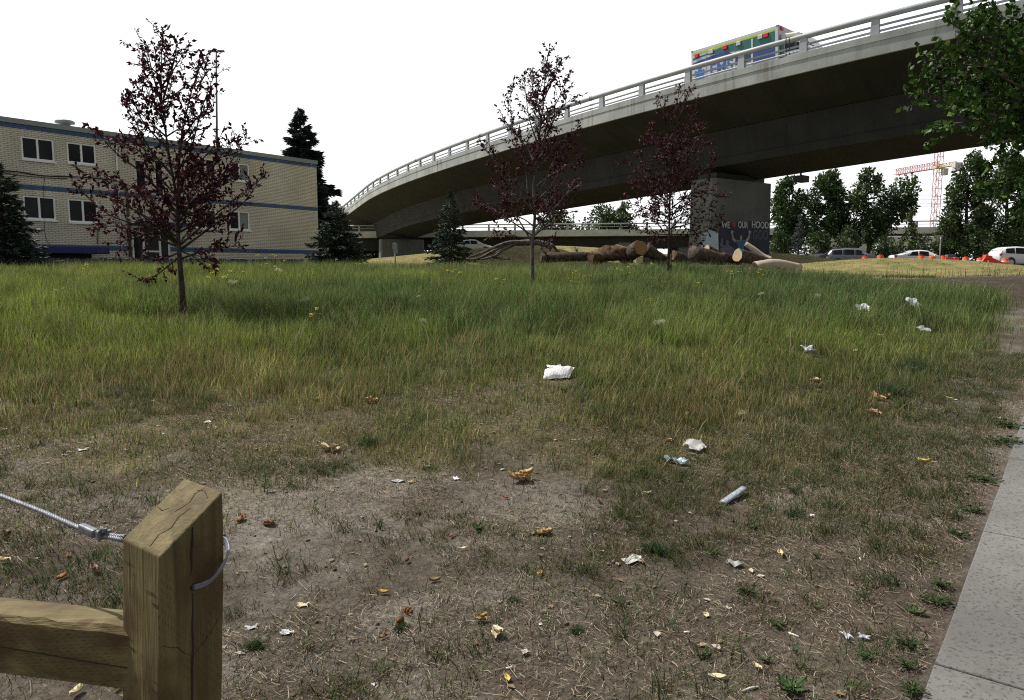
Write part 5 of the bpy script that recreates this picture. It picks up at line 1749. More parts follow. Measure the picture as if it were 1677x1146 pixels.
# ------------------------------------------------------------------ cars
def make_car(name, label, cat, u0, u1, Y, yaw, paint, kind, group='cars waiting on the road behind the mound', dz=0.0):
    """u0..u1 are the picture columns of its ends; yaw turns its nose (0 = pointing right)"""
    um = (u0 + u1) / 2
    p = pix(um, 437, Y); base = ground(p[0], Y, dz)
    root = thing(name, label, cat, base, group)
    D = {'wagon': (4.5, 1.55, [(-2.2, .35, .86, .86, .70), (-2.12, .3, .98, 1.02, .78), (-1.95, .22, 1.0, 1.36, .82), (-1.7, .2, .99, 1.50, .83), (-.6, .18, .97, 1.58, .84), (.35, .18, .95, 1.54, .83), (.62, .18, .95, 1.44, .83), (1.25, .2, .98, 1.02, .86), (1.75, .22, .90, .91, .85), (2.12, .26, .74, .76, .78), (2.24, .36, .6, .62, .62)]),
         'sedan': (4.7, 1.45, [(-2.34, .38, .86, .88, .66), (-2.22, .28, 1.0, 1.03, .78), (-1.75, .22, 1.0, 1.06, .83), (-1.45, .2, .98, 1.16, .83), (-.75, .18, .95, 1.42, .82), (-.1, .18, .93, 1.47, .82), (.45, .18, .92, 1.42, .82), (1.2, .2, .93, 1.02, .86), (1.7, .22, .86, .88, .85), (2.15, .26, .72, .74, .78), (2.34, .36, .58, .6, .60)]),
         'suv': (4.5, 1.66, [(-2.25, .42, .95, .97, .72), (-2.16, .34, 1.06, 1.16, .80), (-1.9, .26, 1.1, 1.50, .83), (-1.55, .24, 1.08, 1.62, .84), (-.6, .22, 1.04, 1.68, .85), (.2, .22, 1.0, 1.64, .84), (.5, .22, 1.0, 1.52, .84), (1.12, .24, 1.03, 1.10, .87), (1.7, .26, .96, .98, .86), (2.1, .3, .8, .82, .8), (2.25, .4, .62, .64, .64)]),
         'pickup': (5.3, 1.78, [(-2.6, .5, .98, 1.0, .84), (-2.5, .42, 1.12, 1.13, .88), (-1.0, .4, 1.12, 1.13, .9), (-.92, .36, 1.12, 1.60, .82), (-.7, .36, 1.12, 1.76, .82), (.3, .34, 1.1, 1.78, .82), (.62, .34, 1.08, 1.66, .82), (1.15, .36, 1.1, 1.16, .9), (2.1, .4, 1.06, 1.08, .9), (2.5, .46, .9, .92, .84), (2.62, .5, .7, .72, .7)]),
         'hatch': (4.2, 1.5, [(-2.05, .38, .9, .92, .7), (-1.95, .3, 1.0, 1.08, .78), (-1.7, .22, 1.0, 1.38, .8), (-1.3, .2, .98, 1.48, .82), (-.4, .18, .96, 1.52, .82), (.3, .18, .94, 1.46, .82), (1.05, .2, .96, 1.02, .84), (1.6, .22, .88, .9, .83), (1.95, .26, .72, .74, .76), (2.08, .36, .6, .62, .6)])}[kind]
    st = D[2]
    M = Matrix.Translation(base) @ Matrix.Rotation(yaw, 4, 'Z')
    def W(x, y, z): return M @ Vector((x, y, z))
    mb = MB(); vs = []; n = 10
    for x, zb, zl, zr, hw in st:
        rw = hw * (.80 if zr - zl > .2 else .97)
        vs += [W(x, y, z) for y, z in ((-hw * .9, zb), (-hw, zb + .18), (-hw * 1.02, (zb + zl) / 2 + .12), (-hw * .97, zl), (-rw, zr - .02), (-rw * .6, zr + .015), (rw * .6, zr + .015), (rw, zr - .02), (hw * .97, zl), (hw * 1.02, (zb + zl) / 2 + .12))]
        vs += [W(x, hw, zb + .18), W(x, hw * .9, zb)]
    n = 12; fs = []
    for i in range(len(st) - 1):
        for k in range(n):
            fs.append((i * n + k, i * n + (k + 1) % n, (i + 1) * n + (k + 1) % n, (i + 1) * n + k))
    fs += [tuple(range(n)), tuple((len(st) - 1) * n + k for k in reversed(range(n)))]
    mb.add(vs, fs); mb.build('body', paint, root, True)
    # windows follow the side between belt and roof
    def interp(x):
        for a, b in zip(st, st[1:]):
            if a[0] <= x <= b[0]:
                t = (x - a[0]) / (b[0] - a[0]); return [a[k] + (b[k] - a[k]) * t for k in range(5)]
        return st[-1]
    tall = [s for s in st if s[3] - s[2] > .2]
    x0, x1 = tall[0][0] - .05, tall[-1][0] + .5
    cuts = {'wagon': [-1.78, -.98, -.92, .02, .10, 1.02], 'sedan': [-1.25, -.35, -.27, .52, .58, 1.0], 'suv': [-1.72, -.95, -.88, -.02, .05, .95], 'pickup': [-.72, -.2, -.12, .30, .36, .98], 'hatch': [-1.5, -.7, -.62, .1, .17, .92]}[kind]
    for a, b in zip(cuts[0::2], cuts[1::2]):
        for sgn in (-1, 1):
            pts_lo, pts_hi = [], []
            for k in range(5):
                x = a + (b - a) * k / 4; _, zb, zl, zr, hw = interp(x)
                rw = hw * (.80 if zr - zl > .2 else .80 + .17 * (1 - (zr - zl) / .2))
                def side_pt(t):
                    return W(x, sgn * ((hw * .97) * (1 - t) + rw * t + .012), zl + (zr - .02 - zl) * t)
                pts_lo.append(side_pt(.06)); pts_hi.append(side_pt(.86))
            mb = MB(); vs = pts_lo + pts_hi
            inn = [q + (base + Vector((0, 0, 1)) - q).normalized() * .03 for q in vs]
            fs = [(k, k + 1, 5 + k + 1, 5 + k) for k in range(4)]
            mb.add(vs + inn, fs + [(10 + k, 15 + k, 15 + k + 1, 10 + k + 1) for k in range(4)] + [(0, 5, 15, 10), (4, 14, 19, 9)])
            mb.build('side_window', M_GLASS, root, True)
    # windscreen and rear window
    for (xa, xb) in ((cuts[-1] + .12, tall[-1][0] - .02), (tall[0][0] - .12 if kind != 'sedan' else -1.38, tall[0][0] + (.05 if kind != 'sedan' else .1))):
        A, B = interp(xa), interp(xb)
        up = .022
        q = [W(xa, -A[4] * .72, A[3] + up), W(xa, A[4] * .72, A[3] + up), W(xb, B[4] * .66, B[3] + up), W(xb, -B[4] * .66, B[3] + up)]
        lo = [p - Vector((0, 0, .03)) for p in q]
        mb = MB(); mb.add(q + lo, [(0, 1, 2, 3), (7, 6, 5, 4), (0, 4, 5, 1), (1, 5, 6, 2), (2, 6, 7, 3), (3, 7, 4, 0)]); mb.build('windscreen', M_GLASS, root)
    L = D[0]; R_ = .36 if kind in ('suv', 'pickup') else .32
    for x in (-L * .29, L * .30):
        for sgn in (-1, 1):
            hw = interp(x)[4]
            mx = M.to_3x3() @ Matrix.Rotation(R(90), 3, 'X')
            mb = MB(); mb.lathe([(R_ * 1.13, -.03), (R_ * 1.13, .03)], W(x, sgn * (hw * 1.0), R_ + .03), 18, mx); mb.build('wheel_arch', M_DARK, root)
            mb = MB(); mb.lathe([(R_ * .6, -.1), (R_ * .95, -.1), (R_, -.06), (R_, .06), (R_ * .95, .1), (R_ * .6, .1)], W(x, sgn * (hw * .97), R_), 18, mx); w = mb.build('wheel', M_RUBBER, root, True)
            mb = MB(); mb.lathe([(.04, -.105), (R_ * .62, -.102), (R_ * .62, .102), (.04, .105)], W(x, sgn * (hw * .97), R_), 10, mx); mb.build('rim', M_CHROME, w)
    M_TAIL = mat('tail lamp red', plain, (.35, .01, .015), .25, .1); M_HEAD = mat('headlamp glass', plain, (.55, .57, .6), .15, .1)
    f, b_ = st[-2], st[1]
    for sgn in (-1, 1):
        mb = MB(); mb.box(W(f[0] - .05, sgn * f[4] * .82, f[2] - .06), (.26, .24, .14), M.to_3x3()); mb.build('headlight', M_HEAD, root, bevel=.03)
        mb = MB(); mb.box(W(b_[0] + .06, sgn * b_[4] * .88, b_[2] - .06), (.24, .2, .2), M.to_3x3()); mb.build('taillight', M_TAIL, root, bevel=.03)
        c = interp(cuts[-1] - .05); mb = MB(); mb.box(W(cuts[-1] - .05, sgn * (c[4] + .10), c[2] + .06), (.12, .2, .14), M.to_3x3()); mb.build('wing_mirror', paint, root, bevel=.03)
    if kind == 'wagon':
        for sgn in (-1, 1):
            mb = MB(); mb.tube([W(-1.5, sgn * .58, 1.56), W(-1.4, sgn * .58, 1.63), (W(.1, sgn * .58, 1.64)), W(.25, sgn * .58, 1.57)], .02, 5); mb.build('roof_rail', M_DARK, root)
    return root


P_WHITE = plain('white car paint', (.70, .71, .73), .2, .03); P_GREY = plain('grey car paint', (.20, .20, .22), .25, .05, metal=.4)
P_NAVY = plain('navy car paint', (.010, .014, .035), .2, .05); P_DK = plain('charcoal car paint', (.06, .065, .07), .25, .05); P_SILV = plain('silver car paint', (.55, .56, .57), .25, .04)
make_car('parked_car', 'dark charcoal hatchback half hidden behind the grey wagon', 'car', 1334, 1376, 70, R(200), P_DK, 'hatch')
make_car('parked_car', 'grey station wagon with black roof rails behind the grass slope', 'car', 1360, 1433, 66, R(-22), P_GREY, 'wagon')
make_car('pickup_truck', 'navy blue pickup truck between the grey wagon and the white sedan', 'pickup truck', 1416, 1478, 71, R(168), P_NAVY, 'pickup')
make_car('parked_car', 'white sedan behind the triangular sign and the mound', 'car', 1461, 1547, 65, R(-8), P_WHITE, 'sedan')
make_car('parked_car', 'white compact utility car cut by the right edge behind the red barrier', 'car', 1622, 1712, 63, R(3), P_WHITE, 'suv', dz=.1)
make_car('parked_car', 'white car with only its roof showing beside the slim young spruce', 'car', 758, 788, 84, R(12), P_WHITE, 'sedan', 'cars half hidden behind the grass rises', dz=1.05)
make_car('parked_car', 'silver car half hidden just right of the painted pier', 'car', 1236, 1282, 78, R(5), P_SILV, 'sedan', 'cars half hidden behind the grass rises', dz=.35)


def make_trailer(label, u0, u1, Y, cat='trailer'):
    p0, p1 = pix(u0, 437, Y), pix(u1, 437, Y)
    b = ground((p0[0] + p1[0]) / 2, Y); L = p1[0] - p0[0]
    root = thing('truck_trailer', label, cat, b, 'white trailers parked beneath the far overpass')
    mb = MB(); mb.box(b + Vector((0, 0, 2.25)), (L, 2.4, 2.5)); mb.build('box_body', P_WHITE, root, bevel=.06)
    mb = MB(); mb.box(b + Vector((0, 0, .88)), (L - .3, 1.9, .2)); mb.build('chassis', M_DARK, root)
    for x in (-L * .36, -L * .26, L * .38):
        for s in (-1, 1):
            mb = MB(); mb.lathe([(.2, -.12), (.48, -.12), (.5, 0), (.48, .12), (.2, .12)], b + Vector((x, s * 1.0, .5)), 14, Matrix.Rotation(R(90), 3, 'X')); mb.build('wheel', M_RUBBER, root, True)
make_trailer('long white trailer seen in gaps between bushes above the grey wagon and pickup', 1318, 1424, 86)
make_trailer('white trailer seen in gaps between bushes above the white sedan', 1436, 1534, 87)

# road the cars stand on
mb = MB()
nx_ = 40
vs, fs = [], []
for i in range(nx_ + 1):
    x = 14 + i * 2.0
    for y in (58.5, 63, 68, 73.5):
        vs.append(Vector((x, y, float(H(x, y)) + .03)))
for i in range(nx_):
    for k in range(3): fs.append((i * 4 + k, i * 4 + 4 + k, i * 4 + 5 + k, i * 4 + 1 + k))
mb.add(vs, fs)
tag(mb.build('road', plain('asphalt', (.055, .055, .056), .9, .2, 3)), kind='structure')
mb = MB(); vs, fs = [], []
for i in range(18):
    t = i / 17; x = 12.2 + 16 * t; y = 22.3 - 3.2 * t + .4 * math.sin(t * 5)
    for w in (-.35, .35): vs.append(ground(x, y + w, .016))
for i in range(17): fs.append((2 * i, 2 * i + 2, 2 * i + 3, 2 * i + 1))
mb.add(vs, fs); tag(mb.build('path', plain('pale worn path', (.24, .225, .20), .95, .2, 8, .3)), kind='structure')

# ------------------------------------------------------------------ traffic drums and barriers
M_ORANGE = plain('orange drum plastic', (.85, .10, .025), .45, .06)
M_DWHITE = plain('white reflective band', (.66, .62, .60), .4, .06)
def make_drum():
    root = thing('traffic_drum', '', 'traffic drum')
    def ring(name, z0, z1, m, ex=0.0):
        r0, r1 = .29 - .05 * z0 + ex, .29 - .05 * z1 + ex
        mb = MB(); mb.lathe([(r0 * .98, z0), (r0, z0 + .01), (r1, z1 - .01), (r1 * .98, z1)], (0, 0, 0), 18); return mb.build(name, m, root, True, local=True)
    ring('body', .05, 1.0, M_ORANGE)
    ring('reflective_band', .30, .46, M_DWHITE, .006); ring('reflective_band', .62, .78, M_DWHITE, .006)
    mb = MB(); mb.lathe([(.36, 0), (.38, .02), (.38, .07), (.30, .10)], (0, 0, 0), 18); mb.build('base', M_RUBBER, root, True, local=True)
    mb = MB(); mb.tube([(-.12, 0, 1.0), (-.10, 0, 1.07), (.10, 0, 1.07), (.12, 0, 1.0)], .018, 6); mb.build('handle', M_ORANGE, root, True, local=True)
    return root
drum0 = make_drum()
for i, (u, v, Y, lab) in enumerate(((1417, 419.5, 61, 'orange drum right before the nose of the grey wagon'), (1442, 417, 62, 'orange and white drum between the grey wagon and the navy pickup'),
                               (1509, 417.8, 58, 'orange drum under the door mirror of the white sedan'), (1527, 418.6, 57, 'orange drum at the front wheel of the white sedan, left of the triangular sign'),
                               (1545, 418.3, 57, 'orange drum touching the right side of the triangular sign'), (1582, 420.5, 56, 'orange and white drum standing alone between the small barrier and the big barrier'),
                               (1606, 421.5, 54, 'orange and white drum close to the peak of the big red barrier'), (1646.5, 422.5, 55, 'orange and white drum behind the sloping arm of the big red barrier'))):
    d = drum0 if i == 0 else copy_tree(drum0)
    p = Vector(pix(u, v, Y)); g = ground(p.x, p.y)
    d.location = g; k = max(.75, min(1.25, (p.z - g.z) / 1.05)); d.scale = (1, 1, k)
    d['label'] = lab; d['group'] = 'orange drums along the roadworks'

M_BRED = plain('red barrier plastic', (.78, .035, .028), .45, .12, 3)
def make_barrier(label, pts, Y, th, feet):
    a, b = Vector(pix(*pts[0], Y)), Vector(pix(*pts[1], Y))
    g = ground((a.x + b.x) / 2, Y)
    root = thing('road_barrier', label, 'barrier', g, 'red barriers at the roadworks')
    d = (b - a).normalized(); ang = math.atan2(-d.z, d.x)
    mx = Matrix.Rotation(ang, 3, 'Y')
    mb = MB(); mb.box((a + b) / 2, ((b - a).length, .12, th), mx); mb.build('boom', M_BRED, root, bevel=.02)
    for q, (u1, v1), (u2, v2), w in feet:
        p1, p2 = Vector(pix(u1, v1, Y + .05)), Vector(pix(u2, v2, Y - .05))
        mb = MB(); d2 = p2 - p1
        a2 = math.atan2(d2.x, -d2.z); mb.box((p1 + p2) / 2, (w, .34 if q == 'foot' else .14, d2.length), Matrix.Rotation(-a2, 3, 'Y')); mb.build(q, M_BRED, root, bevel=.03)
    return root
make_barrier('large red barrier with one end collapsed before the white suv', ((1616, 422), (1662, 442)), 46, .26,
             [('leg', (1616, 420), (1607, 433), .22), ('leg', (1622, 421), (1622.5, 438), .16), ('foot', (1660, 437), (1660, 446), .48), ('foot', (1617, 418.5), (1617, 424), .42)])
make_barrier('small red barrier lying beside the triangular sign', ((1548, 423.4), (1566, 424.5)), 54, .20, [('foot', (1565, 421.5), (1566, 428), .34), ('leg', (1549, 422), (1549, 428), .14)])
g = ground(*pix(1556, 420, 60)[:2])
t = thing('concrete_block', 'small pale concrete block behind the small red barrier', 'block', g)
mb = MB(); mb.box(Vector(pix(1556, 422, 60)), (.75, .5, .5), taper=.85); mb.build('block', M_PIER, t, bevel=.03)

# ------------------------------------------------------------------ felled logs
M_CUT = plain('fresh cut wood', (.26, .145, .05), .8, .25, 14)
M_CUT2 = plain('pale cut wood', (.42, .33, .19), .8, .2, 12)
M_BARKL = bark_mat('dark furrowed bark', (.085, .066, .052), 9, (1, 1, 1), 1.0)
M_PEEL = plain('peeled pale trunk', (.40, .335, .25), .75, .16, 4, .3)
M_ROT = bark_mat('torn brown wood', (.115, .07, .04), 4, (1, 1, 1), 1.0)
def make_log(label, px, Y, dy, r, bark, cut=None, ends=(1, 1), seed=0, wob=.10, name='felled_log'):
    rr = random.Random(seed); n = 16
    pts = [Vector(pix(u, v, Y + dy * k / max(1, len(px) - 1))) for k, (u, v) in enumerate(px)]
    root = thing(name, label, 'log', ground(pts[0].x, pts[0].y), 'felled logs before the overpass')
    path = [Vector(p) for p in spline(pts, 6)]
    m = len(path)
    r = (r[0] * .74, r[1] * .74)
    ph = [rr.uniform(0, 6.28) for _ in range(4)]
    # wobbling section, furrowed along the length
    vs = []; prev = None
    for i, p in enumerate(path):
        t = (path[min(i + 1, m - 1)] - path[max(i - 1, 0)]).normalized()
        x = t.cross(Vector((0, 0, 1))).normalized(); y = x.cross(t)
        R_ = r[0] + (r[1] - r[0]) * i / (m - 1)
        for k in range(n):
            a = 2 * math.pi * k / n
            q = R_ * (1 + .5 * wob * math.sin(3 * a + ph[0] + i * .35) + .35 * wob * math.sin(7 * a + ph[1]) + rr.uniform(-.35, .35) * wob)
            vs.append(p + x * math.cos(a) * q + y * math.sin(a) * q)
    fs = [(i * n + k, i * n + (k + 1) % n, (i + 1) * n + (k + 1) % n, (i + 1) * n + k) for i in range(m - 1) for k in range(n)]
    fs += [tuple(reversed(range(n))), tuple((m - 1) * n + k for k in range(n))]
    mb = MB(); mb.add(vs, fs); mb.build('bark', bark, root, True)
    if cut:
        for e, i in ((0, 0), (1, m - 1)):
            if not ends[e]: continue
            t = (path[1] - path[0]).normalized() * -1 if e == 0 else (path[-1] - path[-2]).normalized()
            ring = vs[i * n:(i + 1) * n]; c = path[i]
            inner = [c + (q - c) * .93 for q in ring]
            out = [q + t * .018 for q in inner]
            mb = MB(); mb.add(inner + out, [tuple(range(n, 2 * n))] + [(k, (k + 1) % n, n + (k + 1) % n, n + k) for k in range(n)] + [tuple(reversed(range(n)))]); mb.build('cut_end', cut, root)
    return root
make_log('long low dark log left of the split stump log', [(886, 422), (930, 420.5), (968, 420)], 27, .5, (.24, .24), M_BARKL, M_ROT, (1, 0), 1)
make_log('torn brown log butting the left end of the long split log', [(968, 422), (985, 421)], 26.6, .2, (.30, .30), M_ROT, M_ROT, (1, 0), 2, .4)
make_log('split log with torn brown bark lying left of the upright cut stump', [(980, 418), (1010, 416), (1034, 416)], 27, .6, (.33, .36), M_ROT, None, (0, 0), 3, .42)
make_log('thick log tipped up with a round orange cut end facing right', [(1022, 422), (1036, 413), (1049, 405.5)], 27.8, -1.1, (.37, .38), M_BARKL, M_CUT, (0, 1), 4, .12)
make_log('dark log sloping down from the round orange cut end', [(1056, 409), (1072, 419), (1090, 429)], 27.5, .3, (.36, .30), M_BARKL, None, (0, 0), 5, .16)
make_log('short round log with a pale end lying under the tipped thick log', [(1048, 426), (1060, 428)], 26.4, .9, (.18, .18), M_BARKL, M_CUT2, (1, 1), 6)
make_log('ragged broken log left of the big furrowed log', [(1102, 419), (1114, 424), (1128, 431)], 27.2, .2, (.30, .26), M_BARKL, M_ROT, (1, 1), 7, .24)
make_log('biggest dark furrowed log at the foot of the painted pier', [(1136, 415.5), (1158, 421), (1182, 428)], 27, .9, (.42, .36), M_BARKL, None, (0, 0), 8, .13)
make_log('upper small log with a pale cut end poking up before the painted figure', [(1158, 406), (1170, 413), (1182, 419)], 28.2, .6, (.17, .19), M_BARKL, M_CUT2, (1, 0), 9)
make_log('dark log lying between the upper small log and the log with a slanted pale cut', [(1183, 420), (1198, 424), (1212, 427)], 27.8, .3, (.22, .22), M_BARKL, M_ROT, (1, 0), 10, .14)
make_log('dark log with a large slanted cream cut end facing left', [(1208, 418), (1232, 423), (1262, 431)], 26.6, .7, (.33, .24), M_BARKL, M_CUT2, (1, 0), 11, .10)
make_log('peeled pale branch slanting up to the painted blue shirt', [(1221, 399), (1234, 408), (1250, 420), (1262, 426)], 27.7, -.3, (.12, .17), M_PEEL, M_CUT2, (1, 0), 12, .06)
make_log('smooth peeled pale trunk lying at the right end of the log pile', [(1236, 437), (1270, 433), (1308, 440)], 26, .5, (.25, .27), M_PEEL, M_ROT, (1, 1), 13, .06)
make_log('thin log almost buried in the grass under the row of bigger logs', [(1130, 437), (1170, 438), (1222, 439)], 26.2, .3, (.12, .10), M_BARKL, None, (0, 0), 14, .15)


def make_branch(label, limbs, Y):
    root = thing('dead_branch', label, 'branch', ground(*pix(*limbs[0][0][0], Y)[:2]))
    mb = MB()
    for px, r0, r1, dy in limbs:
        p = spline([pix(u, v, Y + dy * k) for k, (u, v) in enumerate(px)], 6); n = len(p)
        mb.tube(p, [r0 + (r1 - r0) * k / (n - 1) for k in range(n)], 7, wob=.08, rnd=random.Random(2))
    mb.build('limb', bark_mat('grey dead bark', (.12, .105, .092), 6, (1, 1, 1), .6), root, True)
make_branch('big dead grey branch arching over the grass behind the middle purple tree', [
    ([(905, 404), (880, 397), (850, 397), (828, 402), (805, 413), (782, 424), (764, 424)], .13, .05, .05),
    ([(860, 397), (835, 397), (812, 404), (790, 414), (768, 421)], .10, .04, -.1), ([(845, 398), (825, 408), (810, 419), (788, 425)], .09, .04, -.2),
    ([(835, 404), (815, 413), (806, 421), (835, 424)], .07, .04, -.15), ([(893, 398), (905, 402), (912, 410), (918, 414)], .09, .04, .1), ([(899, 402), (901, 411)], .05, .03, 0)], 31)
make_branch('short forked dead twig standing behind the long low log', [([(945, 413), (943, 408), (941, 404)], .06, .025, .05), ([(944, 410), (946, 407)], .04, .02, 0)], 30)

# ------------------------------------------------------------------ timber post, rail and steel cable close to the viewer
def make_cable_fence():
    F_, R_, L_ = Vector((-.6893, 1.38, 1.0357)), Vector((-.6074, 1.496, 1.1309)), Vector((-.8053, 1.46, 1.0423))
    B_ = Vector((R_.x + L_.x - F_.x, R_.y + L_.y - F_.y, R_.z + L_.z - F_.z))
    foot = ground((F_.x + B_.x) / 2, (F_.y + B_.y) / 2)
    root = thing('timber_fence', 'treated timber post with slanted top, side rail and steel cable wrapped round it', 'fence', foot)
    M_POST = wood_mat('treated timber post', (.158, .124, .054), 2)
    M_RAILW = wood_mat('treated timber rail', (.160, .126, .054), 0)
    lean = Vector((.012, 0, 0))
    mb = MB(); n = 14; vs = []
    top = [F_, R_, B_, L_]
    rr = random.Random(4)
    for k in range(n + 1):
        t = k / n
        for q in top:
            p = Vector((q.x, q.y, -.25 + (q.z + .25) * t))
            p += Vector(((p.z - 1.04) * .06 if p.z < 1.04 else 0.0, 0, 0)) + Vector((rr.uniform(-.0008, .0008), rr.uniform(-.0008, .0008), 0))
            vs.append(p)
    fs = [(k * 4 + a, k * 4 + (a + 1) % 4, k * 4 + 4 + (a + 1) % 4, k * 4 + 4 + a) for k in range(n) for a in range(4)]
    fs += [(3, 2, 1, 0), tuple(n * 4 + a for a in range(4))]
    mb.add(vs, fs); post = mb.build('post', M_POST, root, bevel=.004)
    # drying cracks: thin dark wedges let into the faces
    M_CRACK = plain('dark drying crack', (.022, .014, .007), .9, .3, 30)
    def facept(P, Q, s, z): return Vector((P.x + (Q.x - P.x) * s + (z - 1.04) * .06 * (z < 1.04), P.y + (Q.y - P.y) * s, z))
    nR = Vector(((R_ - F_).y, -(R_ - F_).x, 0)).normalized(); nL = Vector((-(F_ - L_).y * -1, -(F_ - L_).x, 0)).normalized()
    if nR.dot(F_) > 0: nR = -nR
    nL = Vector(((F_ - L_).y, -(F_ - L_).x, 0)).normalized()
    if nL.dot(F_) > 0: nL = -nL
    def crack(P, Q, nn, path, w):
        pts = [facept(P, Q, s, z) + nn * .0006 for s, z in path]
        mb = MB(); d = (Q - P); d.z = 0; d.normalize(); v = []
        for k, p in enumerate(pts):
            ww = w * math.sin(math.pi * (k + .25) / (len(pts) - .5)) + .0003
            v += [p - d * ww, p + d * ww, p + d * ww - nn * .004, p - d * ww - nn * .004]
        f = []
        for k in range(len(pts) - 1):
            for a in range(4): f.append((k * 4 + a, k * 4 + (a + 1) % 4, k * 4 + 4 + (a + 1) % 4, k * 4 + 4 + a))
        mb.add(v, f); mb.build('crack', M_CRACK, post)
    crack(F_, R_, nR, [(.50, 1.075), (.485, 1.04), (.47, 1.02), (.475, .99), (.46, .975)], .0016)
    crack(F_, R_, nR, [(.49, .935), (.50, .90), (.49, .86), (.51, .82), (.50, .78), (.505, .72), (.495, .65), (.50, .55)], .0022)
    crack(F_, R_, nR, [(.49, .80), (.38, .812), (.27, .832), (.16, .838), (.04, .85)], .0007)
    crack(F_, R_, nR, [(.52, .80), (.66, .815), (.80, .835), (.97, .865)], .0007)
    # cracks over the slanted top
    tn = (R_ - F_).cross(L_ - F_).normalized()
    if tn.z < 0: tn = -tn
    def tp(a, b): return F_ + (R_ - F_) * a + (L_ - F_) * b + tn * .0007
    for path, w in (([(.05, .35), (.22, .40), (.35, .30), (.5, .36), (.66, .30)], .0011), ([(.55, .52), (.72, .42), (.85, .48), (.97, .40)], .0008), ([(.52, .95), (.50, .78), (.56, .70)], .0010), ([(.85, .15), (.93, .35), (.9, .5)], .0006)):
        mb = MB(); v = []
        for k, (a, b) in enumerate(path):
            p = tp(a, b); ww = w * math.sin(math.pi * (k + .3) / (len(path) - .4)) + .0003; d = (tp(a + .01, b - .01) - p).normalized()
            v += [p - d * ww, p + d * ww, p + d * ww - tn * .003, p - d * ww - tn * .003]
        mb.add(v, [(k * 4 + a, k * 4 + (a + 1) % 4, k * 4 + 4 + (a + 1) % 4, k * 4 + 4 + a) for k in range(len(path) - 1) for a in range(4)])
        mb.build('crack', M_CRACK, post)
    # rail, with a rough waney top
    c0 = Vector((-.780, 1.488, .789)); d = Vector((-.975, .215, -.012)).normalized(); s = Vector((d.y, -d.x, 0)).normalized()
    if s.y > 0: s = -s
    mb = MB(); v = []; n = 40
    for k in range(n + 1):
        p = c0 + d * (.0 + 1.5 * k / n)
        wv = .0022 * math.sin(k * .55) + rr.uniform(-.0035, .0035)
        w2 = rr.uniform(-.004, .004)
        for a, z in ((.045, -.070), (.045, .050 + wv * .6), (.036 + w2, .0625 + wv), (-.02, .062 + rr.uniform(-.003, .003)), (-.045, .055), (-.045, -.070)):
            v.append(p + s * a + Vector((0, 0, z)))
    f = [(k * 6 + a, k * 6 + (a + 1) % 6, k * 6 + 6 + (a + 1) % 6, k * 6 + 6 + a) for k in range(n) for a in range(6)]
    f += [tuple(range(6)), tuple(n * 6 + a for a in reversed(range(6)))]
    mb.add(v, f); rail = mb.build('rail', M_RAILW, root)
    pts = [c0 + d * x + s * .0458 + Vector((0, 0, z)) for x, z in ((.0, -.022), (.12, -.018), (.25, -.012), (.40, -.006), (.6, -.004), (.9, 0))]
    mb = MB(); v = []
    for k, p in enumerate(pts):
        ww = .0012
        v += [p + Vector((0, 0, ww)), p - Vector((0, 0, ww)), p - Vector((0, 0, ww)) - s * .004, p + Vector((0, 0, ww)) - s * .004]
    mb.add(v, [(k * 4 + a, k * 4 + (a + 1) % 4, k * 4 + 4 + (a + 1) % 4, k * 4 + 4 + a) for k in range(len(pts) - 1) for a in range(4)]); mb.build('crack', M_CRACK, rail)
    # twisted steel cable
    def strands(path, rad, k, m, name, turn=26.0):
        path = [Vector(p) for p in spline(path, 10)]
        mb = MB(); acc = 0; frames = []
        for i, p in enumerate(path):
            t = (path[min(i + 1, len(path) - 1)] - path[max(i - 1, 0)]).normalized()
            x = t.cross(Vector((0, 0, 1))).normalized(); y = t.cross(x); frames.append((p, x, y, acc))
            if i + 1 < len(path): acc += (path[i + 1] - p).length
        fine = []
        for j in range(k):
            pts = []
            for i in range(len(frames) - 1):
                for q in np.linspace(0, 1, 6, endpoint=False):
                    p = frames[i][0].lerp(frames[i + 1][0], q); l = frames[i][3] + (frames[i + 1][3] - frames[i][3]) * q
                    a = 2 * math.pi * j / k + l * 2 * math.pi * turn
                    pts.append(p + (frames[i][1] * math.cos(a) + frames[i][2] * math.sin(a)) * rad * .62)
            mb.tube(pts, rad * .50, 6)
        return mb.build(name, m, root, True)
    cl = [pix(-160, 756, 1.95), pix(-60, 789, 1.82), pix(0, 811, 1.75), pix(70, 838, 1.65), pix(140, 868, 1.56), pix(200, 884, 1.49), pix(214, 890, 1.53)]
    strands(cl, .0052, 6, M_STEEL, 'cable', 22)
    strands([pix(165, 868, 1.53), pix(185, 876, 1.505), pix(206, 878, 1.49)], .0036, 5, M_STEEL, 'cable_tail', 22)
    # flattened ferrule and u-bolt clamp
    a, b = Vector(pix(133, 863, 1.565)), Vector(pix(157, 874, 1.53)); dd = (b - a).normalized(); up = Vector((0, 0, 1)); sx = dd.cross(up).normalized(); uz = sx.cross(dd)
    rm = Matrix((dd, sx, uz)).transposed()
    mb = MB(); mb.box((a + b) / 2, ((b - a).length, .016, .019), rm); mb.build('ferrule', M_STEEL, root, bevel=.004)
    c = Vector(pix(166, 875, 1.52)); mb = MB(); mb.box(c, (.016, .02, .021), rm); clampo = mb.build('cable_clamp', M_STEEL, root, bevel=.004)
    for k in (-1, 1):
        u = [c + sx * .006 * k * 1.2 + dd * .004 - uz * .012, c + sx * .0075 * k + dd * .004 + uz * .006, c + dd * (.006 + .004 * k) + uz * .017, c - sx * .006 * k + dd * .008 + uz * .008]
        mb = MB(); mb.tube(spline(u, 5), .0028, 7); mb.build('clamp_bolt', M_STEEL, clampo, True)
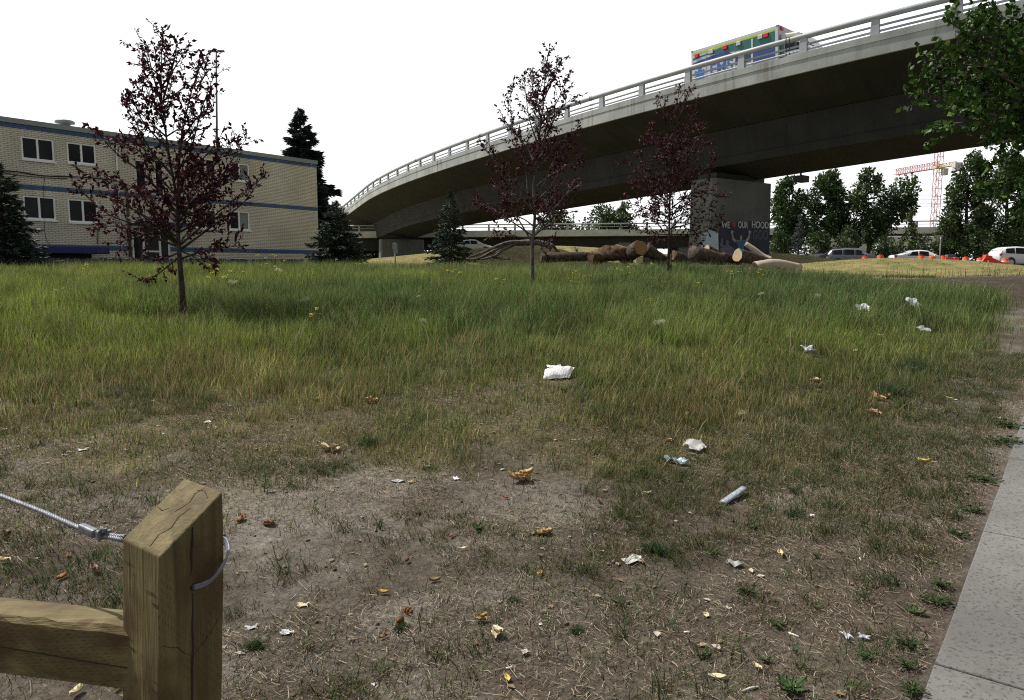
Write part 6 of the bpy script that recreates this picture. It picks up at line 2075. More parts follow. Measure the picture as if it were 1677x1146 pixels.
    mb = MB(); mb.lathe([(.0055, -.004), (.0055, .004)], c + dd * .014 + uz * .013, 6, rm); mb.lathe([(.0055, -.004), (.0055, .004)], c + dd * .020 - sx * .006 + uz * .009, 6, rm); mb.build('clamp_nut', M_STEEL, clampo)
    # loop of thin wire coming round the right side of the post into a hole
    h = Vector(pix(315, 968, 1.42)); hole = facept(F_, R_, (h.x - F_.x) / (R_.x - F_.x), h.z)
    for j in range(5):
        o = (j - 2) * .0022
        p = [hole - nR * .01 + Vector((0, 0, o)), hole + nR * .006 + Vector((0, 0, .002 + o)), Vector(pix(340, 948, 1.452)) + nR * (.010 + .001 * j) + Vector((0, 0, o)), Vector(pix(360, 926, 1.475)) + nR * .008 + Vector((0, 0, o)),
             Vector(pix(371.5, 908, 1.50)) + Vector((.001 * j, 0, o)), Vector(pix(371, 893, 1.53)) + Vector((.001 * j, 0, o)), Vector(pix(364, 884, 1.56)) + Vector((0, .006, o)), Vector(pix(340, 880, 1.60)) + Vector((0, 0, o))]
        mb = MB(); mb.tube(spline(p, 6), .0019, 6); mb.build('wire_loop', plain('grey steel wire', (.20, .22, .25), .4, .15, 60, metal=.6) if j == 0 else bpy.data.materials['grey steel wire'], root, True)
    mb = MB(); mb.lathe([(.008, -.002), (.008, .0008)], hole, 12, Vector((0, 0, 1)).rotation_difference(nR).to_matrix()); mb.build('drilled_hole', M_DARK, post)
make_cable_fence()

# ------------------------------------------------------------------ litter, leaves, weeds
LR = random.Random(21)


def sheet(mb, c, w, l, rot, crumple, cols, n=7, lift=.01, roll=0.0, tilt=(0, 0), seed=0, ragged=.0):
    """a crumpled thin sheet with real thickness"""
    rr = random.Random(seed); ph = [rr.uniform(0, 6.28) for _ in range(6)]
    vs, cs = [], []
    for s in (1, 0):
        for i in range(n):
            for j in range(n):
                a, b = i / (n - 1) - .5, j / (n - 1) - .5
                x, y = a * w * (1 + ragged * math.sin(7 * b + ph[0])), b * l * (1 + ragged * math.sin(6 * a + ph[1]))
                h = crumple * (.5 * math.sin(a * 7 + ph[2] + b * 4) + .4 * math.sin(b * 9 + ph[3] - a * 5) + .25 * math.sin(a * 17 + b * 13 + ph[4]))
                h += roll * (2 * a) ** 2 + tilt[0] * x + tilt[1] * y
                z = h + lift + crumple * .8
                X, Y = x * math.cos(rot) - y * math.sin(rot), x * math.sin(rot) + y * math.cos(rot)
                vs.append((c[0] + X, c[1] + Y, c[2] + z + s * .0008))
                k = .5 + .5 * math.sin(a * 11 + b * 9 + ph[5]); cs.append(tuple(cols[0][q] * (1 - k) + cols[1][q] * k for q in range(3)))
    N = n * n; fs = []
    for i in range(n - 1):
        for j in range(n - 1):
            q = (i * n + j, i * n + j + 1, (i + 1) * n + j + 1, (i + 1) * n + j)
            fs.append(q); fs.append(tuple(N + k for k in reversed(q)))
    edge = [j for j in range(n)] + [i * n + n - 1 for i in range(1, n)] + [(n - 1) * n + j for j in range(n - 2, -1, -1)] + [i * n for i in range(n - 2, 0, -1)]
    for k in range(len(edge)):
        a, b = edge[k], edge[(k + 1) % len(edge)]
        fs.append((a, b, N + b, N + a))
    base = len(mb.v)
    mb.add(vs, fs); mb.c += cs


def leaf_shape(mb, c, L, W, rot, curl, cols, lift=.008, tilt=0.0, seed=0):
    rr = random.Random(seed); n = 7
    vs, cs = [], []
    for s in (1, 0):
        for i in range(n):
            t = i / (n - 1); ww = W * (math.sin(math.pi * (t * .92 + .04)) ** .7) * (1 - .25 * t)
            for j in (-1, -.5, 0, .5, 1):
                x = (t - .5) * L; y = j * ww * .5
                z = lift + curl * W * j * j + curl * .5 * L * (t - .5) ** 2 * 2 + rr.uniform(-1, 1) * .04 * W + tilt * x
                vs.append((c[0] + x * math.cos(rot) - y * math.sin(rot), c[1] + x * math.sin(rot) + y * math.cos(rot), c[2] + z + s * .0006))
                k = .5 * abs(j) + .5 * rr.random(); cs.append(tuple(cols[0][q] * (1 - k) + cols[1][q] * k for q in range(3)))
    N = n * 5; fs = []
    for i in range(n - 1):
        for j in range(4):
            q = (i * 5 + j, i * 5 + j + 1, (i + 1) * 5 + j + 1, (i + 1) * 5 + j)
            fs.append(q); fs.append(tuple(N + k for k in reversed(q)))
    edge = list(range(5)) + [i * 5 + 4 for i in range(1, n)] + [(n - 1) * 5 + j for j in (3, 2, 1, 0)] + [i * 5 for i in range(n - 2, 0, -1)]
    for k in range(len(edge)):
        a, b = edge[k], edge[(k + 1) % len(edge)]; fs.append((a, b, N + b, N + a))
    mb.add(vs, fs); mb.c += cs


C_WHITE = ((.74, .74, .76), (.80, .80, .80)); C_OFF = ((.55, .53, .47), (.72, .70, .63)); C_TAN = ((.30, .19, .08), (.50, .36, .19)); C_PALE = ((.55, .45, .28), (.66, .58, .40))
C_BROWN = ((.16, .085, .04), (.30, .17, .085)); C_ORANGE = ((.20, .085, .035), (.32, .16, .075)); C_YEL = ((.50, .36, .05), (.60, .48, .12)); C_CLEAR = ((.40, .42, .44), (.62, .64, .67))
def px_size(u, v, w): p = at(u, v); return w * (p - Vector((0, 0, EYE))).length / 1220


def item(kind, u, v, wpx, label, cat=None, cols=None, group=None, rot=None, k2=.7, name=None, clr=None, lift=0.0, tilt=(0, 0)):
    p = at(u, v); s = px_size(u, v, wpx); seed = int(u * 7 + v); rr = random.Random(seed)
    rot = rr.uniform(0, 6.28) if rot is None else rot
    mb = MB(); m = M_LITTER
    p = p + Vector((0, 0, lift))
    if kind == 'sheet':
        sheet(mb, p, s, s * k2 * 1.3, rot, s * .10, cols or C_WHITE, seed=seed, ragged=.12, lift=.004 + abs(tilt[1]) * s * .4, tilt=tilt); nm, ct = name or 'paper_scrap', cat or 'litter'
    elif kind == 'chip':
        sheet(mb, p, s, s * k2, rot, s * .07, cols or C_OFF, n=5, lift=.003, seed=seed, ragged=.3, roll=s * .12); nm, ct = name or 'paper_scrap', cat or 'litter'
    elif kind == 'film':
        sheet(mb, p, s, s * k2 * 1.2, rot, s * .14, cols or C_CLEAR, n=9, seed=seed, ragged=.2, lift=.01 + abs(tilt[1]) * s * .4, tilt=tilt); nm, ct = name or 'plastic_wrapper', cat or 'litter'; m = M_PLASTIC
    elif kind == 'leaf':
        leaf_shape(mb, p, s * 1.15, s * .6, rot, rr.uniform(.2, .6), cols or C_TAN, seed=seed); nm, ct = name or 'dry_leaf', cat or 'leaf'
    elif kind == 'curl':
        leaf_shape(mb, p, s, s * .6, rot, .34, cols or C_TAN, seed=seed, lift=.004, tilt=.12); leaf_shape(mb, p + Vector((s * .1, .01, .004)), s * .7, s * .4, rot + .9, .42, cols or C_TAN, seed=seed + 1, lift=.01); nm, ct = name or 'dry_leaf', cat or 'leaf'
    elif kind == 'pile':
        for k in range(9):
            a = rr.uniform(0, 6.28); r = s * .38 * math.sqrt(rr.random())
            leaf_shape(mb, p + Vector((math.cos(a) * r, math.sin(a) * r * .7, rr.uniform(0, .03))), s * rr.uniform(.32, .52), s * rr.uniform(.2, .32), rr.uniform(0, 6.28), rr.uniform(.15, .55), cols or C_TAN, seed=seed + k, tilt=rr.uniform(-.5, .5))
        nm, ct = name or 'leaf_pile', cat or 'leaf pile'
    elif kind == 'butt':
        d = Vector((math.cos(rot), math.sin(rot), 0)) * s * .5; q = p + Vector((0, 0, .0045))
        mb.tube([q - d, q + d], .004, 8, col=(.72, .70, .66)); nm, ct = name or 'cigarette_butt', cat or 'cigarette butt'
    elif kind == 'stick':
        d = Vector((math.cos(rot), math.sin(rot), 0)) * s * .5; q = p + Vector((0, 0, .006))
        mb.tube([q - d, q + Vector((0, 0, .003)), q + d], [.003, .005, .004], 7, col=(.62, .60, .54)); nm, ct = name or 'stick', cat or 'stick'
    elif kind == 'cone':
        pr = []
        for k in range(9):
            t = k / 8; r = .016 * math.sin(math.pi * (t * .85 + .1)) * (1.15 if k % 2 else .8); pr.append((r, (t - .5) * .055))
        mx = (Matrix.Rotation(rot, 3, 'Z') @ Matrix.Rotation(R(82), 3, 'Y'))
        b0 = len(mb.v); mb.lathe(pr, p + Vector((0, 0, .017)), 10, mx)
        mb.c += [((.20, .09, .035) if rr.random() > .4 else (.09, .045, .02)) for _ in range(len(mb.v) - b0)]
        nm, ct = name or 'fir_cone', cat or 'cone'
    o = mb.build(nm, m, None, kind in ('leaf', 'curl', 'pile', 'butt', 'film'))
    tag(o, label, ct, group)
    clear(p, clr if clr else max(.05, s * .62))
    return o


G_SH, G_FILM, G_LEAF, G_PILE, G_CHIP = 'white paper litter in the grass', 'plastic litter in the grass', 'single dry leaves on the ground', 'heaps of dry leaves on the ground', 'small pale scraps on the bare dirt'
# the large white bag in the middle of the grass: puffed, with folded corners
def paper_bag():
    p = at(914, 622); s = px_size(914, 620, 46)
    mb = MB(); n = 12; vs = []
    for layer in (1, 0):
        for i in range(n):
            for j in range(n):
                a, b = i / (n - 1) - .5, j / (n - 1) - .5
                puff = (max(0, 1 - (2 * a) ** 2) * max(0, 1 - (2 * b) ** 2)) ** .5
                z = puff * (.055 if layer else -.01) + .02 + .006 * math.sin(a * 15 + b * 8) * (1 if layer else 0) + .16 * (b + .5) * .55
                x = a * s * (1 + .14 * b) + .05 * b; y = b * s * .50
                vs.append((p.x + x, p.y + y + .04, p.z + z + .02 * a))
    N = n * n; fs = []
    for i in range(n - 1):
        for j in range(n - 1):
            q = (i * n + j, i * n + j + 1, (i + 1) * n + j + 1, (i + 1) * n + j); fs.append(q); fs.append(tuple(N + k for k in reversed(q)))
    edge = [j for j in range(n)] + [i * n + n - 1 for i in range(1, n)] + [(n - 1) * n + j for j in range(n - 2, -1, -1)] + [i * n for i in range(n - 2, 0, -1)]
    for k in range(len(edge)): a, b = edge[k], edge[(k + 1) % len(edge)]; fs.append((a, b, N + b, N + a))
    mb.add(vs, fs, (.80, .80, .81)); sheet(mb, (p.x - .03, p.y + .13, p.z + .10), .16, .10, .3, .012, C_WHITE, seed=4, lift=.02)
    o = mb.build('paper_bag', M_LITTER, None, False)
    tag(o, 'large crumpled white paper bag lying alone in the middle of the grass', 'litter', G_SH); clear(p, .20)
paper_bag()
item('sheet', 1496, 512, 17, 'white sheet of paper farthest right in the tall grass', group=G_SH, cols=((.62, .64, .68), (.78, .78, .80)), lift=.10, clr=.34, rot=.3, tilt=(.1, .75))
item('sheet', 1412, 518, 18, 'flat white paper left of the farthest right sheet in the tall grass', group=G_SH, cols=((.6, .62, .66), (.75, .75, .78)), lift=.10, clr=.34, rot=-.1, tilt=(0, .45))
item('film', 1511, 551, 16, 'pale grey plastic bag in the grass below the farthest right sheet', group=G_FILM, lift=.06, clr=.24, rot=.2, tilt=(0, .45))
item('film', 1324, 584, 20, 'silvery wrapper in the tall grass right of the white paper bag', group=G_FILM, lift=.05, rot=.4, k2=.5, clr=.22, tilt=(0, .4))
item('film', 1497, 605, 16, 'grey plastic scrap beside a dark grass clump near the sidewalk', group=G_FILM, cols=((.22, .23, .23), (.36, .37, .37)), clr=.12)
item('film', 1138, 738, 32, 'white translucent plastic bag just above the pale blue wrapper', group=G_FILM, cols=((.50, .51, .48), (.66, .66, .63)), clr=.13, rot=.2, tilt=(0, .35))
item('film', 1108, 760, 36, 'narrow pale blue and white striped wrapper in the dry grass', group=G_FILM, cols=((.14, .36, .46), (.66, .70, .72)), rot=-.55, k2=.22, clr=.13)
def sleeve():
    a, b = at(1184, 828, .012), at(1218, 810, .035); d = (b - a); s = Vector((d.y, -d.x, 0)).normalized() * .026
    mb = MB(); n = 9; vs, cs = [], []
    for k in range(n):
        t = k / (n - 1); p = a + d * t
        for j in range(8):
            q = 2 * math.pi * j / 8; r = 1 + .12 * math.sin(5 * t * 3 + j * 2)
            vs.append(p + s * math.cos(q) * r + Vector((0, 0, .012 * math.sin(q) * r + .008))); cs.append((.34 + .25 * ((j + k) % 3 == 0), .39 + .23 * ((j + k) % 3 == 0), .44 + .2 * ((j + k) % 3 == 0)))
    mb.add(vs, [(k * 8 + j, k * 8 + (j + 1) % 8, k * 8 + 8 + (j + 1) % 8, k * 8 + 8 + j) for k in range(n - 1) for j in range(8)] + [tuple(range(8)), tuple((n - 1) * 8 + j for j in range(8))]); mb.c += cs
    o = mb.build('plastic_sleeve', M_PLASTIC, None, True); tag(o, 'long clear grey plastic sleeve lying aslant on the dirt', 'litter', G_FILM); clear((a + b) / 2, .17)
sleeve()
item('sheet', 1036, 921, 34, 'crumpled off-white paper with a brown corner on the dirt', group=G_SH, cols=((.46, .47, .42), (.66, .66, .60)), k2=.5)
item('leaf', 1051, 923, 14, 'small brown leaf touching the crumpled off-white paper', group=G_LEAF, cols=C_BROWN)
item('sheet', 652, 790, 20, 'small white receipt lying by a yellow leaf', group=G_SH, k2=.3, rot=.1, cols=((.60, .60, .60), (.72, .72, .72)))
item('leaf', 673, 792, 11, 'small yellow leaf just right of the white receipt', group=G_LEAF, cols=C_YEL)
item('chip', 747, 786, 14, 'white oval scrap right of the white receipt', group=G_CHIP, cols=C_WHITE)
item('pile', 855, 788, 54, 'largest heap of curled tan leaves, in the middle of the dirt', group=G_PILE, cols=((.34, .21, .08), (.56, .42, .22)))
item('pile', 543, 740, 34, 'pale tan crumpled leaf heap left of a dark grass clump', group=G_PILE, cols=((.42, .32, .19), (.58, .48, .32)))
item('pile', 608, 662, 34, 'tan leaf heap half sunk in the dry grass', group=G_PILE)
item('curl', 519, 657, 18, 'small pale leaf curled in the dry grass left of the tan heap', group=G_LEAF, cols=C_PALE)
item('pile', 1441, 655, 30, 'orange tan leaf heap in the grass near the sidewalk, the upper of two', group=G_PILE, cols=((.40, .22, .09), (.55, .36, .2)))
item('pile', 1428, 681, 30, 'brown tan leaf heap in the grass near the sidewalk, the lower of two', group=G_PILE, cols=((.38, .20, .09), (.55, .38, .24)))
item('curl', 1335, 626, 22, 'pale curled leaves in the grass left of the two leaf heaps', group=G_LEAF, cols=C_PALE)
item('curl', 1341, 642, 10, 'tiny tan leaf under the pale curled leaves', group=G_LEAF)
item('curl', 1400, 646, 14, 'tan curled leaf just left of the upper leaf heap', group=G_LEAF, cols=C_BROWN)
item('curl', 1440, 558, 14, 'pale curled leaf in the tall grass left of the grey bag', group=G_LEAF, cols=C_PALE, lift=.05)
item('curl', 1400, 582, 12, 'cream curled leaf in the tall grass right of the silvery wrapper', group=G_LEAF, cols=C_PALE, lift=.04)
item('curl', 890, 877, 30, 'brown curled leaf with a pale tip below the largest heap', group=G_LEAF, cols=((.24, .13, .06), (.5, .36, .2)))
item('curl', 787, 1020, 24, 'olive curled leaf standing up on the dirt beside the cupped leaf', group=G_LEAF, cols=((.26, .19, .07), (.36, .27, .12)), lift=.008)
item('curl', 812, 1043, 28, 'cupped tan leaf with a white underside on the dirt', group=G_LEAF, cols=((.40, .30, .12), (.70, .66, .54)), lift=.006)
item('leaf', 884, 944, 14, 'narrow bright yellow leaf standing on the dirt', group=G_LEAF, cols=C_YEL, rot=1.2)
item('leaf', 831, 1115, 16, 'yellow leaf at the bottom edge of the dirt', group=G_LEAF, cols=C_YEL, rot=1.8)
item('leaf', 628, 974, 15, 'orange yellow leaf left of the two cones', group=G_LEAF, cols=((.42, .25, .06), (.5, .34, .1)))
item('cone', 655, 1022, 16, 'brown cone on the dirt, the lower left of the pair', group='two cones on the dirt')
item('cone', 668, 1006, 14, 'brown cone on the dirt, the upper right of the pair', group='two cones on the dirt')
item('curl', 628, 1046, 13, 'small brown curled leaf below the cones', group=G_LEAF, cols=C_ORANGE)
item('chip', 497, 993, 15, 'cream scrap lying right of the timber post', group=G_CHIP, cols=C_PALE)
item('chip', 136, 738, 13, 'cream scrap in the dry grass above the timber post', group=G_CHIP, cols=C_OFF)
item('chip', 339, 693, 12, 'small white scrap in the dry grass above the post on its right', group=G_CHIP, cols=C_OFF)
item('chip', 6, 705, 9, 'tiny pale scrap by the left edge of the dry grass', group=G_CHIP, cols=C_OFF)
item('chip', 412, 1030, 16, 'grey white flat stone nearest the timber post', name='flat_stone', cat='stone', group='flat pale stones by the post', cols=((.42, .42, .44), (.5, .5, .52)))
item('chip', 470, 1038, 18, 'brighter flat stone a step right of the timber post', name='flat_stone', cat='stone', group='flat pale stones by the post', cols=((.5, .5, .5), (.6, .6, .6)))
item('leaf', 758, 901, 12, 'small cream leaf right of the dark red leaf on the dirt', group=G_LEAF, cols=C_PALE)
item('leaf', 740, 881, 13, 'orange leaf upright on the dirt above the small cream leaf', group=G_LEAF, cols=C_ORANGE)
item('leaf', 667, 922, 10, 'dark red brown leaf on the dirt left of the cream leaf', group=G_LEAF, cols=((.12, .03, .02), (.2, .06, .03)))
item('leaf', 712, 954, 16, 'dark brown leaf shred beside a lying stem', group=G_LEAF, cols=C_BROWN)
item('leaf', 828, 818, 9, 'dark red leaf below the largest leaf heap', group=G_LEAF, cols=((.20, .04, .02), (.28, .08, .03)))
item('leaf', 981, 824, 12, 'orange tan leaf on the dirt right of the dark red leaf', group=G_LEAF, cols=C_ORANGE)
item('curl', 395, 854, 20, 'orange brown curled leaf just right of the post top', group=G_LEAF, cols=C_ORANGE)
item('curl', 441, 862, 22, 'brown curled leaf further right of the post top', group=G_LEAF, cols=C_BROWN)
item('leaf', 101, 950, 16, 'orange brown leaf above the timber rail, the brighter one', group=G_LEAF, cols=C_ORANGE)
item('leaf', 155, 938, 18, 'dull brown leaf above the timber rail near the post', group=G_LEAF, cols=((.20, .13, .09), (.3, .2, .14)))
item('leaf', 112, 915, 12, 'rust coloured leaf under the steel cable', group=G_LEAF, cols=C_ORANGE)
item('leaf', 8, 923, 16, 'pale cream leaf at the left edge above the timber rail', group=G_LEAF, cols=C_PALE)
item('curl', 8, 879, 20, 'dark brown curled leaf at the left edge below the cable', group=G_LEAF, cols=((.1, .06, .04), (.2, .11, .06)))
item('leaf', 125, 1140, 20, 'pale cream leaf under the timber rail', group=G_LEAF, cols=C_PALE)
item('leaf', 193, 1131, 12, 'yellow leaf at the foot of the timber post', group=G_LEAF, cols=C_YEL)
item('leaf', 1278, 911, 16, 'plump cream yellow leaf on the dirt toward the sidewalk', group=G_LEAF, cols=((.60, .47, .18), (.66, .56, .30)))
item('leaf', 1230, 938, 13, 'pale triangular leaf below left of the cream yellow leaf', group=G_LEAF, cols=C_PALE)
item('leaf', 1060, 810, 13, 'cream yellow leaf below the pale blue wrapper', group=G_LEAF, cols=((.55, .46, .2), (.62, .54, .3)))
item('leaf', 1513, 760, 14, 'bright yellow leaf near the sidewalk', group=G_LEAF, cols=C_YEL)
item('leaf', 1527, 759, 9, 'tan leaf touching the bright yellow leaf near the sidewalk', group=G_LEAF)
item('leaf', 1174, 1114, 22, 'pale yellow leaf near the bottom edge left of the white stick', group=G_LEAF, cols=((.60, .52, .28), (.68, .62, .42)))
item('stick', 1228, 1131, 30, 'bleached white stick at the bottom edge', group='bleached sticks', rot=.4)
item('leaf', 1240, 1098, 15, 'cream leaf above the bleached white stick', group=G_LEAF, cols=C_PALE)
item('film', 1386, 1046, 18, 'milky wrapper on the dirt, the left one of two near the sidewalk', group=G_FILM, k2=.4)
item('film', 1415, 1048, 14, 'crumpled milky wrapper on the dirt, the right one of two near the sidewalk', group=G_FILM)
item('butt', 1300, 1041, 16, 'white cigarette end on the dirt below the cream yellow leaf', group='cigarette ends', rot=-.9)
item('butt', 1409, 917, 9, 'white cigarette end nearest the sidewalk', group='cigarette ends', rot=1.3)
item('butt', 834, 1096, 10, 'cigarette end right beside the yellow leaf at the bottom edge', group='cigarette ends', rot=.3)
item('butt', 1125, 1037, 9, 'cigarette end at the left of the small green rosette weeds', group='cigarette ends', rot=.1)
item('chip', 1157, 1010, 12, 'cream scrap on the dirt left of the bleached stick, above it', group=G_CHIP, cols=C_PALE)
item('chip', 1193, 998, 8, 'tiny white scrap right of the cream scrap', group=G_CHIP, cols=C_OFF)
item('chip', 613, 1122, 8, 'tiny white scrap at the bottom edge right of the post', group=G_CHIP, cols=C_WHITE)
item('chip', 885, 1024, 7, 'tiny white scrap right of the cupped leaf', group=G_CHIP, cols=C_WHITE)
item('chip', 1330, 846, 9, 'white scrap right of the long plastic sleeve', group=G_CHIP, cols=C_WHITE)
item('film', 1203, 928, 20, 'clear crinkled film scrap left of the pale triangular leaf', group=G_FILM, cols=((.3, .31, .3), (.5, .5, .49)))
item('leaf', 1555, 655, 10, 'pale leaf in the short grass beside the sidewalk, upper', group=G_LEAF, cols=C_PALE)
item('chip', 1562, 656, 8, 'tiny scrap touching the pale leaf by the sidewalk', group=G_CHIP, cols=C_OFF)
item('chip', 1632, 686, 10, 'grey scrap at the very edge of the sidewalk', group=G_CHIP, cols=((.4, .4, .42), (.5, .5, .5)))
item('curl', 1124, 682, 16, 'pale curled leaf in dry grass left of the feathery grass heads', group=G_LEAF, cols=C_PALE)
item('curl', 1095, 724, 14, 'tan curled leaf in dry grass above the pale blue wrapper', group=G_LEAF)
item('curl', 1173, 713, 13, 'dark orange curled leaf above the white translucent bag', group=G_LEAF, cols=C_ORANGE)


# broad-leaved weeds
WEEDCOL = ((.035, .075, .022), (.075, .125, .04))
def weed(u, v, wpx, label=None, kind='rosette'):
    p = at(u, v); s = px_size(u, v, wpx); seed = int(u * 3 + v * 5); rr = random.Random(seed)
    root = None
    mb = MB()
    if kind == 'rosette':
        for k in range(rr.randint(8, 13)):
            a = rr.uniform(0, 6.28); L = s * rr.uniform(.35, .6)
            c = p + Vector((math.cos(a) * L * .5, math.sin(a) * L * .5, .004))
            leaf_shape(mb, c, L, L * rr.uniform(.32, .5), a, .35, WEEDCOL, lift=.006, tilt=rr.uniform(.15, .6), seed=seed + k)
    elif kind == 'mat':
        for k in range(46):
            a = rr.uniform(0, 6.28); r = s * .5 * math.sqrt(rr.random())
            c = p + Vector((math.cos(a) * r, math.sin(a) * r * .8, rr.uniform(.0, .035)))
            leaf_shape(mb, c, s * rr.uniform(.08, .16), s * rr.uniform(.05, .09), rr.uniform(0, 6.28), .3, WEEDCOL, lift=.006, tilt=rr.uniform(-.5, .5), seed=seed + k)
            mb.tube([p + Vector((0, 0, .004)), (p + c) / 2 + Vector((0, 0, .012)), c + Vector((0, 0, .008))], .0016, 4, False, col=(.07, .10, .035))
    else:
        h = s
        mb.tube([p, p + Vector((.01, 0, h * .5)), p + Vector((.0, .01, h))], [.003, .0025, .001], 5, col=(.05, .09, .03))
        for k in range(22):
            t = .15 + .85 * k / 22; a = k * 2.4; L = h * .26 * (1.15 - t)
            c = p + Vector((math.cos(a) * L * .5, math.sin(a) * L * .5, h * t))
            leaf_shape(mb, c, L, L * .28, a, .3, ((.05, .11, .025), (.09, .16, .04)), lift=0, tilt=.5, seed=seed + k)
    o = mb.build('weed', M_GRASS, None, True)
    tag(o, label, 'weed', 'broad-leaved weeds on the dirt'); clear(p, s * .35)
for u, v, w, k, lab in ((1297, 1132, 46, 'rosette', 'largest green rosette weed at the bottom edge'), (1250, 1084, 28, 'rosette', 'green rosette weed above left of the largest rosette'),
                        (1272, 1027, 26, 'rosette', 'green rosette weed left of the cigarette end by the two milky wrappers'), (1016, 991, 26, 'rosette', 'green rosette weed on the dirt farthest from the sidewalk'),
                        (1151, 1076, 30, 'rosette', 'bright tufted weed left of the rosette weeds near the bottom'), (1533, 990, 46, 'mat', 'wide low leafy weed touching the sidewalk, at the joint line'),
                        (1496, 1007, 28, 'rosette', 'small leafy weed left of the wide one touching the sidewalk'), (1488, 1062, 40, 'mat', 'leafy weed mat half way down the sidewalk edge'),
                        (1484, 1096, 34, 'mat', 'leafy weed mat close to the bottom of the sidewalk edge'), (1495, 1138, 40, 'mat', 'leafy weed at the bottom end of the sidewalk edge'),
                        (1541, 964, 32, 'mat', 'feathery low weed above the wide one beside the sidewalk'), (1612, 788, 46, 'mat', 'bright leafy weed mat by the sidewalk joint farther up'),
                        (1220, 972, 34, 'mat', 'low leafy weed between the clear film scrap and the plump cream leaf'), (1299, 1068, 16, 'rosette', 'small rosette weed above the largest rosette'),
                        (1412, 1077, 22, 'rosette', 'small rosette weed below the two milky wrappers'), (1300, 808, 26, 'mat', 'green tuft weed right of the long plastic sleeve'),
                        (1640, 726, 52, 'mat', 'wide green weed mat spilling on the sidewalk edge at the right'), (1655, 700, 46, 'mat', 'uppermost green weed mat beside the sidewalk'),
                        (1590, 840, 34, 'mat', 'low weed mat along the sidewalk under the bright one'), (1570, 880, 30, 'mat', 'sparse weed by the upper sidewalk joint'),
                        (1337, 912, 18, 'rosette', 'small weed right of the plump cream leaf'), (1228, 866, 20, 'rosette', 'small weed below the long plastic sleeve'),
                        (433, 806, 42, 'stem', 'upright bright green weed right of the timber post'), (518, 790, 16, 'stem', 'small upright weed between the post and the white receipt'),
                        (622, 868, 18, 'stem', 'small bright weed on the dirt below the white receipt'), (783, 868, 22, 'rosette', 'bright green weed beside the orange leaf'),
                        (825, 1048, 14, 'stem', 'small green weed touching the cupped leaf'), (55, 660, 40, 'mat', 'dark clover-like weed in the dry grass at the left edge'), (925, 642, 22, 'mat', 'dark small weed below the white paper bag')):
    weed(u, v, w, lab, k)

# dark grass clumps that stand out
def clump(u, v, wpx, label):
    p = at(u, v); s = px_size(u, v, wpx); n = 260
    x = p.x + rs.normal(0, s * .22, n); y = p.y + rs.normal(0, s * .2, n)
    c = colmix((.022, .048, .020), (.05, .08, .026), rs.random(n))
    V, Q, T, C = blades(x, y, rs.uniform(.5, 1.1, n) * s * .5, rs.uniform(.003, .005, n), rs.uniform(.2, 1.0, n), c, 3, c * 1.3)
    tag(np_mesh('grass_clump', V, [Q, T], M_GRASS, C), label, 'grass clump', 'dark grass clumps')
for q in ((605, 728, 46, 'dark thick grass clump right of the pale tan leaf heap'), (1500, 612, 70, 'dark thick grass clump near the sidewalk below the grey bag'), (1190, 650, 40, 'grass clump left of the feathery grass heads'),
          (1460, 648, 56, 'dark grass clump just right of the upper leaf heap'), (1300, 845, 30, 'grass clump between the plastic sleeve and the sidewalk'), (1075, 905, 50, 'grass clump right of the crumpled off-white paper'),
          (840, 985, 22, 'small grass clump above the olive curled leaf'), (945, 1035, 26, 'small lone grass clump on the dirt right of the cupped leaf'), (418, 1062, 34, 'lone grass clump on the dirt right of the timber post'), (655, 1030, 26, 'small grass clump touching the cones')):
    clump(*q)

# yellow wildflowers and pale feathery heads in the tall grass
M_STEM = plain('green stem', (.05, .09, .03), .7, .2)
M_YFL = plain('yellow petals', (.80, .66, .03), .6, .1); M_FEATH = attr_mat('feathery seed heads', .8, .4, .1)
def flower_plant(u, v, n, spread, label):
    g = at(u, v + 30); Y = g.y; rr = random.Random(int(u + v))
    root = thing('yellow_wildflower', label, 'wildflower', g, 'yellow wildflowers in the tall grass')
    st, fl = MB(), MB()
    for k in range(n):
        h = Vector(pix(u + rr.gauss(0, spread), v + rr.gauss(0, spread * .55), Y + rr.uniform(-.5, .5)))
        b = ground(g.x + (h.x - g.x) * .6, h.y)
        st.tube([b, (b + h) / 2 + Vector((rr.uniform(-.02, .02), 0, .02)), h], [.003, .0025, .002], 4, False)
        for j in range(rr.randint(3, 6)):
            c = h + Vector((rr.gauss(0, .018), rr.gauss(0, .018), rr.uniform(-.03, .012)))
            r = .016 + .0010 * Y
            for q in range(4):
                a = q * math.pi / 2 + rr.random()
                d = Vector((math.cos(a), math.sin(a), .35)).normalized() * r; s = Vector((-math.sin(a), math.cos(a), 0)) * r * .45
                fl.add([c, c + d * .6 + s, c + d, c + d * .6 - s], [(0, 1, 2, 3)])
    st.build('stem', M_STEM, root); fl.build('flower', M_YFL, root)
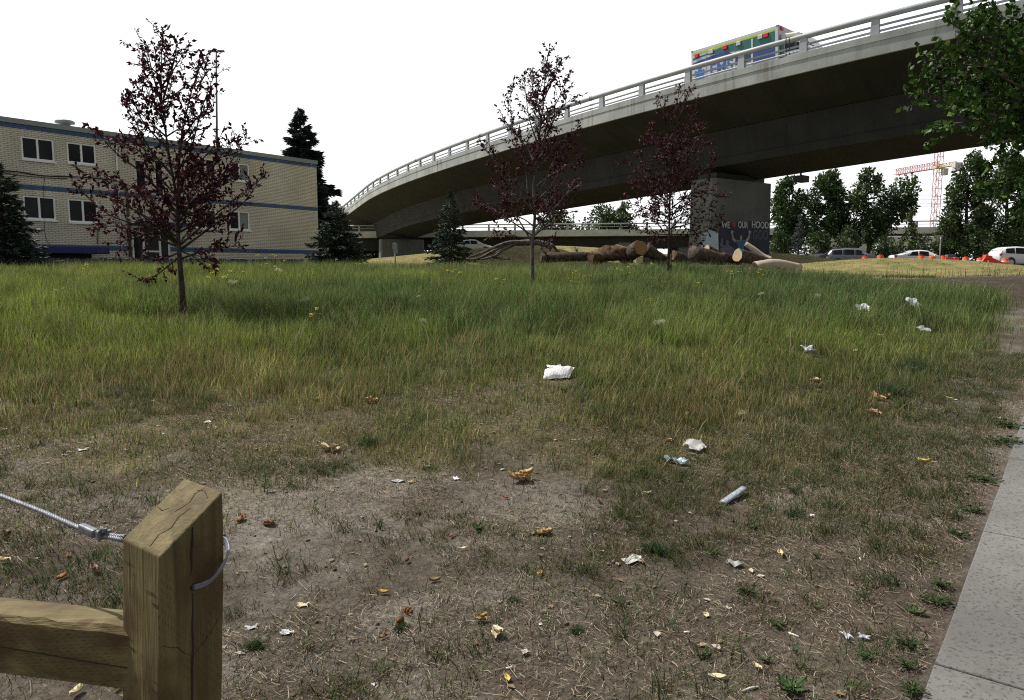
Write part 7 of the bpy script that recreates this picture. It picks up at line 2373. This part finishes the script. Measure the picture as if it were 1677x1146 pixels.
for q in ((815, 465, 6, 12, 'yellow wildflowers just left of the middle purple trunk'), (945, 455, 14, 16, 'largest patch of yellow wildflowers, right of the middle purple trunk'), (1018, 440, 5, 12, 'yellow wildflowers under the tipped thick log'),
          (1080, 462, 5, 10, 'yellow wildflowers at the foot of the farthest purple tree'), (1132, 464, 4, 8, 'yellow wildflowers right of the farthest purple trunk'), (1196, 449, 5, 10, 'yellow wildflowers before the log with the slanted cut'),
          (1245, 443, 4, 10, 'yellow wildflowers before the smooth peeled trunk'), (372, 452, 14, 16, 'dense yellow wildflowers right of the largest purple trunk'), (440, 428, 8, 18, 'yellow wildflowers before the low windows of the brick block'),
          (104, 474, 4, 8, 'yellow wildflowers in the grass far left of the largest purple tree'), (135, 432, 4, 8, 'yellow wildflowers before the blue lean-to'), (520, 512, 5, 10, 'few yellow wildflowers between the two nearer purple trees'),
          (745, 447, 6, 10, 'few yellow wildflowers below the big dead branch'), (1060, 486, 4, 10, 'yellow wildflowers above the large feathery head')):
    flower_plant(*q)
def feathery(u, v, wpx, label, n=3):
    g = at(u, v + (34 if v < 500 else 44 if v < 560 else 18)); rr = random.Random(int(u)); Y = g.y; s = wpx * Y / 1200
    root = thing('feathery_grass', label, 'seed head', g, 'pale feathery seed heads')
    st = MB(); V, D = [], []
    for k in range(n):
        h = Vector(pix(u + rr.uniform(-.5, .5) * wpx * .6, v + rr.uniform(-2, 2), Y)); b = ground(g.x + (h.x - g.x) * .5, Y)
        st.tube([b, (b + h) / 2, h], .0025, 4, False)
        for j in range(70):
            a = rr.uniform(0, 6.28); V.append(np.array(h) + [rr.gauss(0, s * .10), rr.gauss(0, s * .08), rr.uniform(-.5, .3) * s * .35]); D.append([math.cos(a) * .8, math.sin(a) * .8, rr.uniform(.1, 1.0)])
    st.build('stem', M_STEM, root)
    rg = np.random.default_rng(int(u)); n_ = len(V); L = rg.uniform(.10, .28, n_) * s
    vv, t = leaf_arrays(np.array(V), np.array(D), L, L * .12, .1, rg)
    np_mesh('seed_head', vv, [t], M_FEATH, np.tile(np.array([.46, .48, .30]), (len(vv), 1)), root)
    clear(g, .12)
for q in ((1080, 527, 26, 'largest pale feathery seed head, in the middle of the tall grass'), (694, 525, 14, 'pale feathery seed head left of the worn track'), (1215, 676, 20, 'pair of pale feathery heads in the dry grass', 2), (498, 491, 18, 'pale feathery heads right of the largest purple tree'),
          (382, 462, 16, 'pale feathery heads beside the dense yellow wildflowers'), (1340, 484, 12, 'pale feathery head right of the smooth peeled trunk'), (1247, 482, 12, 'pale feathery head below the log with the slanted cut'), (685, 484, 8, 'small pale head at the upper end of the worn track'), (455, 442, 16, 'white tuft in the grass below the right corner of the brick block')):
    feathery(*q)

make_grass()
